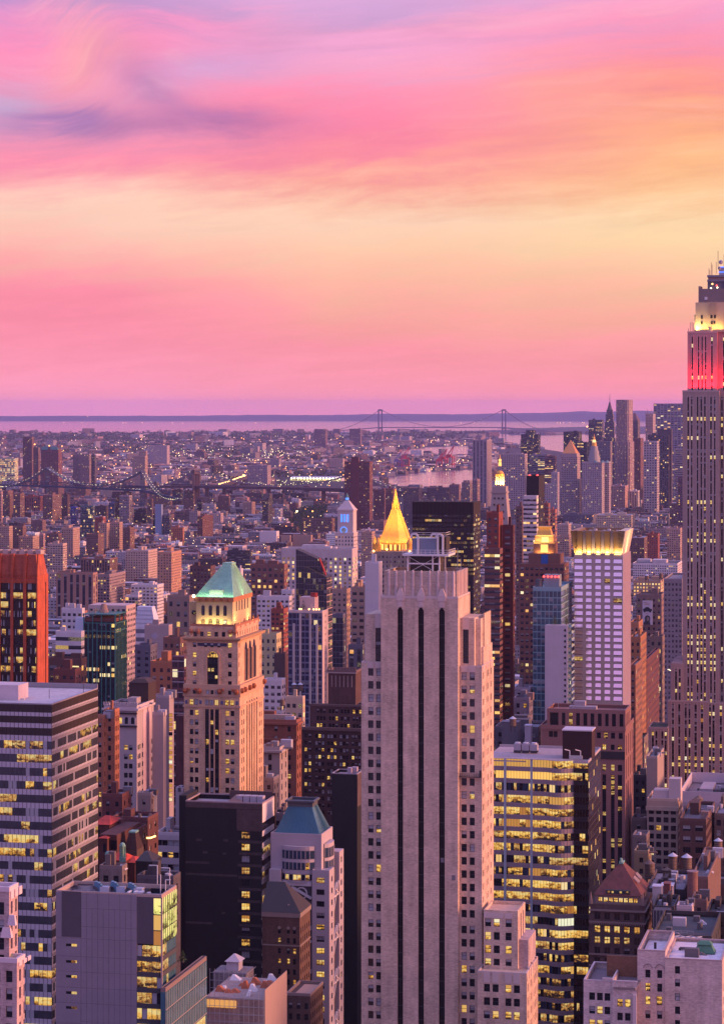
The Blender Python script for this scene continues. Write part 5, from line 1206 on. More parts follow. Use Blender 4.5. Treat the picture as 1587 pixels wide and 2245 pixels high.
# stepped limestone skyscraper, right edge
b=Bld('limestone_skyscraper','stepped limestone skyscraper with red and yellow floodlit top, cut by the right edge','skyscraper',1497,1756,1776,1290,None)
LM.append((1530,600,1290,'stepped limestone skyscraper'));K=1311/F;LC=(.36,.265,.25);LT=(.46,.36,.34)
RECTS+=[(1507,1587,728,2300,1290),(1497,1587,857,2300,1290),(1464,1590,1532,2300,1290),(1421,1590,1591,2300,1280)]
PLANS.append((*grid(*b.w(b.W/2,10)),b.W/2+12,35))
ZE=lambda py:wz(py,1311)
wfl=13.97*K
SPC=(.05,.035,.04)
def estage(p0,p1,y0,dep,ztop,zbot,strips,fl_top,frows=True,name='wall',lit=.2,right=False):
 """limestone stage: piers, recessed window strips of sash windows over dark spandrels, bright metal mullions"""
 xa,xb=b.x(p0,y0),b.x(p1,y0);blk=(xa,xb,y0,y0+dep);mb=MB(LC)
 uc=[(b.x(p,y0)-xa,b.x(q,y0)-xa)for p,q in strips]
 facade(b,mb,blk,'f',zbot,ztop,uc,[(zbot+.06,fl_top)],make=False,d=.5,md=1)
 facade(b,mb,blk,'l',zbot,ztop,[],[]);facade(b,mb,blk,'r',zbot,ztop,[],[]);shell(mb,blk,zbot,ztop,0,2,left=False)
 b.part(name,mb,[M['wall'],masonry('spandrel_metal',SPC,.5)if 'spm' not in M else M['spm'],M['roof']])
 mm=MB((.5,.40,.38))
 for u,v in uc:
  for w_ in(u,v):mm.box(xa+w_-.13,xa+w_+.13,y0-.12,y0+.2,zbot,fl_top+.8)
 b.part('mullion',mm,M['smooth'])
 n=int((fl_top-zbot)/wfl);par=random.random
 for i in range(n):
  zz=fl_top-.4-i*wfl-2.0;row=random.random();rl=.85 if row<.17 else(.45 if row<.35 else.07)
  for u,v in uc:
   k_=random.choice(('lit2','shade','shadelit','lit'))if random.random()<rl else pick({'dark':3,'blindup':2.2,'blind':.9,'lit3':.25})
   b.win((xa+(u+v)/2,y0+.44,zz),0,v-u-.15,2.0,k_,'sash')
 return xa,xb
M['spm']=masonry('spandrel_metal',SPC,.5);random.seed(77)
S1=[(1506,1511),(1514,1518.5),(1526.5,1531.5),(1534.7,1539.8),(1542.5,1547.6),(1556,1561),(1564.3,1569)]
z2=ZE(728);z1=ZE(857);zA=ZE(1445)
xs=estage(1496,1577,0,22,z1,ZE(1760),S1,ZE(870))
xr_=b.x(1680,0)
estage(1577,1680,6,18,z1+.2,ZE(1760),[(p,p+5)for p in(1580,1589,1600,1609,1620,1632,1644,1656,1668)],ZE(870),name='recessed_wall')
estage(1680,1756,0,22,z1,ZE(1760),[(p,p+5)for p in(1690,1698,1710,1718,1726,1740,1748)],ZE(870))
S2=[(1515.3,1519.9),(1529,1533.6),(1537,1541.2),(1544.6,1549),(1558,1563)]
estage(1507,1572,4,16,z2,z1,S2,ZE(738),name='upper_wall');estage(1572,1684,8,14,z2+.2,z1,[(p,p+4.5)for p in(1584,1594,1610,1620,1640,1650,1666)],ZE(738),name='upper_wall');estage(1684,1746,4,16,z2,z1,[(p,p+4.5)for p in(1692,1706,1714,1730)],ZE(738),name='upper_wall')
zc0,zc1,zc2=ZE(663),ZE(633),ZE(603)
def cr(p0,p1,v,d,za,zb,c,name,m='smooth'):mb=MB(c);x0,x1=b.x(p0,v),b.x(p1,v);mb.box(x0,x1,v,v+d,za,zb,0,0);b.part(name,mb,M[m]);return x0,x1
cx0,cx1=cr(1524.5,1718,7,12,z2,zc0,(.46,.36,.28),'crown_wall');cr(1522,1526,8,10,z2,ZE(690),(.46,.36,.28),'crown_wall')
cr(1531,1711,8,11,zc0,zc1,(.25,.19,.18),'crown_wall');cr(1531,1536,7.9,11.2,zc1,zc1+1.4,(.3,.22,.2),'parapet')
cr(1551,1690,9,10,zc1,ZE(617),(.10,.10,.15),'deck_wall','cur');cr(1550,1692,8.6,11,ZE(617),ZE(613),(.2,.2,.26),'deck_slab');cr(1552,1690,9.3,9,ZE(613),ZE(607.5),(.35,.22,.2),'deck_wall');cr(1550,1692,8.6,11,ZE(607.5),zc2,(.2,.2,.26),'deck_slab')
cr(1576,1666,9.5,8,zc2,ZE(585),(.16,.16,.22),'mast_base','metal');cr(1590,1652,10,7,ZE(585),ZE(535),(.16,.16,.22),'mast_base','metal');pass
for y0 in(596.5,585.5):mb=MB();mb.box(b.x(1575.5,9),b.x(1668,9),9.3,9.45,ZE(y0+.9),ZE(y0-.9));b.part('blue_light',mb,M['lamp_blue'])
for px,y0,r in((1580,575,1.15),(1577,588,.9)):mb=MB((.3,.3,.4));mb.ball(b.x(px,8.6),8.9,ZE(y0),r,10,5);b.part('antenna_dish',mb,M['smooth'])
for px,y0,y1 in((1574,550,585),(1587,558,585),(1559,575,603),(1561,580,603),(1570,574,600),(1554,588,603),(1556,592,603),(1513,707,728),(1517,706,728),(1520,709,728),(1509,720,728)):
 mb=MB();v=9 if px>1530 else 5;mb.bar((b.x(px,v),v,ZE(y1)),(b.x(px,v),v,ZE(y0)),.22);b.part('antenna',mb,plain('mast_red',(.35,.12,.12))if 'mr' not in M else M['mr'])
for px,y0,m_ in((1561.5,622.5,'lamp_warm'),(1571,626,'lamp_red'),(1558.5,632,'lamp_white'),(1572.5,630.5,'lamp_white')):mb=MB();mb.ball(b.x(px,8.5),8.3,ZE(y0),.4,6,4);b.part('deck_lamp',mb,M[m_])
mb=MB((.7,.6,.6));u=b.x(1547.5,7.9);mb.box(u-.7,u+.7,7.5,8,ZE(657),ZE(651));b.part('antenna_box',mb,M['white'])
for px,y0,w_,h_ in((1538.5,691,4,8),(1559.5,690.5,5,7.5),(1567,690.5,4.5,7.5),(1538.5,705,4,7),(1560.5,704,4,7),(1566,704,4,6)):
 b.win((b.x(px,7),6.92,ZE(y0+h_)),0,w_*K,h_*K,'dark','pair')
for i in range(7):mb=MB((.5,.38,.28));u=b.x(1553+i*3,7);mb.box(u-.12,u+.12,6.75,7,ZE(690),ZE(662));b.part('fluting',mb,M['smooth'])
mb=MB((.85,.7,.35));mb.cyl(b.x(1557,5),5,ZE(727.5),ZE(717),1.1,1.1,12);b.part('satellite_drum',mb,M['smooth'])
# left shoulders and lower stages
estage(1470.7,1497,-1.5,16,ZE(1451),ZE(1540),[(1479,1484.6),(1487,1492.6)],ZE(1463),name='shoulder_wall')
mb=MB((.3,.2,.2));mb.frust(b.x(1471,-1),b.x(1497,-1),-1,14,ZE(1451),b.x(1480,4),b.x(1497,4),4,14,ZE(1441));b.part('shoulder_roof',mb,M['roof'])
estage(1464,1552,-3,20,ZE(1532),ZE(1765),[(1472,1478),(1486,1492),(1500,1506),(1508.5,1514),(1521.5,1528),(1535.5,1542)],ZE(1539),name='lower_wall')
estage(1552,1720,-2,20,ZE(1535),ZE(1765),[(1553.5,1559),(1561,1567),(1577,1583),(1592,1598),(1606,1612),(1626,1632),(1650,1656)],ZE(1539),name='lower_wall')
estage(1420.7,1464.5,-7,20,ZE(1592),ZE(1745),[(1428,1434),(1436,1441.6),(1448.8,1454.5),(1456.2,1462)],ZE(1597),name='lower_wall')
mb=MB((.035,.05,.03));x0,x1=b.x(1422,-6),b.x(1464,-6);mb.box(x0+.6,x1,-6.4,12,ZE(1592),ZE(1592)+.25);b.part('roof_garden',mb,M['roof'])
mb=MB((.4,.3,.3));mb.parapet(x0,x1,-7,13,ZE(1592),ZE(1592)+1,.4);b.part('parapet',mb,M['smooth'])
mb=MB(LT)
for p0,p1,v,yy in((1495.5,1577.5,-.15,857),(1463.5,1552.5,-3.15,1532),(1506.6,1572.4,3.85,728)):mb.box(b.x(p0,v),b.x(p1,v),v,v+.5,ZE(yy)-.5,ZE(yy)+.35)
b.part('coping',mb,M['smooth'])
mb=MB(LC);mb.box(b.x(1421,-6.5),b.x(1720,-6.5),-6.5,20,0,ZE(1745),0,bay=4,fl=4);b.part('base_wall',mb,M['str'])
b.done(100)
floodlight(b,(b.x(1507,4)+b.x(1572,4))/2,2.2,z1+.6,15000,(1,.004,.008),(15,1.2),(0,.10,1),110);floodlight(b,b.x(1572,7)+5,6.3,z1+.8,6000,(1,.004,.008),(10,1),(0,.1,1),110)
floodlight(b,b.x(1640,7),6.3,z1+.8,8000,(1,.004,.008),(14,1),(0,.1,1),110);floodlight(b,(b.x(1684,4)+b.x(1746,4))/2,2.2,z1+.6,15000,(1,.004,.008),(15,1.2),(0,.1,1),110);floodlight(b,b.x(1640,6),5.4,z2+.6,1500,(1,.62,.1),(14,.8),(0,.2,1),120);floodlight(b,b.x(1700,6),5.4,z2+.6,1500,(1,.62,.1),(9,.8),(0,.2,1),120)
floodlight(b,b.x(1505,4),12,z1+.6,3000,(1,.004,.008),(1,10),(.1,0,1),110)
floodlight(b,b.x(1545,6),5.4,z2+.6,1500,(1,.62,.10),(9,.8),(0,.2,1),120);floodlight(b,b.x(1572,6),5.4,z2+.6,900,(1,.60,.10),(6,.8),(0,.2,1),120)
floodlight(b,b.x(1527,6),5.6,z2+.6,700,(1,.75,.25),(2,.8),(0,.3,1),120)
# tall dark red twin slabs right of the central tower
b=tower('red_tower','dark red brick tower with a brown stepped front, just right of the central beige tower','apartment tower',1066.6,1093,1102,1127,1560,1260,(.20,.055,.045),'apt',3.4,3.0,bh=1,lm='dark red twin slabs')
mb=MB((.26,.06,.045));mb.box(b.W,b.W+.1,0,b.D,0,b.z(1127));b.part('side_wall',mb,M['smooth'])  # lit side: its glow is put into a brighter red than the front
b=tower('balcony_tower','brown balconied apartment tower stepping down in front of the dark red brick tower','apartment tower',1062,1095.5,1102,1207,1560,1245,(.17,.075,.07),M['rib'],3.0,3.0,bh=0)
b=tower('red_slab','narrow dark maroon slab with a thin pink lit side, right of the dark red brick tower','apartment tower',1100,1125,1128.7,1154,1560,1262,(.105,.028,.03),'apt',9,3.1,bh=1,par=.6)
# dark bronze office slab
M['dark_lit']=winmat('dark_bronze_wall',.93,.5,.04,.17,gl=(.016,.010,.011),blind=.04,sill=.28,es=1.25)
b=Bld('bronze_slab','dark bronze office slab with scattered rows of yellow windows behind the beige tower','office block',904,1037.7,1053,1750,1100)
LM.append((975,1100,1750,'dark bronze office slab'));zt=b.z(1101)
mb=MB((.022,.013,.013));mb.box(0,b.W,0,b.D,0,b.z(1126),0,bay=2.3,fl=3.1,mg=.4);b.part('wall',mb,M['dark_lit'])
mb=MB((.020,.012,.012));mb.box(0,b.W,0,b.D,b.z(1126),zt,0,1);b.part('louvre_top',mb,[M['smooth'],M['roof']])
mb=MB((.06,.035,.035))
for i in range(45):u=b.W*i/44;mb.box(u-.12,u+.12,-.25,0,0,zt)
b.part('mullion',mb,M['smooth'],kind='stuff')
for i in range(9):mb=MB((.2,.18,.2));u=4+i*4.3;mb.box(u,u+2,4,8,zt,zt+1+(i%3)*.5);b.part('roof_unit',mb,M['smooth'])
# gilded pyramid tower
b=Bld('gilded_tower','stone tower with a floodlit gilded octagonal pyramid and lantern spire','skyscraper',818,905,925,1835,1075)
LM.append((868,1075,1835,'gilded pyramid'));K=1835/F;zb=b.z(1210);mb=MB((.33,.25,.22));b.D=max(28,b.D)
mb.box(0,b.W,0,b.D,0,zb,0,1,bay=3,fl=3.6,mg=2);b.part('wall',mb,[M['apt'],M['roof']])
cx_,cy_=b.x(867.5,b.D/2),b.D/2;rb=33.4*K/cos(pi/8);z0=b.z(1192)
mb=MB((.75,.40,.10));mb.cyl(cx_,cy_,zb,z0,rb*.82,rb*.82,8,ph=pi/8-TH*0);b.part('arcade',mb,M['smooth'])
for i in range(16):
 a=2*pi*i/16;mb=MB((.5,.28,.08));mb.bar((cx_+rb*.86*cos(a),cy_+rb*.86*sin(a),zb),(cx_+rb*.86*cos(a),cy_+rb*.86*sin(a),z0),.8);b.part('arcade_column',mb,M['smooth'])
M['gilt']=plain('gilded_tiles',(.85,.42,.07),.5,.1)
mb=MB();mb.cyl(cx_,cy_,z0,b.z(1119),rb,8.4*K,8,ph=pi/8);b.part('pyramid_roof',mb,M['gilt'])
for i in range(8):
 a=pi/8+2*pi*i/8;mb=MB();mb.bar((cx_+rb*cos(a),cy_+rb*sin(a),z0),(cx_+8.4*K*cos(a),cy_+8.4*K*sin(a),b.z(1119)),.7);b.part('roof_rib',mb,M['gilt'])
mb=MB();mb.cyl(cx_,cy_,b.z(1119),b.z(1097),6.2*K,5*K,8);mb.cyl(cx_,cy_,b.z(1097),b.z(1073),4.6*K,.1,8);b.part('lantern',mb,M['gilt'])
for i in range(8):a=2*pi*i/8;mb=MB();mb.cyl(cx_+7.5*K*cos(a),cy_+7.5*K*sin(a),b.z(1119),b.z(1102),.5,.0,6);b.part('pinnacle',mb,M['gilt'])
for px,v in((829,3),(834,b.D-4),(897,3),(822,14)):
 mb=MB((.6,.36,.12));u=b.x(px,v);mb.cyl(u,v,zb,b.z(1193),2.0,2.0,8);mb.cyl(u,v,b.z(1193),b.z(1178),2.4,0,8);b.part('corner_turret',mb,M['gilt'])
gl_=lamp('arcade_glow',(1,.45,.08),2.4)
for i in range(10):mb=MB();a=pi+pi*(i+.5)/10;mb.box(cx_+rb*.84*cos(a)-.7,cx_+rb*.84*cos(a)+.7,cy_+rb*.84*sin(a)-.15,cy_+rb*.84*sin(a),zb+.6,z0-1.2);b.part('lit_arch',mb,gl_)
for px,py in((819,1209),(898,1209),(848,1205)):mb=MB();mb.ball(b.x(px,-.5),-.5,b.z(py),.8,8,5);b.part('floodlamp',mb,M['lamp_warm'])
for i in range(6):
 a=pi*1.5+(i-2.5)*.62;floodlight(b,cx_+(rb+4)*cos(a),cy_+(rb+4)*sin(a),z0-2,1500,(1,.62,.16),(5,1.5),(-cos(a)*.3,-sin(a)*.3,1),150);floodlight(b,cx_+(rb+26)*cos(a),cy_+(rb+26)*sin(a),z0-4,5000,(1,.55,.14),(5,1.5),(-cos(a)*.9,-sin(a)*.9,1),60)
b.plan(818,925,1190)
# white clock tower lit blue
b=Bld('clock_tower','white stone clock tower with blue lit belfry and clock face','clock tower',734,775,784,2850,1085)
LM.append((757,1095,2850,'blue lit clock tower'));K=2850/F;WC=(.56,.47,.46);b.D=b.W
mb=MB(WC);z_=b.z(1170);mb.box(0,b.W,0,b.D,0,z_,0,1,bay=3.6,fl=4.2,mg=2);b.part('wall',mb,[M['apt'],M['roof']])
i0,i1=b.x(740,1.5),b.x(774,1.5);dd=i1-i0;zt=b.z(1120);mb=MB(WC);mb.box(i0,i1,1.5,1.5+dd,z_,zt,0);b.part('belfry',mb,M['smooth'])
mb=MB((.6,.5,.5));mb.box(i0-.8,i1+.8,.7,2.3+dd,zt,zt+1.5);b.part('cornice',mb,M['smooth']);mb=MB((.6,.5,.5));mb.box(-.4,b.W+.4,-.4,b.D,z_,z_+1);b.part('cornice',mb,M['smooth'])
for k_ in range(3):
 u=b.x(749+k_*6.7,1.4);mb=MB();mb.box(u-1,u+1,1.35,1.5,b.z(1145),b.z(1128));b.part('blue_opening',mb,lamp('blue_belfry',(.04,.22,1),1.9)if k_==0 else bpy.data.materials['blue_belfry'])
 mb=MB((.6,.5,.5));u=b.x(745.6+k_*6.7,1.2);mb.cyl(u,1.2,b.z(1146),b.z(1127),.7,.7,8);b.part('belfry_column',mb,M['smooth'])
cxk=b.x(753.5,1.4);zk=b.z(1162.7);rk=7*K
bl_=lamp('clock_rim',(.05,.25,1),1.8)
mb=MB()
for j in range(12):a=2*pi*j/12;mb.ball(cxk+rk*cos(a),1.3,zk+rk*sin(a),.75,6,4)
cf=b.part('clock_rim',mb,bl_,kind='stuff')
mb=MB((.7,.66,.66));mb.face([(cxk+rk*.8*cos(2*pi*j/20),1.32,zk+rk*.8*sin(2*pi*j/20))for j in range(20)]);b.part('clock_face',mb,lamp('clock_face',(.6,.55,.75),.25))
mb=MB((.02,.02,.03));mb.bar((cxk,1.2,zk),(cxk-rk*.5,1.2,zk+.4),.5);mb.bar((cxk,1.2,zk),(cxk+.5,1.2,zk+rk*.7),.35);b.part('clock_hands',mb,M['dark_metal'])
mb=MB((.5,.43,.44));cm=(i0+i1)/2;ym=1.5+dd/2;mb.frust(i0-.2,i1+.2,1.3,1.7+dd,zt+1.5,cm-2.2,cm+2.2,ym-2.2,ym+2.2,b.z(1098));b.part('pyramid_roof',mb,M['smooth'])
mb=MB((.10,.22,.20));mb.cyl(cm,ym,b.z(1098),b.z(1090),1.9,1.9,8);mb.cyl(cm,ym,b.z(1090),b.z(1081),2.2,0,8);b.part('lantern',mb,M['smooth'])
mb=MB();mb.cyl(cm,ym,b.z(1096.5),b.z(1092),2.0,2.0,8);b.part('blue_light',mb,bl_);b.plan(734,784,1120)
tower('stone_office','long white stone office block below the blue lit clock tower','office block',617,772,784,1206,1300,2760,(.50,.42,.42),winmat('stone_office_wall',.45,.62,.35,.2,sill=.2),5.2,4.4,(.45,.43,.46),3,1.5,mg=8,bhc=(.5,.45,.46))
# marble campanile with a gilded lantern
b=Bld('campanile','grey marble campanile with steep pyramid roof and gilded lantern','tower',1069,1113,1126,2080,1000)
LM.append((1093,1000,2080,'marble campanile'));K=2080/F;b.D=b.W;cx_,cy_=b.W/2+.5,b.D/2;MC=(.36,.29,.28)
hw=b.W/2;q=lambda py:b.z(py,y=cy_)
mb=MB(MC);mb.box(0,b.W,0,b.D,0,q(1153),0,bay=4,fl=4);b.part('wall',mb,M['apt'])
h1=15.5*K;mb=MB(MC);mb.frust(cx_-hw,cx_+hw,cy_-hw,cy_+hw,q(1153),cx_-h1,cx_+h1,cy_-h1,cy_+h1,q(1080));b.part('pyramid_roof',mb,M['smooth'])
mb=MB((.05,.04,.04))
for j,py in enumerate((1090,1104,1119,1134)):
 t_=(1153-py)/73;hh_=hw+(h1-hw)*t_
 for i in range(3):u=cx_+(i-1)*hh_*.55;mb.box(u-.7,u+.7,cy_-hh_-.5,cy_-hh_+.6,q(py+4),q(py))
b.part('dormer',mb,M['smooth'],kind='stuff')
mb=MB(MC);mb.box(cx_-h1*1.12,cx_+h1*1.12,cy_-h1*1.12,cy_+h1*1.12,q(1081),q(1077));mb.box(cx_-h1,cx_+h1,cy_-h1,cy_+h1,q(1077),q(1066));b.part('balcony',mb,M['smooth'])
for i in range(10):a=2*pi*i/10;mb=MB((.4,.32,.3));mb.cyl(cx_+8*K*cos(a),cy_+8*K*sin(a),q(1066),q(1044),.7,.7,6);b.part('lantern_column',mb,M['smooth'])
mb=MB((.2,.16,.15));mb.cyl(cx_,cy_,q(1066),q(1044),6*K,6*K,10);b.part('lantern',mb,M['smooth'])
mb=MB();mb.cyl(cx_,cy_,q(1044),q(1040),9.4*K,9.4*K,12);mb.ball(cx_,cy_,q(1040),8.6*K,12,6,half=True);mb.cyl(cx_,cy_,q(1022),q(1012),3.2*K,2.6*K,8);mb.ball(cx_,cy_,q(1009),3*K,8,5);mb.cyl(cx_,cy_,q(1006),q(996),.5,.1,6);b.part('gilded_dome',mb,M['gilt'])
for a in(-1.6,-.6,-2.6):floodlight(b,cx_+14*K*cos(a),cy_+14*K*sin(a),q(1064),4500,(1,.58,.13),(3,1),(-cos(a)*.35,-sin(a)*.35,1),120)
mb=MB();mb.ball(cx_,cy_,q(1009),3.4*K,8,5);mb.cyl(cx_,cy_,q(1021.5),q(1012.5),3.6*K,3*K,8);b.part('lantern_light',mb,lamp('gold_lamp',(1,.50,.10),1.8));b.plan(1069,1126,1080)
# slim black glass tower with white banded flank
b=tower('slim_tower','slim black glass tower with red roof lamps','apartment tower',1154,1181,1193,1045,1250,2170,(.02,.014,.016),'drk',3,3.6,bh=0,lm='slim black glass tower',mg=18)
for px in(1161,1178):mb=MB();mb.ball(b.x(px,2),2,b.z(1043),1.1,6,4);b.part('red_lamp',mb,M['lamp_red'])
b=tower('banded_tower','white banded glass apartment tower joined below the slim black glass tower','apartment tower',1147,1176,1180,1089,1250,2150,(.56,.5,.52),M['rib'],3,3.9,bh=0)
# tower in green scaffold mullions
b=Bld('glass_office','dark glass office tower with green mullions and unfinished open top storeys','office block',184,252.5,297,1500,1340)
LM.append((240,1340,1500,'green mullioned glass tower'));K=1500/F;zt=b.z(1347)
yg=b.y(276.5);b.D=min(b.D,90)
mb=MB((.012,.013,.02));mb.box(0,b.W,0,yg,0,zt-5,0,1,bay=2.6,fl=3.3,mg=.4);b.part('wall',mb,[M['drk'],M['roof']])
M['green_metal']=plain('green_mullion',(.05,.20,.18),.5,.2)
for i in range(8):u=b.W*i/7;mb=MB();mb.box(u-.28,u+.28,-.5,0,0,zt-(0 if i in(0,2,4,7)else 5));b.part('mullion',mb,M['green_metal'])
for i in range(9):v=yg*i/8;mb=MB();mb.box(b.W,b.W+.45,v-.25,v+.25,0,zt-(0 if i%3==0 else 5));b.part('mullion',mb,M['green_metal'])
for z in(zt-10,zt-5.2,zt):mb=MB();mb.box(-.3,b.W+.4,-.4,yg,z-.5,z);b.part('floor_edge',mb,M['green_metal'])
mb=MB((.16,.05,.04));mb.box(.4,b.W-.2,.3,yg,zt-4.6,zt-2.6);b.part('open_storey',mb,M['smooth'])
random.seed(14)
for i in range(12):u=1+random.random()*(b.W-4);mb=MB((.2,.16,.16));mb.bar((u,2+i*.5,zt),(u+random.uniform(-2,2),2+i,zt+random.uniform(1,3.4)),.3);b.part('steelwork',mb,M['smooth'])
mb=MB((.28,.18,.15));mb.cyl(b.W*.4,14,zt,zt+5,3.2,1.4,12);b.part('bulkhead',mb,M['smooth'])
mb=MB((.55,.40,.38));mb.box(b.W-24,b.W+.1,yg,b.D,0,b.z(1334),0,1,bay=3.4,fl=3.3,mg=1.2);b.part('rear_wall',mb,[M['apt2'],M['roof']]);b.plan(184,297,1340)
# blue glass apartment tower with white piers
b=Bld('apartment_tower','blue glass apartment tower with pale piers and a pink rooftop box','apartment tower',631.7,706,718,1250,1306)
LM.append((670,1310,1250,'blue glass tower with pale piers'));K=1250/F;zt=b.z(1342)
M['blue_wall']=winmat('blue_glass_wall',.84,.74,.02,0,gl=(.035,.05,.10),sill=.12,blind=.12,es=1.0)
mb=MB((.16,.16,.24));mb.box(0,b.W,0,b.D,0,zt,0,1,bay=2.2,fl=3.1,mg=.6);b.part('wall',mb,[M['blue_wall'],M['roof']])
for px,top in((658.5,1346),(680.5,1346),(644.5,1368),(695,1368)):mb=MB((.52,.44,.42));u=b.x(px);mb.box(u-.55,u+.55,-.5,0,0,b.z(top));b.part('pier',mb,M['smooth'])
mb=MB((.66,.50,.46));mb.box(b.W,b.W+.3,0,b.D,0,zt+.6);mb.box(0,b.W,-.2,.2,zt-.6,zt+.6);b.part('side_wall',mb,M['smooth'])
for i in range(24):b.win((b.W+.34,b.D*.5,zt-2.8-i*3.1*1.0),pi/2,.9,1.1,'dark','plain')
b.done(30)
u0,u1=b.x(657,6),b.x(690,6);mb=MB((.60,.42,.40));mb.box(u0,u1,6,14,zt,b.z(1312),0);b.part('penthouse',mb,M['smooth']);mb=MB((.35,.04,.03));mb.cyl(b.x(689,8),9,b.z(1312),b.z(1303),1.5,1.5,10);mb.cyl(b.x(685,8),10,b.z(1312),b.z(1303),1.5,1.5,10);b.part('red_tank',mb,M['smooth'])
for px in(656,660,677,687,693,699):mb=MB();mb.ball(b.x(px,1),1.5,b.z(1337),.42,6,4);b.part('terrace_lamp',mb,M['lamp_warm'])
conifer(on(b,b.x(665,4),4,zt),6.5,1.8,'dark tree on the roof of the blue glass tower',51,None,'terrace_tree')
# angular dark glass tower
b=Bld('angular_tower','angular dark glass tower with a slanting top behind the blue glass tower','apartment tower',644,716,728,1450,1205)
LM.append((690,1205,1450,'angular dark glass tower'));z0,z1=b.z(1205),b.z(1262)
M['dark_grid']=winmat('dark_glass_wall',.93,.9,.03,.02,gl=(.022,.022,.032),sill=.05,blind=.08,es=.8)
mb=MB((.16,.12,.13));xm=b.x(668)
def slab(x0,x1,y0,y1,za,zb):
 n=max(2,round((x1-x0)/1.7));f=3.3
 mb.face([(x0,y0,0),(x1,y0,0),(x1,y0,zb),(x0,y0,za)],0,[(0,-60),(n,-60),(n,-60+zb/f),(0,-60+za/f)])
 m2=round((y1-y0)/1.7);mb.face([(x1,y0,0),(x1,y1,0),(x1,y1,zb),(x1,y0,zb)],0,[(100,-60),(100+m2,-60),(100+m2,-60+zb/f),(100,-60+zb/f)])
 mb.face([(x1,y1,0),(x0,y1,0),(x0,y1,za),(x1,y1,zb)]);mb.face([(x0,y1,0),(x0,y0,0),(x0,y0,za),(x0,y1,za)],0,[(0,-60),(m2,-60),(m2,-60+za/f),(0,-60+za/f)]);mb.face([(x0,y0,za),(x1,y0,zb),(x1,y1,zb),(x0,y1,za)],1)
slab(xm,b.W,0,b.D,b.z(1243),b.z(1266));slab(0,b.x(704),5,b.D,b.z(1206),b.z(1232));b.part('wall',mb,[M['dark_grid'],M['slate']])
mb=MB((.45,.30,.28))
for i in range(30):z=b.z(1275)-i*4;mb.box(b.W,b.W+.2,0,b.D,z-.25,z+.25)
b.part('floor_edge',mb,M['smooth'],kind='stuff')
mb=MB();mb.bar((b.x(700,4),4,b.z(1225)),(b.x(715,4),3,b.z(1262)),.8);b.part('red_hoist',mb,plain('red_hoist',(.5,.04,.03)))
# dark brown block with a tower house, left of the centre
b=Bld('brown_block','dark brown brick office block with a corniced tower house on its roof','office block',659,800,812,1000,1474)
LM.append((735,1480,1000,'dark brown brick block'));K=1000/F;DB=(.050,.026,.026)
z0=b.z(1603);blk=(0,b.W,0,b.D);wr_=rows(b.z(1613),12,15.3*K,8.4*K)
uc=[(b.x(p),b.x(p+6))for p in(667,676,690.5,697.5,705,717,724,731.5,744,751,758,770.5,777.5,785)]
mb=MB(DB);random.seed(61);facade(b,mb,blk,'f',0,z0,uc,wr_,kinds={'dark':2.6,'blind':2.0,'blindup':1.5,'lit2':.9,'lit':.8},style='sash');facade(b,mb,blk,'r',0,z0,[],[]);shell(mb,blk,0,z0);b.part('wall',mb,[M['brick'],M['roof']])
xa=b.x(679,4);z1=b.z(1552);blk=(xa,b.W,4,b.D);mb=MB((.075,.042,.042));facade(b,mb,blk,'f',z0,z1,[(b.x(p,4)-xa,b.x(p+5.5,4)-xa)for p in(694,701,708,720.5,727.5,735,746.5,754,761,773,780,787)],rows(b.z(1560),3,16*K,9*K),kinds={'dark':3,'lit2':1,'blindup':1});facade(b,mb,blk,'r',z0,z1,[],[]);shell(mb,blk,z0,z1);b.part('upper_wall',mb,[M['brick'],M['roof']])
mb=MB((.11,.07,.07));mb.box(-.3,b.W,-.4,1.2,z0-.3,z0+.9);b.part('cornice',mb,M['smooth']);mb=MB((.11,.07,.07));mb.box(xa-.2,b.W,3.7,5,z1-.4,z1+.5);b.part('cornice',mb,M['smooth'])
x2,x3=b.x(719,8),b.x(779.5,8);z2=b.z(1481);mb=MB((.085,.045,.043));mb.box(x2,x3,8,8+(x3-x2)*.9,z1,z2,0,1);b.part('tower_house',mb,[M['brick'],M['roof']])
mb=MB((.35,.28,.27))
for i in range(6):u=x2+(x3-x2)*(.14+.145*i);mb.box(u-.12,u+.12,7.8,8,b.z(1513),b.z(1488))
mb.box(x2-.4,x3+.4,7.5,8.2,z2-.3,z2+.2);b.part('pilaster',mb,M['smooth'])
mb=MB((.16,.10,.10));mb.parapet(x2-.4,x3+.4,7.6,8.4+(x3-x2)*.9,z2,z2+1,.4)
for i in range(10):mb.cyl(x2+(x3-x2)*i/9,7.8,z2+1,z2+2.4,.3,.05,6)
b.part('balustrade',mb,M['smooth'],kind='stuff');b.done(100);b.plan(659,812,1550)
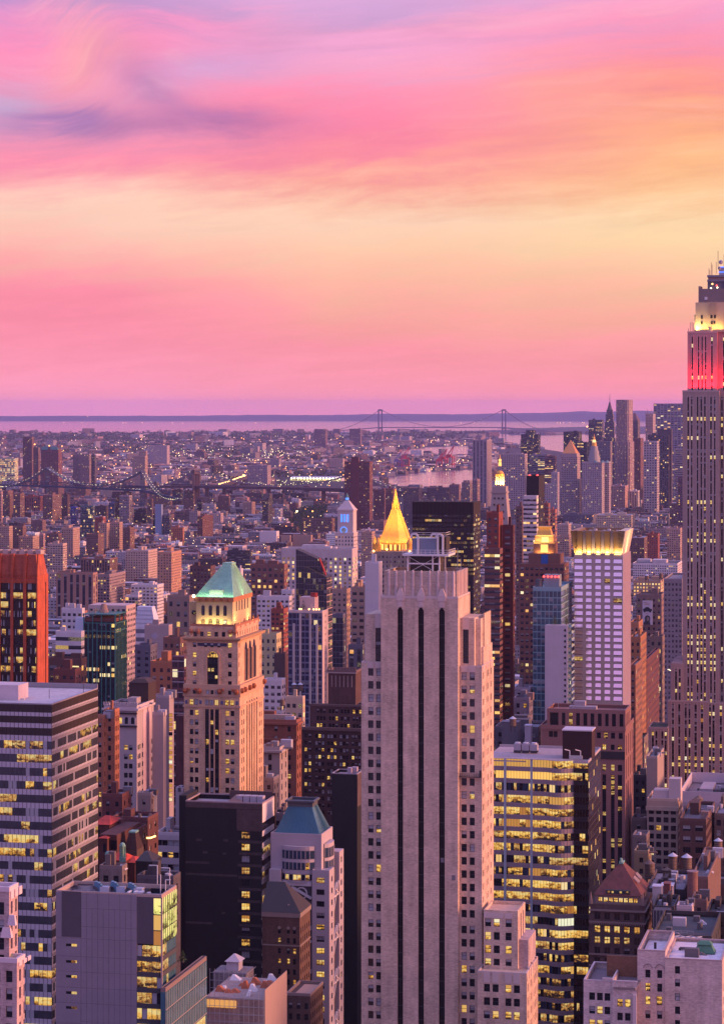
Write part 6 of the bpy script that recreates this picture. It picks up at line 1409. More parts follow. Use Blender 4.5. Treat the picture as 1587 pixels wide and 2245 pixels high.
# buildings one can tell apart in the middle distance
CC={'brown':(.17,.095,.085),'dbrown':(.09,.05,.05),'red':(.27,.07,.05),'orange':(.42,.15,.08),'tan':(.38,.25,.20),'beige':(.46,.34,.29),'grey':(.26,.22,.25),
 'white':(.62,.55,.57),'pale':(.46,.38,.41),'dark':(.045,.04,.05),'blue':(.10,.14,.30),'slate':(.12,.11,.15),'cream':(.55,.42,.31),'pink':(.45,.27,.25),'teal':(.09,.15,.18)}
AB={'at':('apartment_tower','apartment tower'),'ht':('housing_tower','apartment tower'),'ot':('office_tower','office tower'),'ob':('office_block','office block'),'ab':('apartment_block','apartment block'),
 'lb':('loft_building','loft building'),'gt':('glass_tower','office tower'),'ib':('institution','building')}
def T(k,xl,xc,xr,yt,yb,c,sty,label,Y=0,bay=3.4,fl=3.2,bh=1,roof=None,par=.9,group=None,lm=None,mg=1.2):
 Y=Y or F*(H-12-min(45,max(0,(yb-1150)*.13)))/(yb-EY)
 return tower(AB[k][0],label,AB[k][1],xl,xc,xr,yt,yb,Y,CC[c]if isinstance(c,str)else c,sty,bay,fl,roof,bh,par,group,mg,lm)
random.seed(91)
HG='brick housing towers by the bridge'
T('ht',6,17,29,1077,1137,'brown','apt','slim brown housing tower at the far left below the blue bridge deck',group=HG)
T('ht',-14,3,6,1080,1150,'pink','bal','pink banded housing tower cut by the left edge below the bridge',group=HG)
T('ht',30,44,54,1083,1138,'brown','bal','brown banded housing tower second from the left edge below the bridge',group=HG)
T('ob',54,88,94,1089,1124,'red','str','wide reddish block between brown housing towers under the bridge',0,5,4)
T('ht',94,115,135,1086,1144,'brown','bal','broad brown housing tower under the left bridge tower',group=HG)
T('ht',136,148,153,1085,1136,'dbrown','apt','narrow dark brown housing tower right of the broad one under the bridge',group=HG)
T('ht',105,128,138,1063,1087,'brown','apt','brown slab rising in front of the blue bridge deck, left one',group=HG)
T('ht',165,188,199,1062,1090,'brown','apt','brown slab rising in front of the blue bridge deck, right one',group=HG)
T('gt',155,166,171,1112,1151,(.03,.07,.45),'cur','vivid blue glass apartment tower with faceted sides',0,2,3,0,lm='vivid blue glass tower')
T('gt',176,204,208,1110,1176,'teal','cur','grey green glass tower beside the vivid blue one',0,3,3.4)
T('at',198,226,232,1136,1173,'red','apt','red brick tower with orange lamps on its roof near the vivid blue one')
T('ht',-10,20,28,1155,1210,'tan','apt','tan brick housing tower at the left edge above the orange tower',group=HG)
T('ht',28,50,58,1155,1206,'brown','apt','brown housing tower second along above the orange tower',group=HG)
T('ht',41,72,86,1177,1209,'tan','apt','low wide tan housing tower above the orange tower',group=HG)
T('ht',86,95,99,1171,1206,'pink','bal','narrow pinkish housing tower between the tan ones above the orange tower',group=HG)
T('ht',102,128,135,1171,1212,'brown','apt','brown housing tower left of the tallest tan brick one',group=HG)
T('ht',135,160,175,1159,1222,'tan','apt','tall tan brick housing tower with lit side, above the stepped beige tower',group=HG)
T('ht',189,215,228,1172,1214,'brown','apt','squat brown housing tower left of the tall pair',group=HG)
T('ht',216,234,241,1148,1205,'tan','apt','left of the tall pair of tan housing towers',group=HG)
T('ht',241,262,269,1146,1203,'tan','apt','right of the tall pair of tan housing towers',group=HG)
T('ht',269,285,295,1158,1205,'brown','apt','brown housing tower right of the tall tan pair',group=HG)
T('at',262,283,290,1087,1152,'grey','bal','slim pale grey apartment tower with stepped balconies right of the blue bridge tower')
T('at',254,266,270,1090,1140,'dbrown','drk','narrow dark tower with many lit windows beside the slim pale grey one')
T('gt',238,251,254,1102,1140,'blue','cur','small bluish glass tower left of the dark lit one',0,3,3.3)
T('ob',294,320,324,1118,1150,'dark',M['dark_lit'],'black block full of yellow lit windows below the blue bridge',0,3.5,4)
T('at',323,333,336,1095,1152,'brown','str','bronze striped tower right of the black lit block')
T('ab',328,374,378,1078,1112,'brown','apt','wide brown brick slab under the right bridge tower',0,3.4,3,lm='wide brown brick slab')
T('ab',377,399,402,1075,1110,'dbrown','apt','dark brown brick slab right of the wide one under the bridge')
T('ab',404,424,427,1076,1110,'dbrown','apt','second dark brown brick slab beside the stone bridge tower')
T('ab',246,288,291,1079,1096,'dbrown','apt','dark brown slab in front of the blue bridge between its towers')
T('ab',225,278,285,1068,1092,'beige','apt','beige block rising behind the dark brown slab at the bridge')
T('gt',340,354,357,1107,1176,(.22,.28,.42),'smooth','blank pale blue slab tower with a dark edge',0,3,3,0,lm='blank pale blue slab')
T('gt',335,341,343,1130,1172,'dark','drk','narrow black tower on the left of the blank pale blue slab')
T('at',357,372,376,1130,1176,'slate','drk','dark blue tower right of the blank pale blue slab')
T('ab',375,401,404,1158,1186,'orange','apt','low orange brick block right of the blank pale blue slab')
T('at',433,444,469,1133,1180,(.13,.055,.05),'apt','dark red brick slab tower standing alone above low roofs',lm='lone dark red brick tower')
T('at',575,588,597,1096,1146,'dark','bal','black and white banded tower among low roofs left of the park',lm='black and white banded tower')
T('ab',532,552,560,1102,1130,'tan','apt','tan apartment block left of the black and white banded tower')
T('ab',478,502,505,1088,1124,'brown','apt','brown block by the viaduct foot, above low white roofs')
T('ab',432,442,444,1097,1124,'dark','drk','small black tower left of the viaduct foot')
T('ab',403,424,427,1096,1120,'brown','apt','brown slab just left of the small black tower')
T('ib',569,606,612,1166,1192,'white','smooth','blank white box building with a green billboard on its wall',0,3,3,0,lm='white box with the green billboard')
T('ob',616,636,638,1175,1192,'tan','smooth','plain tan box building right of the green billboard',0,3,3,0)
T('ob',642,682,685,1174,1192,'tan','smooth','wide plain tan box building right of the green billboard',0,3,3,0)
T('ob',498,548,553,1209,1243,'dark','rib','dark ribbon windowed office block behind the green roof tower')
T('ab',662,728,734,1138,1170,'brown','apt2','wide brown apartment block left of the blue lit clock tower')
T('gt',783,808,813,1087,1124,'teal','cur','teal glass office block with white rooftop boxes below the tall brown slab',0,3,3.6,2)
T('ab',792,815,822,1167,1245,'tan','apt','tan apartment tower between the clock tower and the gilded pyramid')
T('ab',416,462,472,1243,1292,(.12,.06,.055),'apt','massive dark brown brick block behind the green roof tower',2300)
T('ab',515,528,533,1249,1292,'white','smooth','white blank walled tower right of the green pyramid roof',2400)
T('ob',550,623,631,1240,1305,(.22,.10,.085),winmat('arched_brick_wall',.5,.5,.14,.02),'reddish brown brick office block with regular windows behind the blue glass tower',1900,4.2,4.3,2,lm='reddish brown brick office block')
T('ab',563,634,640,1310,1346,'white','apt2','white block with square windows left of the blue glass tower',1720,3.2,3.3)
T('ab',594,622,632,1338,1387,'red','apt2','bright red brick apartment block left of the blue glass tower',1600,3.2,3,2)
T('ab',617,640,646,1296,1322,'white','apt2','small white apartment block left of the angular dark glass tower',1800)
T('lb',570,606,617,1393,1436,(.50,.42,.24),'apt','yellow floodlit loft building between the tan tower and the blue glass tower',1420,3.6,4.4,1,lm='yellow floodlit loft')  # yellow uplighting put into the wall colour; no lamp stands here
T('at',601,625,631,1437,1518,(.13,.07,.07),'smooth','blank dark brown tower left of the blue glass one',1300)
T('ab',578,618,626,1494,1548,'white','apt2','white terraced apartment block with planted balconies',1160,3.2,3.2)
T('lb',626,664,668,1532,1556,'cream','apt2','low cream loft with ornate gable above the red brick block',1110,3,4)
T('gt',729,752,757,1350,1466,'slate',M['dark_grid'],'slim dark glass tower with a tapered top right of the blue glass tower',1400,2.2,3.2,0)
T('lb',770,800,812,1290,1402,'tan','apt2','tan loft tower with lit windows just left of the central beige tower',1500,4,4,2,lm='tan loft tower')
T('ob',763,795,800,1418,1470,'slate','str','blue black striped office block just left of the central beige tower',1250)
T('ab',728,760,768,1294,1342,'tan','apt','tan block with a dark roof and green cornice right of the angular glass tower',1800,3.6,3.8)
T('ab',800,830,838,1236,1350,'white','smooth','white blank walled tower touching the left of the central crown',1350)
# left middle distance
T('at',104,138,147,1193,1247,'beige','bal','beige ziggurat apartment tower with stepped balconies',0,3.6,3.2,2,lm='beige ziggurat tower')
T('ib',177,241,258,1226,1266,(.19,.10,.08),'str','brown brick institution with pale crested top storey',0,3.6,5,2,(.5,.46,.48),lm='brown institution with pale top')
T('ab',275,325,345,1208,1263,'beige','apt','beige apartment house with two rooftop cupolas',0,3.4,3.3,2,lm='beige house with cupolas')
T('at',345,376,398,1212,1303,(.44,.24,.16),'apt','tan orange apartment tower with a tall bulkhead and lit side',0,3.4,3.2,1,lm='tan orange apartment tower')
T('ob',123,204,214,1258,1342,(.33,.19,.15),winmat('vertical_bay_wall',.45,1.0,.02,0,span=(.05,.035,.035),sill=0),'brown office block with vertical dark window bays',0,7,4,2,lm='brown vertical bay office')
T('at',213,240,274,1261,1336,(.27,.2,.21),'apt2','grey brick apartment tower right of the vertical bay office',0,3.2,3.2)
T('ab',287,345,359,1284,1334,'white','apt2','white stepped apartment block with a tall blank bulkhead',0,4,3.6,2,lm='white stepped apartment block')
T('ab',275,303,311,1307,1338,'white','cur','white framed block with large windows and warm roof lamps',0,3.6,3.8)
T('ob',135,180,186,1337,1366,'white','apt2','white office block with rooftop ductwork left of the green mullioned tower',1550,3.6,3.8,3)
T('ob',103,130,136,1256,1294,'beige','apt','beige block with small windows right of the orange brick tower')
T('ib',367,415,425,1309,1392,(.30,.2,.16),'apt','tan gothic building with pointed windows left of the green roof tower',1480,5,6,1)
T('lb',317,370,378,1374,1424,(.42,.31,.30),'smooth','blank beige side wall of a loft with a faded painted sign',1420,3,3,1,lm='faded painted sign wall')
T('ob',122,178,185,1388,1420,'white','rib','low white building with long louvred slots',1330,6,4.5,1)
T('lb',104,178,190,1448,1480,(.12,.06,.05),'apt2','low brown loft with a row of lit arched windows',1180,5,5,2)
T('ab',117,165,178,1472,1505,(.16,.06,.055),'apt','dark red low building behind the banded office slab',1090)
T('ab',296,330,345,1418,1500,'slate','apt','dark building behind the white sided old hotel',1250)
T('lb',330,378,402,1455,1530,(.36,.15,.08),'apt','orange brick loft with ornate cornice left of the tan tower',1080,3,3.5,1,lm='orange brick loft')
T('lb',358,395,410,1402,1470,(.20,.10,.08),'apt','brown loft with a jagged parapet left of the tan tower',1160,3,3.6)
# trapezoid glass box
b=Bld('glass_building','white glass office building with sloping sides and horizontal bands','office block',297,340,353,1580,1331)
zt,zs,z0=b.z(1331),b.z(1376),0;mb=MB((.62,.60,.70));W,D=b.W,b.D
M['milk']=winmat('milky_banded_glass',1,.5,.0,0,gl=(.22,.25,.36),sill=.3,blind=.3,rough=.3)
mb.box(0,W,0,D,0,zs,0,bay=20,fl=5.2,mg=.2);b.part('wall',mb,M['milk'])
mb=MB((.60,.62,.74));mb.frust(0,W,0,D,zs,W*.06,W*.80,D*.1,D*.6,zt,0);b.part('sloped_glass',mb,M['smooth'])
mb=MB((.3,.34,.42))
for k in range(1,5):t=k/5;z=zs+(zt-zs)*t;mb.box(W*.06*t-.1,W-W*.2*t+.1,D*.1*t-.15,D*.1*t+.05,z-.15,z+.15)
b.part('seam',mb,M['smooth'],kind='stuff');b.plan(297,353,1331)
b=Bld('glass_building','small white glass block with sloping sides left of the green mullioned tower','office block',163,183,190,1520,1354)
mb=MB((.60,.60,.72));mb.frust(0,b.W,0,b.D,b.z(1386),b.W*.1,b.W*.95,1,b.D*.6,b.z(1354));mb.box(0,b.W,0,b.D,0,b.z(1386));b.part('wall',mb,M['smooth']);b.plan(163,190,1354)
# green billboard and the faded wall sign
b=Bld('billboard','green billboard on the blank white box building','billboard',584,606,606.5,4330)
mb=MB((.06,.26,.10));mb.box(0,b.W,-2,-1,b.z(1178),b.z(1170));b.part('panel',mb,M['smooth']);mb=MB((.02,.06,.05));mb.box(b.W*.55,b.W*.95,-2.3,-2,b.z(1177),b.z(1172.5));mb.box(0,b.W,-2.2,-2,b.z(1178),b.z(1177.2));b.part('picture',mb,M['smooth'])
def text(b,body,x,y,z,size,mat,name='lettering',rz=0.0):
 c=bpy.data.curves.new('text','FONT');c.body=body;c.size=size;c.extrude=.02;c.align_x='CENTER'
 o=bpy.data.objects.new('t',c);COL.objects.link(o);dg=bpy.context.evaluated_depsgraph_get();me=bpy.data.meshes.new_from_object(o.evaluated_get(dg));bpy.data.objects.remove(o)
 me.materials.clear();me.materials.append(mat);q=bpy.data.objects.new(name,me);COL.objects.link(q);q.parent=b.root;q.location=(x,y,z);q.rotation_euler=(pi/2,0,rz);return q
b=Bld('painted_sign','faded white painted wall sign on the blank beige loft wall','sign',317,370,371,1420)
pf=plain('faded_sign_paint',(.50,.42,.42),.9)
for s_,py in(('ASSOCIATED',1410.5),('MUTUAL ISSUE',1416.5),('OF CASUALTY',1422)):text(b,s_,b.W*.5,-.12,b.z(py),1.7,pf)
mb=MB((.42,.36,.44));u=b.W*.42;mb.box(u-2.0,u+2.0,-.1,-.06,b.z(1398),b.z(1392));mb.box(u-.9,u+.9,-.12,-.07,b.z(1402),b.z(1388));b.part('emblem',mb,M['smooth'])
# right of the centre
T('at',1190,1202,1206,1106,1205,(.24,.09,.07),'bal','red brick tower right of the slim black glass tower, darker one',2250,3,3.2)
T('at',1205,1217,1221,1119,1205,(.36,.14,.11),'bal','lit pinkish red brick tower right of the slim black glass tower',2350,3,3.2)
T('ab',1131,1145,1148,1112,1215,'brown','apt','brown apartment tower left of the white banded glass tower',2300)
T('gt',1269,1288,1291,1059,1122,'white','rib','slim white banded tower before the columned municipal tower',0,4,3.6,1,lm='slim white banded tower')
q_=T('ob',1194,1245,1251,1062,1122,'pale','apt','broad pale stepped art deco block left of the gilded pyramid courthouse',0,4,4)
attach(T('ob',1208,1222,1226,1036,1075,'pale','apt','stepped pale upper tower of the art deco block',5600),q_)
T('ab',1337,1370,1380,1066,1116,'pink','apt','pink brick block below the rippling steel tower',0,4,3.8,2)
T('ab',1380,1398,1402,1077,1114,'white','str','white block with vertical strips right of the pink brick one',0,4,4)
T('ab',1427,1458,1463,1066,1106,'brown','apt','brown brick block with a round corner turret near the right edge',0,4,3.6)
T('at',1468,1488,1495,1104,1158,'brown','bal','brown stepped tower left of the limestone skyscraper')
T('ab',1462,1491,1495,1160,1225,(.42,.28,.24),'apt2','tan apartment block touching the left of the limestone skyscraper',0,3.6,3.3,1)
T('lb',1419,1442,1446,1172,1232,'red','apt','dark red loft with a brown bell tower')
T('lb',1382,1412,1424,1180,1228,'brown','apt','brown loft right of the glowing flared crown')
T('ab',1222,1246,1252,1150,1180,'beige','apt2','beige block left of the glowing flared crown')
T('lb',1222,1247,1252,1176,1222,'tan','apt2','tan loft between the golden mansard and the flared crown')
T('lb',1306,1384,1392,1130,1158,'cream','apt2','low cream block with lit windows behind the flared crown',0,3.6,3.6,2)
T('lb',1234,1300,1306,1129,1152,'slate','apt','dark blue loft behind the flared crown')
T('ab',1387,1485,1495,1237,1268,'white','apt2','long white apartment house with rows of small windows',0,3.0,3.2,2,lm='long white apartment house')
T('lb',1388,1448,1456,1275,1312,(.40,.26,.18),winmat('lit_loft_wall',.5,.5,.75,.3),'tan loft with two bright rows of lit windows',0,3.4,4,2,lm='tan loft with bright rows')
T('lb',1395,1450,1457,1306,1402,(.23,.15,.14),'apt','brown loft carrying a tall white billboard',1750,3.4,4,1,lm='tall white billboard')
T('ob',1455,1495,1512,1272,1452,(.24,.2,.23),winmat('terracotta_wall',.5,.5,.02,0,gl=(.06,.055,.07)),'grey wedge shaped office building with a heavy cornice',1650,2.4,3.4,0,lm='grey wedge shaped building')
T('lb',1424,1452,1457,1399,1450,(.20,.14,.12),'apt','low brown corner building with a lit arched window',1500,4,4.5,1)
q_=T('lb',1381,1404,1417,1400,1590,(.33,.15,.08),'apt','orange brick stepped tower right of the pale hotel tower',1240,2.8,3.4,1,lm='orange stepped tower')
attach(T('lb',1381,1400,1409,1368,1420,(.36,.17,.10),'apt','upper set back block of the orange stepped tower',1270,2.8,3.4,1),q_)
T('lb',1381,1393,1408,1462,1600,(.25,.12,.085),'apt','brown tower in front of the orange stepped one',1190,2.6,3.4,0)
T('lb',1409,1418,1448,1450,1570,(.13,.045,.045),'apt','dark red loft receding along the avenue with a flat blue roof',1400,3,3.6,0,(.25,.28,.4))
T('lb',1389,1412,1421,1622,1685,(.20,.15,.14),winmat('brownstone_wall',.45,.5,.5,0),'small old building with green roof and lit windows below the skyscraper',1230,4,4,0,(.06,.14,.12))
# billboard
b=Bld('billboard','tall white billboard with a dark car above a portrait','billboard',1408.6,1430.6,1431,1748)
mb=MB((.62,.54,.60));mb.box(0,b.W,-1,-.6,b.z(1370),b.z(1317));b.part('panel',mb,M['smooth'])
mb=MB((.03,.03,.035));w_=b.W;zc=b.z(1336)
mb.face([(w_*a,-1.05,zc+h_)for a,h_ in((.06,-1.0),(.2,-1.5),(.8,-1.5),(.95,-.9),(.95,.2),(.75,.6),(.62,1.5),(.35,1.6),(.2,.6),(.06,.2))]);mb.box(w_*.12,w_*.3,-1.1,-1,zc-2.1,zc-1);mb.box(w_*.68,w_*.86,-1.1,-1,zc-2.1,zc-1);b.part('car_picture',mb,M['smooth'])
zc=b.z(1362);mb=MB((.05,.045,.05));mb.face([(w_*a,-1.05,zc+h_)for a,h_ in((.1,-2.5),(.8,-2.5),(.72,0),(.78,2),(.72,3.4),(.5,4.2),(.3,3.6),(.22,2),(.26,0),(.1,-1))]);b.part('portrait_picture',mb,M['smooth'])
mb=MB((.30,.22,.20));mb.face([(w_*a,-1.08,zc+h_)for a,h_ in((.44,.2),(.6,.2),(.68,1.4),(.66,2.6),(.5,3.0),(.42,2.2))]);b.part('portrait_picture',mb,M['smooth'])
mb=MB((.45,.2,.12));mb.box(w_*.2,w_*.7,-1.05,-1,b.z(1325.5),b.z(1324));mb.box(w_*.1,w_*.5,-1.05,-1,b.z(1322),b.z(1321));mb.box(w_*.3,w_*.62,-1.05,-1,b.z(1346.5),b.z(1345.5));b.part('slogan',mb,M['smooth'])
# the downtown cluster
DT='downtown towers on the skyline'
T('ot',1035.5,1067,1083,965,1100,(.30,.25,.30),winmat('ribbed_slab',.4,1,0,0,gl=(.12,.09,.12),sill=0,rough=.8),'pale windowless slab with vertical dark ribs, left of the downtown cluster',5700,9,4,1,lm='pale ribbed slab')
q_=T('ot',1142,1180,1184.5,953,1010,(.055,.05,.07),'off','dark blocky skyscraper with a raised centre, standing before the harbour',6900,4,4,0)
attach(T('ot',1153,1172,1175,943,970,(.055,.05,.07),'off','raised centre of the dark blocky skyscraper',6910,4,4,0,par=0),q_)
T('ob',1099,1150,1156,996,1090,(.36,.29,.31),'apt','pale broad courthouse block behind the marble campanile',5300,5,4.4,1)
T('ob',1160,1198,1218,998,1060,(.19,.17,.22),'rib','grey blue ribbon windowed block in the downtown cluster',5900,5,4.2,1)
T('ob',1194,1217,1220,1000,1062,(.16,.08,.10),'rib','dark reddish ribbon windowed block left of the gilded pyramid courthouse',5850,5,4.2,1)
T('ot',1235,1268,1276,947,1000,(.05,.045,.06),'off','dark downtown office slab behind the gilded pyramid courthouse',6700,4,4,1)
T('ot',1265,1286,1292,970,1030,(.06,.055,.08),'drk','dark block left of the columned municipal tower',6500,4,4,1)
T('ot',1290,1320,1324,921,1010,(.10,.09,.13),'off','dark gridded skyscraper left of the needle spire',6900,5,4,1)
T('ot',1310,1338,1342,968,1030,(.24,.2,.23),'apt','grey skyscraper with a bright lit top storey under the needle spire',6500,4,4,1)
T('ot',1390,1404,1411,962,1050,(.16,.075,.075),'apt','reddish brown tower right of the rippling steel tower',6200,4,4,1)
T('ot',1411,1440,1445,968,1070,(.40,.34,.36),winmat('dotted_wall',.55,.5,.05,0,gl=(.05,.04,.07)),'white dotted grid tower near the right edge',5600,6,5.5,1)
q_=T('ot',1420,1466,1480,954,1070,(.085,.075,.10),'str','dark pinstriped tower with a pale side near the right edge',5800,5,4,1)
attach(T('ot',1441,1472,1474,942,958,(.085,.07,.09),'smooth','raised roof block of the dark pinstriped tower',5810,5,4,0),q_)
T('ot',1432.5,1500,1515,885,1000,(.27,.24,.33),winmat('square_grid_wall',.74,.6,.10,.07,gl=(.09,.08,.13),blind=.5),'broad pale blue gridded office tower with lit rows on the skyline',6800,9,5,0,lm='broad gridded office tower')
T('ot',1480,1496,1499,985,1060,(.3,.25,.28),'rib','pale banded block left of the limestone skyscraper',5500,5,4,0)
T('ot',1486,1497,1500,1046,1106,(.12,.06,.09),'apt','dark plum coloured tower left of the limestone skyscraper',4700,4,4,0)
b=tower('gothic_tower','pale gothic skyscraper with crown pinnacles beside the gridded office tower','skyscraper',1415,1431,1437,908,1000,6400,(.36,.29,.32),'apt',4,4,bh=0)
for k in range(5):mb=MB((.36,.29,.32));u=b.W*k/4;mb.cyl(u,1,b.z(908),b.z(896 if k in(1,3)else 902),1.6,.2,6);b.part('pinnacle',mb,M['smooth'])
# rippling steel tower
b=Bld('rippling_tower','tallest downtown tower, rippling steel with a warm glint on its edges','apartment tower',1350.5,1378,1387,6300,875)
LM.append((1368,875,6300,'rippling steel tower'));zt=b.z(876);zz=b.z(968);W,D=b.W,b.D
M['steel']=winmat('rippled_steel',.5,.5,.06,0,gl=(.10,.07,.09),blind=.3)
def ripple(x0,x1,y0,y1,z0,z1,name):
 mb=MB((.34,.25,.28));n=20;P=[]
 per=[(x0+(x1-x0)*i/n,y0-2.0*(.5+.5*sin(i*1.9))*(0<i<n))for i in range(n+1)]+[(x1+2.0*(.5+.5*sin(i*2.3))*(0<i<n),y0+(y1-y0)*i/n)for i in range(1,n+1)]
 f=(z1-z0)/3.6
 for i in range(len(per)-1):a,c=per[i],per[i+1];mb.face([(*a,z0),(*c,z0),(*c,z1),(*a,z1)],0,[(i,-f),(i+1,-f),(i+1,-.2),(i,-.2)])
 mb.face([(*p,z1)for p in per]+[(x0,y1,z1)],1);mb.face([(x0,y1,z0),(x0,y0,z0),(x0,y0,z1),(x0,y1,z1)]);b.part(name,mb,[M['steel'],M['roof']])
ripple(0,W,0,D,zz,zt,'upper_wall');ripple(b.x(1347),W+3,-4,D+4,0,zz,'lower_wall')
# needle spire tower
b=Bld('spire_tower','slender art deco skyscraper with a needle spire','skyscraper',1322,1345,1351,6700,900)
LM.append((1336,868,6700,'needle spire'));mb=MB((.15,.12,.16));cx_,cy_=b.W/2,b.D/2
for hw_,z0,z1 in((14.5,0,960),(12,960,925),(9.5,925,908),(7.5,908,898)):
 k=b.Y/F*.98;mb.box(cx_-hw_*k*.9,cx_+hw_*k*.9,cy_-hw_*k*.8,cy_+hw_*k*.8,0 if z0==0 else b.z(z0),b.z(z1),0,1,bay=4,fl=4)
b.part('wall',mb,[M['off'],M['roof']]);mb=MB((.12,.10,.14));mb.cyl(cx_,cy_,b.z(898),b.z(881),7,1.6,8);mb.cyl(cx_,cy_,b.z(881),b.z(862),.9,.2,6);b.part('spire',mb,M['smooth'])
# pyramid roofed dark tower right of the rippling one
b=tower('pyramid_tower','dark tower with a sloping pyramid roof right of the rippling steel tower','skyscraper',1386,1398,1403,922,1000,6600,(.12,.10,.13),'apt',4,4,bh=0)
mb=MB((.14,.08,.10));mb.frust(0,b.W,0,b.D,b.z(922),0,b.W*.35,b.D*.4,b.D*.5,b.z(905));b.part('pyramid_roof',mb,M['smooth'])
# gilded pyramid courthouse
b=tower('courthouse_tower','pale granite courthouse tower with a small gilded pyramid','skyscraper',1230,1265,1272,1000,1098,5350,(.36,.28,.29),'apt',4,4,bh=0,lm='gilded pyramid courthouse')
mb=MB();cx_,cy_=b.W/2,b.D/2;mb.frust(2,b.W-2,2,b.D-2,b.z(995),cx_-.5,cx_+.5,cy_-.5,cy_+.5,b.z(965));b.part('pyramid_roof',mb,plain('courthouse_gold',(.62,.26,.08),.5,.2));mb=MB((.36,.28,.29));mb.box(1,b.W-1,1,b.D-1,b.z(1000),b.z(994));b.part('attic',mb,M['smooth'])
attach(tower('courthouse','broad granite lower block of the gilded pyramid courthouse','office block',1228,1270,1277,1052,1098,5300,(.33,.26,.27),'apt',4,4,bh=0),b)
# columned municipal tower
b=tower('municipal_building','grey columned municipal building with a tiered gilded wedding cake tower','skyscraper',1275,1319,1325,1014,1082,5250,(.36,.30,.33),'apt',4,4.2,bh=0,lm='columned municipal tower')
attach(tower('municipal_wing','right wing of the columned municipal building','office block',1318,1335,1339,1013,1084,5300,(.36,.30,.33),'apt',4,4.2,bh=0),b)
K=5250/F;cx_=b.x(1302,12);cy_=14;mb=MB((.34,.32,.33))
for r_,y0,y1 in((13.5,1014,1000),(11,1000,988),(8.5,988,978)):mb.cyl(cx_,cy_,b.z(y0),b.z(y1),r_*K,r_*K*.93,14)
b.part('tier',mb,M['smooth']);mb=MB();mb.cyl(cx_,cy_,b.z(978),b.z(970),5.4*K,5*K,10);mb.cyl(cx_,cy_,b.z(964),b.z(958),2.4*K,1.4*K,8);mb.cyl(cx_,cy_,b.z(958),b.z(951),.8*K,.3*K,6);b.part('gilded_top',mb,M['gilt'])
mb=MB();mb.cyl(cx_,cy_,b.z(970),b.z(964),4*K,3.6*K,10);b.part('lit_lantern',mb,lamp('municipal_lamp',(1,.70,.25),1.4))
for px in(1306,1321,1331):mb=MB((.18,.30,.30));mb.cyl(b.x(px,3),3,b.z(1014),b.z(1009),5,1,8);b.part('corner_roof',mb,M['smooth'])
# tall brown slab over the river and Brooklyn landmarks
q_=tower('brown_tower','tall brown apartment slab standing alone before the river','apartment tower',755,810,817,1013,1110,4800,(.14,.05,.055),'apt',4,3.2,bh=0,lm='tall brown river slab')
attach(tower('roof_block','stepped roof block on the tall brown river slab','bulkhead',770,786,788,1002,1016,4803,(.14,.045,.05),'smooth',bh=0,par=0),q_)
BK='towers across the river'
T('ot',50,70,75,958,1046,(.15,.08,.085),'apt','tall brown stepped tower across the river at the far left',7600,4,4,0,group=BK,lm='brown stepped tower')
q_=T('ot',90,128,136,986,1048,(.17,.07,.08),'apt','broad brown tower with a teal roof across the river',7500,5,4.4,0,group=BK,lm='teal roofed brown tower')
b=q_;zt=b.z(986);mb=MB((.14,.32,.34));mb.box(2,b.W-2,-2,10,zt,b.z(979));b.part('roof_block',mb,M['smooth'])
mb=MB((.2,.08,.09));mb.frust(b.W*.36,b.W*.62,-3,4,b.z(991),b.W*.48,b.W*.50,-3,4,b.z(977));b.part('gable',mb,M['smooth'])
for u in(3,b.W-3):mb=MB((.15,.06,.07));mb.cyl(u,5,b.z(983),b.z(971),7,0,8);b.part('corner_spire',mb,M['smooth'])
T('ot',73,84,88,982,1046,(.17,.1,.1),'apt','brown tower left of the teal roofed one',7550,4,4,0,group=BK)
T('at',160,184,190,997,1053,(.24,.17,.18),'apt','tan grey apartment tower left of the pair beyond the bridge cables',7000,4,3.5,1,group=BK)
T('at',176,196,200,996,1056,(.26,.18,.19),'apt','middle tan grey apartment tower beyond the bridge cables',6950,4,3.5,1,group=BK)
T('at',199,208,211,998,1053,(.10,.09,.12),'apt','dark slim apartment tower beyond the bridge cables',6980,4,3.5,1,group=BK)
q_=T('ot',290,318,324,1000,1040,(.40,.28,.25),'apt','pale tan old office tower behind the right bridge tower',7200,4,4,0,group=BK)
attach(T('ot',305,320,323,989,1004,(.40,.28,.25),'apt','narrow top of the pale tan old office tower',7210,4,4,0,group=BK),q_)
T('ob',-20,32,40,1005,1052,(.42,.40,.33),winmat('lit_court_wall',.9,.5,.35,.4,sill=.2),'white courthouse block with glowing storeys at the left edge',7300,5,4.6,1,group=BK)
T('ob',326,366,372,977,996,(.40,.32,.35),'apt','pale hospital slab on the Brooklyn side left of the orange lights',10500,5,4,1,group=BK)
T('ot',479,497,522,941,951,(.22,.19,.25),'apt','grey apartment slabs near the outer bay shore',20500,9,7,0,group=BK)
T('ab',689,714,718,941,966,(.16,.09,.10),'apt','brown apartment block near the bay, left of the far bridge tower',15000,7,5,1,group=BK)
T('ab',766,790,793,940,963,(.15,.09,.10),'apt','brown apartment block near the bay, just left of the far bridge tower',15500,7,5,1,group=BK)
T('ob',542,586,594,1021,1056,(.30,.24,.27),'apt','grey loft with a dark centre on the Brooklyn shore',7700,5,4.5,1,group=BK)
T('ob',860,905,923,966,977,(.50,.32,.24),'apt','long pale warehouse catching the light beyond the docks',16000,9,7,0,group=BK)
T('ib',722,752,755,1006,1022,(.45,.32,.27),'apt','pale warehouse left of the tall brown river slab',9800,6,5,0,group=BK)
T('ab',819,843,850,1075,1122,(.15,.065,.07),'apt','brown apartment slab right of the tall brown river one',5100,4,3.3,1)
T('ab',845,862,868,1072,1120,(.17,.07,.075),'apt','second brown apartment slab right of the tall river one',5000,4,3.3,1)
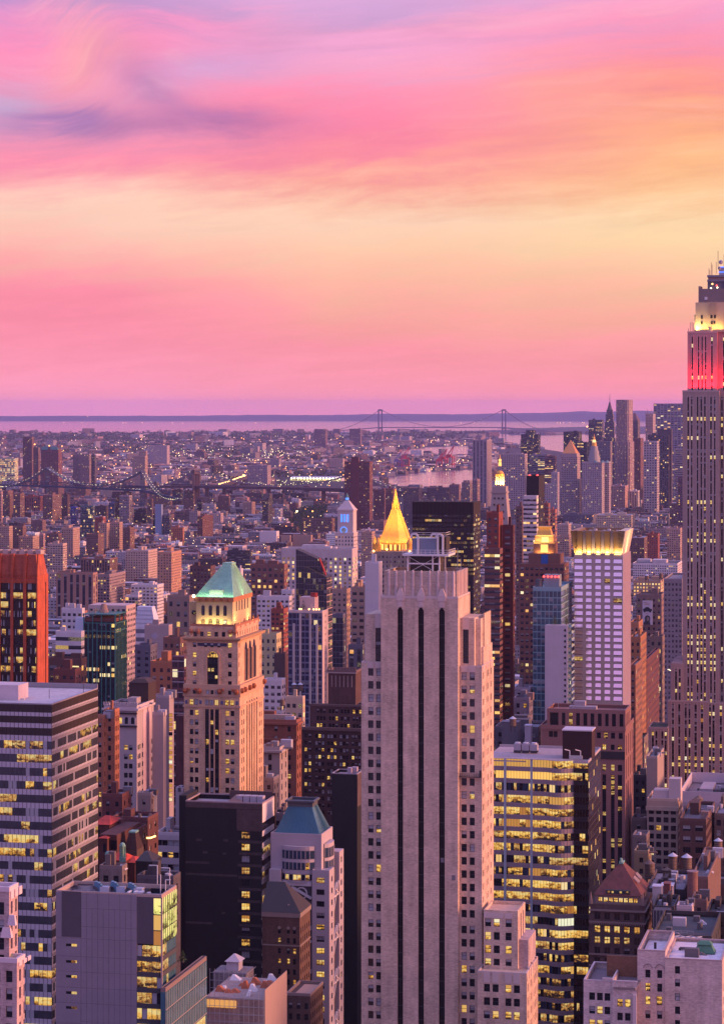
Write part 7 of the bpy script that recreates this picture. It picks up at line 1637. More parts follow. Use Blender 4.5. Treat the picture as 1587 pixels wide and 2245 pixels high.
T('ab',884,918,925,1072,1096,(.12,.08,.10),'apt','dark low slab by the river left of the bronze office slab',5400,4,3.3,1)
T('ab',936,985,990,1070,1100,(.13,.08,.10),'apt','dark low slab by the river behind the bronze office slab',5500,4,3.3,1)
T('at',985,1006,1010,1063,1100,(.24,.15,.16),'apt','brown apartment tower behind the bronze slab, left of the lit one',5500,4,3.3,1)
T('at',1012,1030,1036,1058,1100,(.28,.2,.2),'apt2','tan apartment tower with lit columns behind the bronze slab',5600,4,3.3,1)
T('at',1036,1046,1052,1052,1100,(.3,.2,.22),'bal','tan balcony tower at the foot of the pale ribbed slab',5450,4,3.3,1)
# lower left: brick hotel, red roofed church and its neighbours
def geo(name,label,cat,xl,xc,xr,yt,Y,c,bay,fl,ww,wh,kinds=OLD,mat='brick',style='sash',n=14,par=1.0,roof=None,top=1.6,most=80,corn=None,lm=None,pair=0.0,bh=1,rbay=None):
 """a building with real window openings on its two visible sides"""
 if name=='low_building':c=tuple(k*.6 for k in c)  # shade between the towers put into the low buildings' wall colour
 b=Bld(name,label,cat,xl,xc,xr,Y,None);b.D=min(b.D,60);z1=b.z(yt);blk=(0,b.W,0,b.D);mb=MB(c);rr=rows(z1-top,n,fl,wh)
 RECTS.append((xl,xr,yt,2300,Y));g_=grid(*b.w(b.W/2,b.D/2));PLANS.append((g_[0],g_[1],b.W/2,b.D/2))
 facade(b,mb,blk,'f',0,z1,cols(b.W,max(1,round(b.W/bay)),ww,.3,pair),rr,kinds=kinds,style=style);facade(b,mb,blk,'r',0,z1,cols(b.D,max(1,round(b.D/(rbay or bay))),ww,.3,pair),rr,kinds=kinds,style=style);shell(mb,blk,0,z1,top=False)
 b.part('wall',mb,M[mat]);mb=MB(roof or(.3,.27,.31));mb.box(.3,b.W-.3,.3,b.D-.3,z1-.7,z1-.4);b.part('roof',mb,M['roof'])
 mb=MB(tuple(min(.75,k*1.25)for k in c));mb.parapet(0,b.W,0,b.D,z1,z1+par,.4)
 if corn:mb.box(-corn,b.W+corn,-corn,.05,z1-.9,z1-.1);b.part('cornice',mb,M['smooth']);mb=MB(tuple(min(.75,k*1.25)for k in c));mb.box(b.W-.05,b.W+corn,.05,b.D,z1-.9,z1-.1)
 b.part('cornice' if corn else 'parapet',mb,M['smooth'])
 if bh:bulkheads(b,blk,z1-.4,bh,tuple(k*.9 for k in c))
 roofstuff(b,blk,z1-.4,4+int(b.W*b.D/90)if Y<1150 else 2)
 if lm:LM.append(((xl+xr)/2,yt,Y,lm))
 b.z1=z1;b.done(most);return b
random.seed(123)
HOT={'dark':4.6,'blindup':2,'lit':.5,'shade':.25}
b=geo('hotel','old pale hotel with arched attic windows, dark cornice and a pink lit blank side','hotel',228,300,337,1553.8,950,(.42,.35,.36),5.6,3.5,1.5,1.9,HOT,'smooth',n=18,top=14,corn=.7,lm='old pale hotel',pair=.4,rbay=6)
mb=MB((.03,.02,.025));z=b.z(1593);mb.box(-.5,b.W+.2,-.6,-.02,z-.35,z+.15);z=b.z(1565);mb.box(-.5,b.W+.2,-.6,-.02,z-.25,z+.25);b.part('dark_cornice',mb,M['smooth'])
for i in range(5):
 u=b.W*(.12+.19*i);mb=MB((.55,.47,.48));mb.box(u-1.1,u+1.1,-.25,0,b.z(1590),b.z(1575));mb.cyl(0,0,0,.01,.01,.01,3);b.part('attic_surround',mb,M['smooth'])
 mb=MB();P_=[(u-.7,-.3,b.z(1588)),(u+.7,-.3,b.z(1588))]+[(u+.7*cos(pi*j/6),-.3,b.z(1577)+.7*sin(pi*j/6))for j in range(7)];mb.face(P_,4 if i==2 else 1,[(.5,.5)]*9);b.part('arched_window',mb,WM)
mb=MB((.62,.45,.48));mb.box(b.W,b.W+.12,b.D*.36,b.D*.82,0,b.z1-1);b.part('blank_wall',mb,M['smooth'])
mb=MB((.5,.42,.44))
for i in range(15):u=b.W*i/14;mb.box(u-.25,u+.25,-.3,.3,b.z1+1,b.z1+2.2)
b.part('baluster',mb,M['smooth'],kind='stuff')
mb=MB((.05,.03,.03));u0,u1=b.x(283,16),b.x(325,16);mb.box(u0,u1,16,26,b.z1-1,b.z(1508));mb.frust(u0-.3,u1+.3,15.7,26,b.z(1508),u0+2,u1-2,18,24,b.z(1500));b.part('roof_house',mb,M['smooth'])
b=geo('apartment_tower','plain grey tower with one column of orange lit windows right of the old pale hotel','apartment tower',337,371,381,1531,985,(.36,.30,.32),40,3.5,.1,.1,{'dark':1},'smooth',n=0,lm='column of orange lit windows')
for i in range(19):b.win((b.x(374.5-.0),-.06,b.z(1572+i*10.3)),0,1.5,1.4,'shade' if i not in(4,14)else 'dark','plain')
b.wins=[(p,r,w,h,k,s)for p,r,w,h,k,s in b.wins];b.done(40)
b=geo('blank_tower','blank grey stucco tower in front of the column of orange lit windows','apartment block',334,358,361,1568,960,(.33,.27,.29),60,3,.1,.1,{'dark':1},'smooth',n=0,bh=1)
b=Bld('banded_tower','dark plum glass tower with pale floor lines left of the tan tower','apartment tower',377,404,412,1010,1440);mb=MB((.12,.05,.065));mb.box(0,b.W,0,b.D,0,b.z(1440),0,1,bay=3,fl=4.2);b.part('wall',mb,[winmat('plum_glass_wall',.8,.86,.05,0,gl=(.035,.02,.03),line=0),M['roof']])
mb=MB((.5,.44,.5))
for i in range(22):z=b.z(1450)-i*4.2;mb.box(-.1,b.W+.1,-.15,0,z-.12,z+.12)
b.part('floor_edge',mb,M['smooth'],kind='stuff');b.plan(377,412,1440)
b=Bld('brick_slab','plain dark maroon slab left of the tan tower','apartment block',385,403,410,920,1570);mb=MB((.075,.028,.035));mb.box(0,b.W,0,b.D,0,b.z(1570),0,1);b.part('wall',mb,[M['brick'],M['roof']]);b.plan(385,410,1570)
geo('brick_building','orange brick apartment building with stepped lit front left of the old pale hotel','apartment block',228,252,262,1562,880,(.34,.13,.075),3.2,3.4,1.1,1.8,HOT,n=18,lm='orange brick apartment building')
geo('brick_building','narrow orange brick wing beside the banded office slab','apartment block',212,226,232,1575,860,(.38,.15,.085),3.0,3.4,1.0,1.7,HOT,n=18,bh=0)
DK={'dark':5.5,'blindup':1.2,'lit':.3,'blind':.3}
geo('brick_building','dark maroon brick hotel block with stacked roof boxes behind the red roofs','apartment block',224,268,288,1748,830,(.13,.045,.045),4,3.4,1.2,1.7,DK,n=9,bh=2,lm='dark maroon hotel')
geo('brick_building','dark maroon terrace building with pale windows and a roof deck','apartment block',246,324,347,1800,800,(.115,.045,.045),4.6,3.5,1.9,1.6,{'dark':3,'blind':2,'blindup':1,'lit':.4},n=7,bh=1)
geo('brick_building','lower maroon terrace building in front of the roof deck','apartment block',232,300,322,1826,780,(.105,.04,.04),4.6,3.5,1.9,1.6,DK,n=6,bh=1)
geo('domed_building','beige building with a blue grey dome at the foot of the old pale hotel','building',301,330,338,1745,905,(.34,.25,.22),4,3.6,1.2,1.8,DK,'smooth',n=5,bh=0)
t=thing('dome','blue grey ribbed dome on the beige building below the old hotel','dome',(*gp(329,1750,125)[:2],0));Yd=915;t.location=(wx(329,Yd),Yd,wz(1746,Yd));mb=MB((.2,.2,.27));mb.cyl(0,0,-6,0,2.6,2.6,14);mb.ball(0,0,0,2.7,14,6,half=True);mb.build('shell',[M['smooth']],t);mb=MB((.2,.2,.27));mb.cyl(0,0,2.6,3.8,.4,.1,8);mb.build('finial',[M['smooth']],t)
b=geo('office_building','low white office building with strip windows left of the black slab','office block',341,394,420,1833,830,(.50,.44,.47),2.2,4.0,1.9,1.9,{'dark':4,'blind':1.2,'lit2':.5,'lit':.4},'smooth','plain',n=7,bh=1)
geo('white_wall_building','tall blank pale wall building behind the black slab','office block',385,402,412,1734,850,(.46,.40,.43),60,3,.1,.1,{'dark':1},'smooth',n=0,bh=0)
# church with red roofs
t=thing('red_roof_church','dark brick church with bright red tiled roofs and green copper turrets','church',(*on(Bld,0,0,0)[:2],0)if False else(0,0,0));Bc=Bld('church_tmp','x x x x','x',218,272,300,740);t.location=Bc.root.location;t.rotation_euler=Bc.root.rotation_euler;bpy.data.objects.remove(Bc.root);Bc.root=t
q=lambda px,v:Bc.x(px,v);zq=lambda py,v:Bc.z(py,None,v)
def hip(p0,p1,v0,dv,py_e,py_r,ridge=.5,name='tiled_roof',wall=True):
 x0,x1=q(p0,v0),q(p1,v0);ze,zr=zq(py_e,v0),zq(py_r,v0+dv/2);c=(x0+x1)/2;hw_=(x1-x0)/2
 mb=MB((.46,.055,.035));mb.frust(x0-.4,x1+.4,v0-.4,v0+dv+.4,ze,c-hw_*ridge,c+hw_*ridge,v0+dv*.48,v0+dv*.52,zr);mb.build(name,[M['terracotta']if False else M['brick']],t)
 if wall:
  mb=MB((.10,.035,.03));mb.box(x0,x1,v0,v0+dv,0,ze,0);mb.build('wall',[M['brick']],t)
  for i in range(max(1,int((x1-x0)/3))):u=x0+1.2+i*2.6;mb=MB();mb.box(u,u+.9,v0-.06,v0,ze-4.2,ze-1.6);mb.build('arched_window',[M['glass']],t)
hip(205,240,34,12,1813,1793,.3);hip(240,256,30,5,1830,1822,.1);hip(218,235,20,5,1842,1835,.1);hip(243,275,8,7,1888,1872,.7);hip(224,250,2,8,1904,1894,.4);hip(268,296,10,8,1892,1878,.3)
mb=MB((.09,.032,.03));mb.box(q(218,22),q(256,22),22,46,0,zq(1834,22));mb.build('wall',[M['brick']],t)
for i in range(5):u=q(234+i*4.2,21.9);mb=MB();mb.box(u,u+.8,21.9,22,zq(1866,22),zq(1846,22));mb.build('arched_window',[M['glass']],t)
for px,py in((237,1888),(268.5,1868)):
 v=4;u=q(px,v);zb=zq(py+8,v);mb=MB((.10,.36,.27));mb.cyl(u,v,zb-1,zb+2.6,.55,.55,8);mb.cyl(u,v,zb+2.6,zb+2.9,1.0,1.0,10);mb.ball(u,v,zb+2.9,.85,10,4,half=True);mb.cyl(u,v,zb-2,zb-.6,1.0,1.0,10);mb.build('copper_turret',[M['copper']],t)
 for i in range(6):a=pi*i/3;mb=MB((.14,.42,.32));mb.cyl(u+.8*cos(a),v+.8*sin(a),zb-.6,zb+2.6,.14,.14,6);mb.build('turret_column',[M['copper']],t)
RECTS.append((218,300,1800,2300,760));PLANS.append((*grid(*Bc.w(Bc.W/2,20)),Bc.W/2+3,26))
b=Bld('mansard_tower','dark steep tiled mansard tower with a green cap behind the church','church tower',271,300,306,765);mb=MB((.05,.022,.022));mb.frust(0,b.W,0,7,b.z(1865),b.W*.26,b.W*.74,2,5,b.z(1830));b.part('mansard_roof',mb,M['brick']);mb=MB((.12,.34,.27));mb.box(b.W*.24,b.W*.76,1.8,5.2,b.z(1830),b.z(1826.5));b.part('roof_cap',mb,M['copper']);mb=MB((.10,.06,.05));mb.box(0,b.W,0,7,0,b.z(1865));b.part('wall',mb,M['brick'])
b=Bld('mechanical_tower','black windowless box tower with a ridged hipped top beside the church','tower',297,334,340,735);mb=MB((.010,.010,.013));mb.box(0,b.W,0,9,0,b.z(1890));b.part('wall',mb,M['black']);mb=MB((.02,.02,.026));mb.frust(0,b.W,0,9,b.z(1890),b.W*.3,b.W*.55,3.5,5.5,b.z(1874));b.part('hipped_roof',mb,M['slate'])
PLANS.append((*grid(*b.w(b.W/2,5)),b.W/2,6));RECTS.append((297,340,1876,2300,735))
t=thing('string_lights','string of warm lights along the dark terrace above the church','lights',(0,0,0));mb=MB()
for i in range(17):px=297+i*2.7;p_=gp(px,1838-max(0,i-11)*1.1,110);Y_=790;mb.ball(wx(px,Y_),Y_,wz(1838-max(0,i-12)*1.0,Y_),.28,6,4)
mb.build('bulb',[M['lamp_warm']],t,kind='stuff')
geo('low_building','low dark rooftop with tanks and ducts just behind the grey panelled building','building',218,268,279,1908,640,(.26,.2,.19),4,3.5,1.4,1.8,DK,n=4,bh=2,roof=(.25,.25,.3))
geo('low_building','low dark building with grey vents left of the black slab','building',300,380,396,1930,690,(.13,.11,.13),5,3.5,1.4,1.8,DK,n=4,bh=2,roof=(.12,.12,.16))
# between the tan tower and the central tower
b=geo('brick_building','reddish brown brick office building with angled penthouse right of the tan tower','office block',560,650,661,1585,950,(.21,.075,.05),4.6,3.6,1.3,1.9,{'dark':5,'blindup':1.2,'lit':.5,'lit2':.3},n=14,corn=.8,lm='reddish brick office building')
mb=MB((.40,.28,.22));u0=b.x(578,3);mb.box(u0,b.x(640,3),3,b.D-2,b.z1-.4,b.z(1571));b.part('penthouse',mb,M['smooth']);mb=MB((.24,.09,.06));z=b.z(1622);mb.box(-.4,b.W+.5,-.6,0,z-.4,z+.3);b.part('cornice',mb,M['smooth'])
geo('classical_building','grey classical building with panelled front and a green cornice right of the tan tower','office block',570,613.5,631,1645,890,(.33,.27,.26),5,3.6,1.3,2.2,{'dark':6,'lit':.4},'smooth',n=9,corn=1.0,lm='grey classical building',roof=(.5,.5,.6))
geo('stone_building','stepped grey stone building partly hidden under the classical one','building',560,600,612,1712,860,(.25,.2,.19),4,3.4,1.3,1.6,DK,n=5)
geo('low_building','low roofs with red lamps between the black slab and the blue green pyramid','building',596,622,640,1790,830,(.22,.17,.19),4,3.4,1.3,1.6,DK,n=3,bh=2)
# lower right
WB={'dark':4,'blindup':2.6,'lit2':.55,'lit':.9,'shade':.25}
b=Bld('brick_office','large pale brick building with a white roof in the lower right corner','office block',1397,1583,1591,600)
LM.append((1500,2100,600,'large pale brick building'));K=600/F;PB=(.56,.45,.41);zt=b.z(2110);xm=b.x(1458)
b.plan(1397,1591,2080,24);PB2=(.58,.46,.43)
mb=MB(PB);blk=(xm,b.W,0,24);facade(b,mb,blk,'f',0,zt,[(b.x(1479.5)-xm,b.x(1490.5)-xm)],[(b.z(y+17),b.z(y))for y in(2124,2152.5,2183.5,2213,2243)],kinds={'dark':1,'blindup':1,'blind':1.6});facade(b,mb,blk,'r',0,zt,[(3,4.4),(9,10.4)],rows(zt-6,5,3.2,2),kinds=DIM);shell(mb,blk,0,zt,top=False);b.part('wall',mb,M['brick'])
x0=b.x(1397,.6);zl=b.z(2095.6);mb=MB(PB2);blk=(x0,xm,.6,24)
wc=[(b.x(p,.6)-x0,b.x(p+11,.6)-x0)for p in(1414.5,1440.5)]
facade(b,mb,blk,'f',0,zl,wc,[(b.z(y+18),b.z(y))for y in(2136,2166,2195.5,2226)],kinds=WB);facade(b,mb,blk,'r',zt,zl,[],[]);shell(mb,blk,0,zl,top=False);b.part('wall',mb,M['brick'])
for u,v in wc:
 mb=MB((.34,.25,.23));um=(u+v)/2+x0;za=b.z(2133)
 for j in range(10):t0,t1=pi*j/10,pi*(j+1)/10;mb.bar((um+1.05*cos(t0),.56,za+1.05*sin(t0)),(um+1.05*cos(t1),.56,za+1.05*sin(t1)),.2)
 b.part('arch',mb,M['brick'])
xb=b.x(1444,.6);b.win((b.x(1445.5,.5),.5,b.z(2212)),0,1.3,2,'lit','sash')
mb=MB((.66,.61,.66));mb.box(x0+.4,b.W-.4,1,23.6,zt-.9,zt-.6);b.part('roof',mb,M['roof'])
mb=MB((.42,.31,.30));mb.parapet(xm,b.W,0,24,zt,zt+.35,.5);mb.parapet(x0,xm,.6,24,zl,zl+.35,.5);b.part('coping',mb,M['smooth'])
mb=MB((.07,.20,.13));u=b.x(1545,12);mb.frust(u-2.6,u+2.6,10,14,zt-.4,u-1.6,u+1.6,11,13,zt+1.6);mb.frust(u-1.9,u+1.9,10.6,13.4,zt+1.6,u-1.2,u+1.2,11.4,12.6,zt+2.3);b.part('green_skylight',mb,M['smooth'])
mb=MB();u=b.x(1436,6);mb.box(u-.3,u+.3,6,6.6,zl-.5,zl+1);b.part('vent_pipe',mb,M['dark_metal'])
roofstuff(b,(xm+1,b.W-4,2,20),zt-.6,5)
b.done(40)
b=Bld('brick_office','lower stepped pale brick wing with lit triple windows in the lower right corner','office block',1279,1397,1400,596);zt=b.z(2157);xm=b.x(1343);b.plan(1279,1400,2150,20)
blk=(0,xm,0,20);mb=MB(PB2);facade(b,mb,blk,'f',0,zt,[(b.x(p),b.x(p+12.5))for p in(1291.5,1308.5,1325)],[(b.z(y+17),b.z(y))for y in(2182,2212,2242)],kinds=WB);shell(mb,blk,0,zt,top=False);b.part('wall',mb,M['brick'])
blk=(xm,b.W,-.7,20);mb=MB(PB2);facade(b,mb,blk,'f',0,zt+.3,[(b.x(p,-.7)-xm,b.x(p+12,-.7)-xm)for p in(1353,1370)],[(b.z(y+17),b.z(y))for y in(2192,2222,2252)],kinds=WB);facade(b,mb,blk,'l',0,zt+.3,[],[]);shell(mb,blk,0,zt+.3,left=False,top=False);b.part('wall',mb,M['brick'])
mb=MB((.16,.13,.15));mb.box(.4,b.W-.2,.4,19.6,zt-1.6,zt-1.3);b.part('roof',mb,M['roof'])
mb=MB((.52,.43,.44));mb.parapet(0,xm,0,20,zt,zt+.3,.45);mb.box(xm,b.W,-.75,-.2,zt+.3,zt+.6);u=b.x(1320);mb.box(u,xm,-.1,.4,zt,zt+.9);b.part('coping',mb,M['smooth'])
mb=MB((.30,.24,.23))
for i in range(11):u=xm+(b.W-xm)*(.06+.085*i);mb.cyl(u+.1,-.72,zt-1.5,zt-.9,.22,.22,6)
b.part('frieze',mb,M['smooth'],kind='stuff')
mb=MB((.20,.10,.06));mb.box(b.x(1330,12),b.W,12,12.5,zt-1.3,b.z(2123));b.part('roof_screen',mb,M['brick'])
mb=MB((.62,.50,.50));u=b.x(1391.5,-1.2);mb.box(u-.45,u+.45,-1.6,-.8,0,b.z(2180));b.part('flue',mb,M['smooth'])
b.done(40)
b=Bld('classical_building','brown brick building with a steep red tiled pyramid roof and lit top windows','building',1293,1413,1429,780);LM.append((1362,1900,780,'red tiled pyramid roof'));b.plan(1293,1429,1900)
K=780/F;z0=b.z(1987);RB=(.115,.07,.065);RP=(.27,.19,.17);b.D=min(b.D,26);blk=(0,b.W,0,b.D)
uc=[(b.x(p),b.x(p+12.5))for p in(1303,1324.5,1346,1367.5,1390)];wr_=[(b.z(y+15),b.z(y))for y in(2006,2035,2059,2082,2105,2128)]
mb=MB(RB);kk=[{'dark':1},{'shadelit':1,'lit':2},{'lit':1,'dark':1.2,'lit3':1},{'blindup':1,'dark':2},{'dark':1},{'dark':1}]
zc_=z0
for i,(za,zb_)in enumerate(wr_):lo_=wr_[i+1][1]+.2 if i<5 else 0;facade(b,mb,blk,'f',lo_,zc_,uc,[(za,zb_)],kinds=kk[i],style='pair');facade(b,mb,blk,'r',lo_,zc_,cols(b.D,5,1.5,.4),[(za,zb_)],kinds=DIM,style='pair');zc_=lo_
shell(mb,blk,0,z0);b.part('wall',mb,[M['brick'],M['roof']])
mb=MB(RP)
for y in(2000,2026,2097,2122):z=b.z(y);mb.box(-.3,b.W+.4,-.45,-.02,z-.35,z+.2);mb.box(b.W+.02,b.W+.45,0,b.D,z-.35,z+.2)
for i in range(26):u=b.W*(i+.5)/26;mb.box(u-.16,u+.16,-.4,-.02,b.z(2032),b.z(2028))
b.part('cornice',mb,M['smooth'],kind='stuff')
ax0,ax1=b.x(1305,1.4),b.x(1404,1.4);za=b.z(1968);blk=(ax0,ax1,1.4,b.D-1.4);mb=MB(RP)
facade(b,mb,blk,'f',z0,za,[(b.x(p,1.4)-ax0,b.x(p+9,1.4)-ax0)for p in(1311,1323,1334,1345,1356,1367,1378,1388.5)],[(b.z(1984),b.z(1974))],kinds={'lit2':1,'dark':1.1,'shadelit':1},style='pair');facade(b,mb,blk,'r',z0,za,cols(b.D-2.8,5,1.4),[(b.z(1984),b.z(1974))],kinds=DIM);shell(mb,blk,z0,za);b.part('attic_wall',mb,[M['smooth'],M['roof']])
for u in(.3,b.W-.6):mb=MB(RP);mb.cyl(u,-.1,z0,z0+1.4,.5,.5,6);mb.cyl(u,-.1,z0+1.4,z0+4,.45,.02,6);b.part('pinnacle',mb,M['smooth'])
mb=MB((.125,.036,.03));xp=b.x(1363,b.D/2);mb.frust(ax0-.5,ax1+.6,.9,b.D-.8,za,xp-.5,xp+.5,b.D*.42,b.D*.58,b.z(1908));b.part('pyramid_roof',mb,M['terracotta'])
mb=MB((.16,.30,.22));mb.box(xp-.7,xp+.7,b.D*.40,b.D*.6,b.z(1909),b.z(1905));mb.cyl(xp,b.D*.42,b.z(1905),b.z(1896),.5,.4,8);b.part('copper_ridge',mb,M['copper'])
mb=MB((.04,.05,.05));mb.box(b.x(1329,1.8),b.x(1381,1.8),1.2,3.4,b.z(1965),b.z(1957));b.part('dormer',mb,M['smooth'])
for px in(1332,1340,1358,1372):mb=MB();u=b.x(px,1.1);mb.face([(u,1.15,b.z(1963.5)),(u+.7,1.15,b.z(1963.5)),(u+.7,1.15,b.z(1959)),(u,1.15,b.z(1959))],5,[(0,0),(1,0),(1,1),(0,1)]);b.part('dormer_window',mb,WM)
for k in range(2):
 for j in range(5):y_=b.D*(.28+.28*k)+j*.8;f=.52;x_=ax1+.6-f*(ax1+.6-xp-.5);mb=MB((.55,.42,.36));mb.bar((x_+2.0,y_,za+(b.z(1908)-za)*(f-.17)+.15),(x_+.3,y_,za+(b.z(1908)-za)*(f+.02)+.15),.3);b.part('skylight_bar',mb,M['smooth'])
b.done(80)
b=geo('hotel','beige hotel with dark window columns and a white lift tower, lower right','hotel',1418,1485.7,1496,1758,1000,(.42,.30,.24),3.0,3.3,2.0,2.1,{'dark':6,'blindup':1,'lit':.25,'shade':.15},'smooth','tri',n=17,top=3.2,lm='beige hotel',roof=(.5,.45,.5),bh=0)
mb=MB((.52,.44,.45));mb.box(b.x(1432,4),b.x(1466,4),4,11,b.z1-.4,b.z(1738));mb.box(b.x(1466,3),b.x(1492,3),3,9,b.z1-.4,b.z(1711));b.part('lift_tower',mb,M['smooth'])
mb=MB((.46,.33,.26));mb.box(-.4,b.W+.2,-.7,-.02,b.z(1779),b.z(1770));b.part('balcony_band',mb,M['smooth'])
b=geo('loft_building','dark brown loft with wide industrial windows right of the beige hotel','loft building',1489.7,1547.7,1567,1802,960,(.10,.05,.045),4.2,4.2,2.9,2.3,{'dark':5,'blindup':1.4,'lit3':.2,'blind':.4},n=9,style='tri',roof=(.13,.12,.14),lm='dark brown loft')
geo('loft_building','dark loft with pale window surrounds at the right edge behind the tanks','loft building',1566,1600,1612,1790,985,(.14,.10,.09),4,4,1.8,2.4,DK,n=8,bh=1)
geo('stone_building','small beige blind arched tower block in front of the skyscraper base','building',1417,1441,1455,1664,1090,(.34,.26,.23),60,3,.1,.1,{'dark':1},'smooth',n=0,bh=0,lm='beige blind arched block')
geo('loft_building','wide flat roofed building with a bright white parapet at the right edge','building',1490,1600,1620,1762,1060,(.42,.36,.40),5,4,2,2,DK,'smooth',n=3,par=4.5,roof=(.22,.18,.2),bh=1)
geo('low_building','low white roofed building left of the beige hotel','building',1384,1416,1422,1800,1010,(.32,.25,.24),4,3.6,1.4,1.8,DK,'smooth',n=4,roof=(.62,.58,.66),bh=1)
geo('low_building','second low white roofed building below it, left of the beige hotel','building',1386,1417,1424,1838,950,(.26,.2,.2),4,3.6,1.4,1.8,{'dark':4,'lit2':.5},'smooth',n=4,roof=(.60,.56,.64),bh=0)
geo('low_building','dark low block with lit signs below the small old green roofed building','building',1388,1418,1424,1705,1120,(.08,.07,.08),4,3.6,1.4,1.8,{'dark':4,'lit2':.7},'smooth',n=4,roof=(.4,.38,.46),bh=1)
geo('low_building','cream low building with a warm lamp at the foot of the beige hotel','building',1390,1421,1428,1872,900,(.44,.33,.22),5,4,1.4,1.8,{'dark':4,'lit2':1},'smooth',n=3,roof=(.12,.12,.13),bh=0)
geo('low_building','dark low block with white roof boxes behind the red pyramid roof','building',1430,1470,1482,1960,830,(.16,.11,.11),4,3.6,1.4,1.8,DK,n=4,roof=(.25,.23,.28),bh=3)
geo('low_building','dark roofed block under the row of water tanks','building',1415,1500,1520,1958,842,(.12,.09,.1),5,3.6,1.4,1.8,DK,n=4,roof=(.20,.19,.24),bh=0,lm='row of water tanks')
geo('low_building','dark roofed block with a white parapet at the right under the tanks','building',1503,1590,1600,1946,852,(.12,.09,.1),5,3.6,1.4,1.8,DK,n=4,roof=(.14,.13,.16),bh=0)
b=geo('brick_building','brown brick corner block with parapets right of the round chimney','building',1515,1552,1580,1930,800,(.17,.10,.085),60,3.6,1.2,1.9,DK,n=0,roof=(.15,.13,.14),bh=1)
geo('brick_building','lower brown brick step below the corner block right of the chimney','building',1515,1549,1556,1980,770,(.14,.085,.075),8,3.6,1.2,1.6,DK,n=3,roof=(.12,.11,.12),bh=0)
geo('brick_building','pale rendered gable building left of the brown brick corner block','building',1483,1517,1521,1994,750,(.46,.38,.40),60,3.6,1.2,1.6,DK,'smooth',n=0,roof=(.14,.09,.09),bh=0)
geo('low_building','low dark roof with a long fan bank behind the large pale brick building','building',1430,1560,1580,2062,660,(.07,.065,.07),6,3.6,1.3,1.6,DK,n=3,roof=(.06,.07,.08),bh=0)
geo('low_building','dark low building at the right edge below the brown brick corner block','building',1548,1610,1620,2010,690,(.07,.05,.05),6,3.6,1.3,1.6,DK,n=3,roof=(.06,.06,.07),bh=1)
geo('low_building','dark building with a cooling plant behind the red pyramid roof','building',1430,1478,1490,1995,770,(.10,.085,.09),6,3.6,1.3,1.6,DK,n=3,roof=(.10,.10,.13),bh=2)
c=thing('chimney','round brown brick chimney stack on a dark roof, lower right','chimney',(wx(1518,790),790,wz(1968,790)));mb=MB((.22,.11,.10));mb.cyl(0,0,-8,wz(1912,790)-wz(1968,790),1.75,1.65,20);mb.build('shaft',[M['brick']],c);mb=MB((.3,.2,.2));hh_=wz(1912,790)-wz(1968,790);mb.cyl(0,0,hh_,hh_+.3,1.85,1.85,20);mb.build('rim',[M['smooth']],c)
TANKS=[(1424,1894,1925,11,'wood',870,'brown conical roofed water tank, leftmost of the lower row'),(1462,1908,1930,9.5,'wood',850,'smaller brown water tank with a copper cone, second in the lower row'),
  (1475,1877,1906,10,'zinc',900,'grey coned water tank third from left in the row'),(1505.5,1880,1904,11,'zinc',900,'largest grey coned water tank before the dark brown loft'),
  (1542,1886,1905,9,'zinc',905,'half hidden grey coned water tank behind the white parapet'),(1567.5,1895,1912,9.5,'zinc',880,'grey coned water tank above the brown corner block at right'),
  (1574.5,1844,1862,9,'zinc',950,'grey coned water tank alone at the right edge, upper one'),(1531,1751,1772,9.5,'wood',1030,'brown coned water tank on the dark brown loft, right of its twin'),
  (1527.5,1757,1776,9,'wood',1000,'brown coned water tank on the dark brown loft, front one'),(1578.5,2000,2022,10,'wood',740,'brown coned water tank at the right edge, lowest one'),
  (1124,1576,1592,7.5,'zinc',1010,'grey coned water tank right of the central tower, left one'),(1152,1580,1592,5.5,'zinc',1040,'small grey coned water tank right of the central tower'),
  (645,1501,1514,5.5,'zinc',1190,'grey coned water tank at the foot of the blue glass tower, left twin'),(658.5,1501,1514,5.5,'zinc',1190,'grey coned water tank at the foot of the blue glass tower, right twin'),
  (619,1535,1546,5.5,'wood',1080,'brown water tank above the reddish brick office building'),(1449,1258,1268,4.5,'wood',2050,'small brown water tank on the tan loft with bright rows'),(1418,1262,1270,4.5,'zinc',2050,'small pale water tank on the tan loft with bright rows')]
for px,ya,yb_,r,rf,Y,lab in TANKS:
 k=Y/F;hb=(yb_-ya)*k;t=water_tank(wx(px,Y),Y,wz(yb_,Y)-2.5,r*k,hb,lab,rf)
def roofbox(xl,xr,yt,yb_,Y,c,label,dep=6,name='roof_structure',mat='smooth',cap=True):
 b=Bld(name,label,'roof structure',xl,xr-(xr-xl)*.12,xr,Y);z0,z1=b.z(yb_)-8,b.z(yt);mb=MB(c);mb.box(0,b.W,0,min(dep,max(3,b.D)),z0,z1);b.part('wall',mb,M[mat])
 if cap:mb=MB(tuple(min(.8,k*1.3)for k in c));mb.box(-.15,b.W+.15,-.15,min(dep,max(3,b.D))+.15,z1,z1+.25);b.part('coping',mb,M['roof'])
roofbox(1448,1478,1945,1962,800,(.50,.45,.50),'white roof box left of the round chimney');roofbox(1455,1470,1940,1966,795,(.16,.06,.055),'dark red roof box beside the white one left of the chimney');roofbox(1430,1452,1946,1968,790,(.52,.47,.5),'white rendered roof wall right of the red pyramid roof')
roofbox(1496,1519,2017,2052,735,(.30,.27,.30),'grey metal duct housing below the pale gable building');roofbox(1100,1140,1585,1602,1020,(.14,.13,.16),'dark roof house right of the central beige tower');roofbox(1150,1166,1592,1604,1010,(.35,.33,.4),'pale roof box right of the central beige tower')
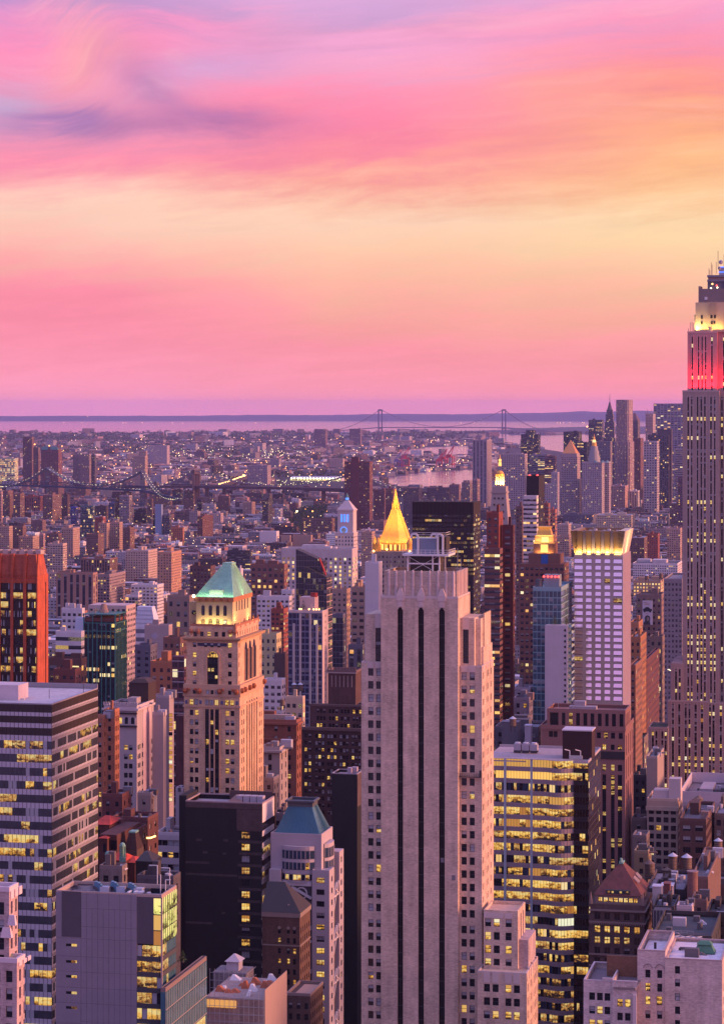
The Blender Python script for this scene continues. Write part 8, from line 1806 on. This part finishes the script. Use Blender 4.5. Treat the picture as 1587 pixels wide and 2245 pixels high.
b=Bld('roof_cooling_bank','bank of round cooling fans on the dark roof behind the pale brick building','cooling unit',1440,1536,1540,650);z=b.z(2066)
mb=MB((.12,.12,.13));mb.box(0,b.W,0,6,z-2,z);b.part('casing',mb,M['smooth'])
for i in range(4):mb=MB();u=b.W*(i+.5)/4;mb.cyl(u,3,z,z+.35,1.2,1.2,14);mb.bar((u-1.4,1.8,z+.5),(u+1.4,4.2,z+.5),.18);mb.bar((u-1.4,4.2,z+.5),(u+1.4,1.8,z+.5),.18);b.part('fan',mb,M['zinc'])
b=Bld('cooling_plant','dark louvred cooling plant right of the red pyramid roof','cooling unit',1432,1468,1474,765);z=b.z(1998);mb=MB((.07,.07,.09));mb.box(0,b.W,0,5,z-6,z);b.part('casing',mb,M['smooth'])
for i in range(6):mb=MB();u=b.W*i/5;mb.bar((u,-.1,z-5),(u,-.1,z),.12);b.part('frame_post',mb,M['metal'])
geo('loft_building','dark low loft roofs behind the curved yellow lit block','building',1085,1180,1196,1600,1030,(.13,.11,.13),4,3.8,1.4,1.8,DK,n=3,roof=(.18,.18,.23),bh=2)
geo('loft_building','grey loft between the dark maroon slab and the blue green glass tower','loft building',1128,1162,1170,1512,1130,(.24,.21,.25),4,3.8,1.4,2,DK,n=5,roof=(.2,.2,.25),bh=1)
geo('loft_building','dark loft with pale cornice left of the blue green glass tower','loft building',1126,1160,1168,1535,1090,(.17,.14,.17),4,3.8,1.4,2,DK,n=5,roof=(.25,.24,.3),bh=1)
# bridges, cranes and piers
def lamps(name,pts,mat,label,cat,r=.5,parent=None):
 mb=MB()
 for x,y,z in pts:k=r*y/F;mb.cyl(x,y,z-k,z,0.01,k,4,0,cap=False);mb.cyl(x,y,z,z+k,k,0,4,0)
 o=mb.build(name,[M[mat]],parent)
 return tag(o,label,cat,kind='stuff')if not parent else o
M['lamp_small']=lamp('lamp_small',(1,.72,.36),6);M['lamp_orange']=lamp('lamp_orange',(1,.36,.06),8);M['lamp_pale']=lamp('lamp_pale',(1,.88,.45),4.5)
def para(a,b_,sag,n=22):
 a,b_=Vector(a),Vector(b_);return[tuple(a.lerp(b_,i/n)-Vector((0,0,sag*4*(i/n)*(1-i/n))))for i in range(n+1)]
def suspension(name,label,t1,t2,ztop,zdeck,ext,wid,mats,sidesag,style,lampmat='lamp_small',lr=.38,deckh=6):
 t1,t2=Vector((*t1,0)),Vector((*t2,0));d=(t2-t1);L=d.length;d.normalize();nrm=Vector((-d.y,d.x,0))
 t=thing(name,label,'bridge',(0,0,0));dm,tm,cm=mats
 e1,e2=t1-d*ext[0],t2+d*ext[1]
 pts=[(e1,zdeck-ext[2]),(t1,zdeck),(t2,zdeck),(e2,zdeck-ext[3])]
 mb=MB(dm)
 for(p,zp),(q,zq)in zip(pts,pts[1:]):mb.bar((p.x,p.y,zp),(q.x,q.y,zq),wid,0,deckh)
 mb.build('deck',[M['smooth']],t)
 if style=='steel':
  for p,q in zip([e1,t1,t2],[t1,t2,e2]):
   za,zb=[[z for k,z in pts if k==p][0],[z for k,z in pts if k==q][0]];n=max(4,int((q-p).length/28));mb=MB(dm)
   for sgn in(-1,1):
    for i in range(n):
     a=p.lerp(q,i/n)+nrm*sgn*wid/2;c=p.lerp(q,(i+1)/n)+nrm*sgn*wid/2;z0=za+(zb-za)*i/n
     mb.bar((a.x,a.y,z0+2),(c.x,c.y,z0+9),1.2);mb.bar((a.x,a.y,z0+10),(c.x,c.y,z0+10),1.4)
   mb.build('truss',[M['smooth']],t,None,'stuff')
 for p in(t1,t2):
  mb=MB(tm)
  if style=='stone':
   for o_ in(-1,0,1):c=p+nrm*o_*wid*.5;mb.bar((c.x,c.y,0),(c.x,c.y,ztop-8),wid*.26,0,wid*.34)
   c=p;mb.bar((*(p-nrm*wid*.62).xy,ztop-4),(*(p+nrm*wid*.62).xy,ztop-4),wid*.36,0,12)
  else:
   lg=Vector((.97,.24,0))if style=='far' else nrm
   for o_ in((-.38,.38)if style=='far' else(-.5,-.18,.18,.5)):c=p+lg*o_*wid;mb.bar((c.x,c.y,0),(c.x,c.y,ztop),wid*(.30 if style=='far' else.16),0,wid*(.26 if style=='far' else.12))
   for z in((ztop-8,zdeck-4)if style=='far' else(ztop-3,ztop-22,zdeck+12,zdeck-8)):mb.bar((*(p-lg*wid*.5).xy,z),(*(p+lg*wid*.5).xy,z),wid*.08,0,16 if style=='far' else 4)
  mb.build('tower',[M['smooth']],t)
 lp=[]
 for sgn in((-.5,.5)if style=='far' else(-.5,-.16,.16,.5)):
  o_=nrm*sgn*wid
  for a,za,c,zc,sg in((t1,ztop,t2,ztop,ztop-zdeck-6),(t1,ztop,e1,zdeck-ext[2]+3,sidesag),(t2,ztop,e2,zdeck-ext[3]+3,sidesag)):
   ps=para((a.x+o_.x,a.y+o_.y,za),(c.x+o_.x,c.y+o_.y,zc),sg);mb=MB(cm);w_=.00022*a.y
   for u,v in zip(ps,ps[1:]):mb.bar(u,v,w_)
   mb.build('cable',[M['smooth']],t)
   if abs(sgn)==.5:lp+=[(x,y,z+2)for x,y,z in ps[1:-1]]
   if style=='far' and sgn>0:
    mb=MB(cm)
    for k in range(1,21):p_=ps[k];mb.bar(p_,(p_[0],p_[1],zdeck),w_*.25)
    mb.build('hanger',[M['smooth']],t,None,'stuff')
 lamps('cable_lamp',lp,lampmat,'','',lr,t)['kind']='stuff'
 return t
suspension('suspension_bridge','blue steel suspension bridge strung with lamps, left side of the river',(wx(104,5911),5911),(wx(313,5600),5600),110,66,(330,150,4,16),9,((.045,.06,.11),(.05,.075,.15),(.16,.16,.22)),26,'steel','lamp_pale',.55,4)
suspension('stone_bridge','brown stone towered suspension bridge behind the blue one',(wx(430,6380),6380),(wx(786,6150),6150),92,50,(260,300,6,6),24,((.10,.06,.065),(.15,.10,.10),(.2,.16,.2)),26,'stone','lamp_pale',.55)
suspension('suspension_bridge','far pale grey suspension bridge across the bay narrows',(wx(833.5,24000),24000),(wx(1104.5,24000),24000),wz(897,24000),wz(937,24000),(520,460,40,40),42,((.10,.10,.16),(.09,.10,.16),(.14,.13,.18)),46,'far','lamp_small',.34,9)
def crane(px,Y,h,c,label):
 t=thing('gantry_crane',label,'crane',(wx(px,Y),Y,0),random.uniform(-.4,.1),'harbour gantry cranes');w=h*.16
 for sx in(-1,1):
  for sy in(-1,1):mb=MB(c);mb.bar((sx*w,sy*w,0),(sx*w,sy*w,h*.55),3.2);mb.build('leg',[M['smooth']],t)
 mb=MB(c);[mb.bar((sx*w,-w,z),(sx*w,w,z),3)for sx in(-1,1)for z in(h*.2,h*.5)];[mb.bar((-w,sy*w,z),(w,sy*w,z),3)for sy in(-1,1)for z in(h*.2,h*.5)];mb.build('portal',[M['smooth']],t,None,'stuff')
 mb=MB(c);mb.bar((-w,0,h*.52),(w*1.2,0,h),3.4);mb.bar((w*.2,0,h*.52),(w*1.2,0,h),2.2);mb.build('boom',[M['smooth']],t);mb=MB(c);mb.box(-w,w*.4,-5,5,h*.5,h*.62);mb.build('machine_house',[M['smooth']],t)
 lamps('crane_lamp',[(0,0,h*.3)],'lamp_red','','',.5,t)
RC,BC_=(.50,.05,.06),(.10,.10,.32)
for i,(px,h,c,lab)in enumerate(((871,74,BC_,'blue harbour gantry crane, leftmost of all'),(879,62,(.3,.08,.2),'purplish harbour gantry crane, second from left'),(888,92,RC,'tall red harbour gantry crane in the left group'),(963,68,RC,'red harbour gantry crane, left one of the right group'),(972,82,RC,'red harbour gantry crane in the middle of the right group'),(986,94,RC,'tall red harbour gantry crane, right one of the right group'))):crane(px,9900+60*i,h,c,lab)
b=Bld('pier_shed','long floodlit white pier shed left of the tall brown river slab','shed',636,748,752,8500);mb=MB((.5,.5,.55));mb.box(0,b.W,0,60,0,9);b.part('wall',mb,M['smooth']);mb=MB((.55,.55,.62));mb.frust(0,b.W,0,60,9,0,b.W,28,32,15);b.part('roof',mb,M['roof'])
mb=MB()
for i in range(16):u=b.W*(i+.5)/16;mb.ball(u,-3,9,3.0,6,4)
o=mb.build('shed_lamp',[M['lamp_pale']],b.root);o['kind']='stuff'
mb=MB((.5,.45,.2));mb.box(0,b.W,-1,-.5,1,6);b.part('lit_front',mb,lamp('lit_shed_front',(1,.80,.25),.55));b.plan(636,752,1046);VIS.append((600,760,1064,8500))
for nm_,lab,p in(('viaduct','dark elevated highway running to the tall brown river slab',[(380,1063,6600),(530,1067,6400),(650,1071,6300),(770,1077,6200)]),('viaduct','curving ramp crowded with bright headlights beside the stone bridge',[(478,1066,6500),(505,1058,6700),(522,1051,6950),(536,1047,7200),(534,1044.5,7500)])):
 t=thing(nm_,lab,'road bridge',(0,0,0));P_=[(wx(a,Y),Y,wz(c,Y))for a,c,Y in p];mb=MB((.09,.06,.065))
 for u,v in zip(P_,P_[1:]):mb.bar(u,v,16,0,7)
 mb.build('deck',[M['smooth']],t)
 for u,v in zip(P_,P_[1:]):
  mid=[(u[k]+v[k])/2 for k in range(3)];mb=MB((.09,.06,.065));mb.bar((mid[0],mid[1],0),mid,10);mb.build('pier',[M['smooth']],t)
 if 'ramp' in lab:
  q=[];
  for u,v in zip(P_,P_[1:]):q+=[tuple(u[k]+(v[k]-u[k])*i/24+(random.uniform(-3,3)if k==0 else 0)+(5 if k==2 else 0)for k in range(3))for i in range(24)]
  lamps('car_headlight',q,'lamp_warm','','',.85,t)['kind']='stuff'
# street by street fill
VIS+=[(1258,1381,1545,1150),(1165,1258,1590,1120),(1139,1252,1400,1330),(904,1053,1300,1750),(818,925,1310,1835),(734,784,1260,2850),(1069,1128,1150,2080),(184,297,1530,1500),(632,718,1545,1250),(644,728,1465,1450),(-50,104,1500,1000),
  (403,578,1745,830),(1464,1590,1720,1290),(1421,1470,1690,1290),(297,353,1430,1580),(163,190,1388,1520),(1347,1390,1055,6300),(1322,1351,1010,6700),(1444,1470,1552,1700),(615,745,1172,4900),(377,412,1530,1000),
  (0,400,1100,5700),(436,506,1106,5300),(228,345,1740,950),(659,800,1690,1000),(560,660,1700,950),(640,820,1094,6600),(1040,1070,1090,6600),(860,1064,1072,6600),(800,850,1172,4400)]
RES=2;BW,BH=794,1123;ZB=np.full((BH,BW),1e9)
for x0,x1,y0,y1,Y in RECTS:
 a,c,e,f=max(0,int(x0/RES)),min(BW,int(x1/RES)+1),max(0,int(y0/RES)),min(BH,int(y1/RES))
 if c>a and f>e:ZB[e:f,a:c]=np.minimum(ZB[e:f,a:c],Y)
PL=np.array(PLANS)
rng=random.Random(2024);cand=[]
def occupied(s_,a_,hs,ha):return bool(np.any((np.abs(PL[:,0]-s_)<PL[:,2]+hs+1)&(np.abs(PL[:,1]-a_)<PL[:,3]+ha+1)))
a_=1030.0
while a_<6900:
 far=a_>3000;step=80.0
 for row in(0,1):
  ac=a_+(16 if row==0 else 46);ha=rng.uniform(11,14)
  s_=-a_*(.155+.2199)-330;s_end=a_*(.155-.2199)+420
  while s_<s_end:
   hs=rng.uniform(7,17)if not far else rng.uniform(8,22)
   sc=s_+hs;s_+=2*hs+(0 if rng.random()<.7 else rng.uniform(1,6))
   if(sc%260)<26+hs*.5:continue
   x,y=sc*CT+ac*ST,-sc*ST+ac*CT
   if y<1000:continue
   px=CX+F*x/y;pb=EY+F*H/y
   if px<-260 or px>1900 or wet(px,pb-2):continue
   if inpoly(px,pb,[(612,1120),(690,1112),(748,1122),(712,1150),(700,1180),(640,1178)])or(1438<px<1475 and 1600<y<2100):continue
   cand.append((y,sc,ac,hs,ha-rng.uniform(0,3),px,pb))
 a_+=step
cand.sort()
SHAPES=[];HID=[]
for y,sc,ac,hs,ha,px,pb in cand:
 if occupied(sc,ac,hs,ha):continue
 t=rng.random()
 h=rng.uniform(24,52)if y<1900 else rng.uniform(15,38)if y<3200 else rng.uniform(12,26)
 if t<.07:h*=1.6
 hw=hs*F/y*1.05+3
 for x0,x1,yb_,Y in VIS:
  if Y>y and x0-hw<px<x1+hw:h=min(h,H-(yb_-3-EY)*y/F)
 if h<6:
  if h<-20:continue
  h=rng.uniform(6,9)
 yt=wz(0,y);py_t=EY+F*(H-h)/y
 a0,c0,e0,f0=max(0,int((px-hw)/RES)),min(BW,int((px+hw)/RES)+1),max(0,int(py_t/RES)),min(BH,int(pb/RES)+1)
 if c0<=a0 or f0<=e0:HID.append((y,sc,ac,hs,ha,h));continue
 sub=ZB[e0:f0,a0:c0];vis=int((sub>y).sum())
 if vis<7:
  if y<4200:HID.append((y,sc,ac,hs,ha,h))
  continue
 np.minimum(sub,y,out=sub)
 SHAPES.append([vis,y,sc,ac,hs,ha,h,px,py_t])
FC=[((.20,.10,.085),'brown brick',3),((.13,.065,.06),'dark brown',2),((.30,.10,.07),'red brick',2),((.38,.25,.21),'tan',3),((.46,.35,.31),'beige',3),((.27,.23,.26),'grey',3),((.60,.54,.57),'white',3),((.10,.09,.12),'slate',1),((.42,.19,.13),'orange brick',1)]
FK=[('tenement','tenement',('apt','apt2')),('loft_building','loft building',('apt2','off','apt2')),('apartment_block','apartment block',('apt','bal','apt')),('corner_house','house',('apt','smooth'))]
RC_=[((.40,.38,.43),'pale'),((.24,.22,.26),'grey'),((.06,.055,.07),'dark'),((.56,.53,.60),'white'),((.13,.085,.08),'brown')]
def fill_mesh(mb,hs,ha,h,c,rc,bay,r,detail=True):
 """walls in slot 0, flat roof, bulkheads and small roof clutter in slot 1"""
 mb.c=(*c,r.random());ca=mb.c
 back=r.random()<.35
 mb.box(-hs,hs,-ha,ha,0,h,0,1,bay=bay,fl=3.3,mg=1.3,top=False,nowin='r' if back else '')
 mb.c=(*rc,.5);mb.face([(-hs,-ha,h-.5),(hs,-ha,h-.5),(hs,ha,h-.5),(-hs,ha,h-.5)],1)
 if detail:
  mb.c=ca;return ca
def clutter(mb,hs,ha,h,c,r,n,s=1.0):
 for _ in range(n):
  w,d=r.uniform(1.2,3.6)*s,r.uniform(1.2,3.6)*s;x,y=r.uniform(-hs+w,hs-w)if hs>w else 0,r.uniform(-ha+d,ha-d)if ha>d else 0
  k=r.choice((.8,1.1,1.5,.5));mb.c=(*[min(.72,q*k+.03)for q in c],-1);mb.box(x-w,x+w,y-d,y+d,h-.5,h+r.uniform(1.2,4.5)*s,1)
def pickw(l):
 r=rng.random()*sum(q[2]for q in l)
 for q in l:
  r-=q[2]
  if r<=0:return q
 return l[-1]
SHAPES.sort(key=lambda q:-q[0]);CNT={};LAB={};STF={};MADE=[]
for vis,y,sc,ac,hs,ha,h,px,pt in SHAPES:
 kd=FK[0]if(h<20 and hs<12)else FK[3]if h<14 else FK[1]if y<3300 and rng.random()<.5 else FK[2]
 c,cn,_=pickw(FC);rc,rn=rng.choice(RC_);sty=rng.choice(kd[2]);k=rng.choice((.45,.7,.9,1.1,1.35));gm=sum(c)/3;c=tuple(min(.7,(q*.68+gm*t*.32)*k)for q,t in zip(c,(1,.95,1.15)));bay=rng.choice((2.4,3.0,3.6,4.4))
 x,yy=sc*CT+ac*ST,-sc*ST+ac*CT
 if CNT.get(kd[0],0)<250 and vis>=14:
  CNT[kd[0]]=CNT.get(kd[0],0)+1
  big=vis>130
  if big:
   root=thing(kd[0],'x',kd[1],(x,yy,0),-TH)
   mb=MB();mb.c=(*c,rng.random());mb.box(-hs,hs,-ha,ha,0,h,0,0,bay=bay,fl=3.3,mg=1.3,top=False,nowin='r' if rng.random()<.35 else '');cc=mb.c;mb.parapet(-hs,hs,-ha,ha,h,h+.7,.35);mb.build('wall',[M[sty]],root)
   mb=MB(rc);mb.face([(-hs,-ha,h-.3),(hs,-ha,h-.3),(hs,ha,h-.3),(-hs,ha,h-.3)]);rf_=mb.build('roof',[M['roof']],root)
   for _ in range(rng.choice((1,2,2,3))):mb=MB();clutter(mb,hs,ha,h,c,rng,1,1.0);mb.m=[0]*len(mb.m);mb.build('bulkhead',[M['wall']],rf_)
   mb=MB();clutter(mb,hs,ha,h-.3,(.3,.28,.32),rng,4,.35);mb.m=[0]*len(mb.m);mb.build('roof_vents',[M['smooth']],rf_,None,'stuff')
  else:
   mb=MB();fill_mesh(mb,hs,ha,h,c,rc,bay,rng);clutter(mb,hs,ha,h,c,rng,rng.choice((1,2,3)),.8)
   root=mb.build(kd[0],[M[sty],M['roof']]);root.location=(x,yy,0);root.rotation_euler=(0,0,-TH);tag(root,'x',kd[1])
  root['group']=kd[1]+'s filling the streets between the towers'
  best=min(LM,key=lambda q:abs(q[0]-px)/60+abs(math.log(q[2]/y))*2.2)
  rn={'pale':'pale','grey':'grey','dark':'dark','white':'white','brown':'brown'}[rn];rel=('left of' if px<best[0]-28 else 'right of' if px>best[0]+28 else('in front of' if y<best[2]else 'beyond'))
  sz='tall' if h>42 else 'mid height' if h>22 else 'low'
  MADE.append((root,f'{sz} {cn} {kd[1]}, {rn} roof,',f'{rel} the {best[3]}',px,pt))
 else:STF.setdefault((kd[0],sty),[]).append((x,yy,hs,ha,h,c,rc,bay))
G={}
for q in MADE:G.setdefault((q[1],q[2]),[]).append(q)
ORD=['first','second','third','fourth','fifth','sixth','seventh','eighth','ninth','tenth']
for(a,c),l in G.items():
 l.sort(key=lambda q:q[3])
 for i,q in enumerate(l):
  t=f'{a} {c}' if len(l)==1 else f'{a} {c}, {ORD[min(i, 9)] if i < 10 else str(i + 1) + "th"} from left'
  for u in(' the ','mid height ','from left','building '):
   if len(t.split())>16:t=t.replace(u,' ' if u==' the ' else 'from left' if u=='from left' else '',1)
  w_=t.split(', ')
  if len(t.split())>16 and len(w_)>2:t=w_[0]+' '+', '.join(w_[2:])
  q[0]['label']=t
for y,sc,ac,hs,ha,h in HID:c=pickw(FC)[0];STF.setdefault(('tenement','apt'),[]).append((sc*CT+ac*ST,-sc*ST+ac*CT,hs,ha,h,tuple(.8*q for q in c),rng.choice(RC_)[0],3.2))
for(kn,sty),l in STF.items():
 big=MB()
 for x,yy,hs,ha,h,c,rc,bay in l:
  mb=MB();fill_mesh(mb,hs,ha,h,c,rc,bay,rng);clutter(mb,hs,ha,h,c,rng,1,.8)
  mb.v=[(x+p[0]*CT+p[1]*ST,yy-p[0]*ST+p[1]*CT,p[2])for p in mb.v];n0=len(big.v)
  big.v+=mb.v;big.f+=[tuple(i+n0 for i in f)for f in mb.f];big.m+=mb.m;big.uv+=mb.uv;big.col+=mb.col
 tag(big.build(kn,[M[sty],M['roof']]),'distant mass of small '+kn.replace('_',' ')+'s filling the blocks, '+sty.replace('apt2','wide windowed').replace('apt','small windowed').replace('bal','balconied').replace('off','office like').replace('smooth','blank walled'),'city blocks',kind='stuff')
print('FILL',len(SHAPES),CNT,{k:len(v)for k,v in STF.items()})
# the low city across the river
big=MB();rng=random.Random(5);n=0
while n<7600:
 py=952+128*rng.random()**1.25;px=rng.uniform(-240,1300 if py<985 else 1080)
 if wet(px,py)or wet(px,py+1.2)or(590<px<815 and 1040<py<1078)or(px<330 and py>1066):continue
 x,y,_=gp(px,py)
 if y<6500:continue
 n+=1;k=(y/8000)**.8;hs,ha,h=rng.uniform(7,22)*k,rng.uniform(7,18)*k,rng.uniform(7,17)*(1+.25*(k-1))
 if rng.random()<.035:h*=2.6
 an=-TH+rng.choice((0,.5,.5,-.3));c=pickw(FC)[0];rc=rng.choice(RC_)[0];mb=MB();q=rng.uniform(.5,1.3);gm=sum(c)/3;c=tuple((t*.5+gm*w*.5)for t,w in zip(c,(1,.95,1.2)));fill_mesh(mb,hs,ha,h,tuple(min(.7,q*t)for t in c),rc,rng.choice((4,6)),rng)
 C_,S_=cos(an),sin(an);mb.v=[(x+p[0]*C_-p[1]*S_,y+p[0]*S_+p[1]*C_,p[2])for p in mb.v];n0=len(big.v)
 big.v+=mb.v;big.f+=[tuple(i+n0 for i in f)for f in mb.f];big.m+=mb.m;big.uv+=mb.uv;big.col+=mb.col
tag(big.build('distant_houses',[winmat('far_wall',.4,.5,.05),M['roof']]),'endless low houses and sheds spreading across the river to the bay','houses',kind='stuff')
# trees
def grove(name,label,spots,col,per=34,leaf=1.5):
 mb=MB(col);rn=random.Random(9)
 for x,y,r,h in spots:
  k0=rn.uniform(.6,1.5);lf=leaf*r/5
  for _ in range(per):
   a,e,q=rn.random()*6.283,math.asin(rn.uniform(-.35,1)),r*(.55+.5*rn.random());cx,cy,cz=x+q*cos(e)*cos(a),y+q*cos(e)*sin(a),h*.62+q*.75*sin(e)
   kk=k0*rn.uniform(.55,1.6);mb.c=(*[c*kk for c in col],.5)
   mb.face([(cx+rn.uniform(-lf,lf),cy+rn.uniform(-lf,lf),cz+rn.uniform(-lf,lf))for _ in range(3)])
  mb.c=(.05,.035,.03,.5);mb.cyl(x,y,0,h*.6,.35,.2,4,0,cap=False)
 tag(mb.build(name,[M['wall']]),label,'trees',kind='stuff')
sp=[]
while len(sp)<330:
 px,py=rng.uniform(600,752),rng.uniform(1112,1182)
 if inpoly(px,py,[(612,1140),(650,1128),(700,1114),(748,1124),(726,1140),(700,1150),(690,1180),(650,1180),(625,1170)]):x,y,_=gp(px,py);sp.append((x,y,rng.uniform(5,8),rng.uniform(11,17)))
grove('park_trees','dark green park trees left of the blue lit clock tower',sp,(.045,.06,.022))
sp=[]
for _ in range(90):px,Y=rng.uniform(1438,1476),rng.uniform(1600,2050);sp.append((wx(px,Y),Y,rng.uniform(4,6.5),rng.uniform(10,16)))
grove('square_trees','dark trees in the square left of the limestone skyscraper',sp,(.03,.042,.018),60,1.2)
sp=[]
for bx,by,wd_,hg,n in((150,964,300,9,700),(20,1040,70,8,60),(60,962,90,5,70),(250,962,120,4,90),(420,950,300,3,120),(640,957,520,10,900),(930,957,120,9,300),(480,1070,150,14,240),(560,1085,90,6,60),(640,1012,180,8,120),(850,1012,160,8,60),(300,990,600,30,1500),(30,1130,60,10,40),(250,1140,300,40,120),(520,1130,320,50,300),(420,1215,60,10,30),(120,1215,160,14,50),(660,1040,200,14,90),(1110,955,60,4,50)):
 for _ in range(n):
  px,py=bx+rng.gauss(0,.5)*wd_,by+rng.gauss(0,.5)*hg
  if py<950 or wet(px,py):continue
  x,y,_z=gp(px,py);k=max(1,(y/7000));sp.append((x,y,rng.uniform(6,10)*k,rng.uniform(9,13)*(1+.3*(k-1))))
grove('street_trees','dark scattered tree clumps among the distant low houses',sp,(.035,.05,.025),16,2.4)
# lamps
def scatter(n,box,zr,rr=random.Random(3)):
 out=[]
 while len(out)<n:
  px,py=rr.uniform(box[0],box[1]),rr.uniform(box[2],box[3])
  if wet(px,py):continue
  z=rr.uniform(*zr);out.append(gp(px,py,z))
 return out
lamps('street_lamps',scatter(620,(0,1050,953,1078),(10,28))+scatter(170,(0,1400,1085,1200),(14,30)),'lamp_small','tiny warm street lamps scattered through the distant city','street lamps',.75)
lamps('orange_lamps',scatter(170,(0,1050,955,1075),(10,28))+scatter(50,(0,1300,1085,1220),(14,32)),'lamp_orange','tiny orange street lamps scattered through the distant city','street lamps',.95)
lamps('white_lamps',scatter(120,(380,680,984,1002),(8,20))+scatter(60,(530,610,988,1003),(8,18))+scatter(50,(480,760,1040,1070),(10,22)),'lamp_pale','bright pale lamps of the rail yards and docks across the river','street lamps',.75)
for i,(px,py,s_,m_,lab)in enumerate(((651,1121,1.9,'lamp_white','brightest white floodlight above the park trees'),(685,1121,1.3,'lamp_orange','orange floodlight right of the brightest white one'),(1287,935,1.5,'lamp_orange','orange lamp at the shore left of the dark gridded skyscraper'),(192,912.5,1.0,'lamp_warm','single warm lamp on the far hills, left'),(313,925,.7,'lamp_warm','small warm lamp on the far shore, right of the first'),(76,974,1.3,'lamp_orange','orange lamp right of the brown stepped tower'),(108,977,1.3,'lamp_orange','orange lamp above the teal roofed tower'),(136,978,1.0,'lamp_orange','orange lamp on the teal roofed tower edge'),(110,1142,1.2,'lamp_orange','orange lamp below the broad brown housing tower'))):
 z={0:24,1:26,2:30,3:100,4:10,5:60,6:95,7:90,8:20}[i];Y={3:43900,4:42500,5:9000,6:7400,7:7400}.get(i,F*(H-z)/(py-EY));x=wx(px,Y);z=wz(py,Y);k=s_*Y/F
 t=thing('floodlight',lab,'lamp',(x,Y,z),0);mb=MB();mb.ball(0,0,0,k,8,5);mb.build('lamp_head',[M[m_]],t);mb=MB();mb.bar((0,0,-z),(0,0,-k),.15*k);mb.build('lamp_post',[M['dark_metal']],t)
lamps('roof_lamps',[gp(px_,py_,z_)for px_,py_,z_ in[(random.Random(i).uniform(0,1480),random.Random(i+500).uniform(1090,1330),random.Random(i+900).uniform(26,48))for i in range(150)]],'lamp_orange','small orange lamps on roofs and corners between the towers','lamps',.75)
rr=random.Random(8);q=[]
for i in range(40):px,py=800+50*(i/40)+rr.gauss(0,5),1172-42*(i/40)+rr.gauss(0,2.5);q.append(gp(px,py,rr.uniform(3,9)))
lamps('tail_lights',q[::2],'lamp_red','red tail lights along the avenue right of the blue lit clock tower','car lights',.8);lamps('head_lights',q[1::4],'lamp_white','white headlights along the avenue right of the blue lit clock tower','car lights',.8);lamps('signal_lights',q[3::4],'lamp_green','green signals along the avenue right of the blue lit clock tower','traffic lights',.6)
lamps('avenue_lamps',[(wx(1443+i*2.4,1720-i*8),1720-i*8,wz(1459+i*1.0,1720-i*8))for i in range(12)]+[(wx(1404+i*1.6,1330-i*5),1330-i*5,wz(1618-i*3,1330))for i in range(5)],'lamp_white','row of white street lamps along the avenue left of the skyscraper','street lamps',.8)
lamps('bay_shore_lamps',[gp(px,926.5,10)for px in(140,180,270,276,312,378,400,560,1222,1250,1276,1010,1040,1235,1280,1228)],'lamp_warm','tiny lamps on the far shore of the bay','street lamps',.5)
# air between here and the hills
hz=MB();hz.box(-60500,60500,-350,45500,-1.5,346,bot=True)
mh=bpy.data.materials.new('haze');mh.use_nodes=True;th_=mh.node_tree;th_.nodes.clear()
pv=th_.nodes.new('ShaderNodeVolumePrincipled');pv.inputs['Color'].default_value=(.50,.50,1.0,1);pv.inputs['Density'].default_value=1.6e-5;pv.inputs['Anisotropy'].default_value=.1
th_.links.new(pv.outputs[0],th_.nodes.new('ShaderNodeOutputMaterial').inputs['Volume'])
o=hz.build('haze',[mh]);tag(o,'pale mauve evening haze over the whole city and bay','haze',kind='stuff')
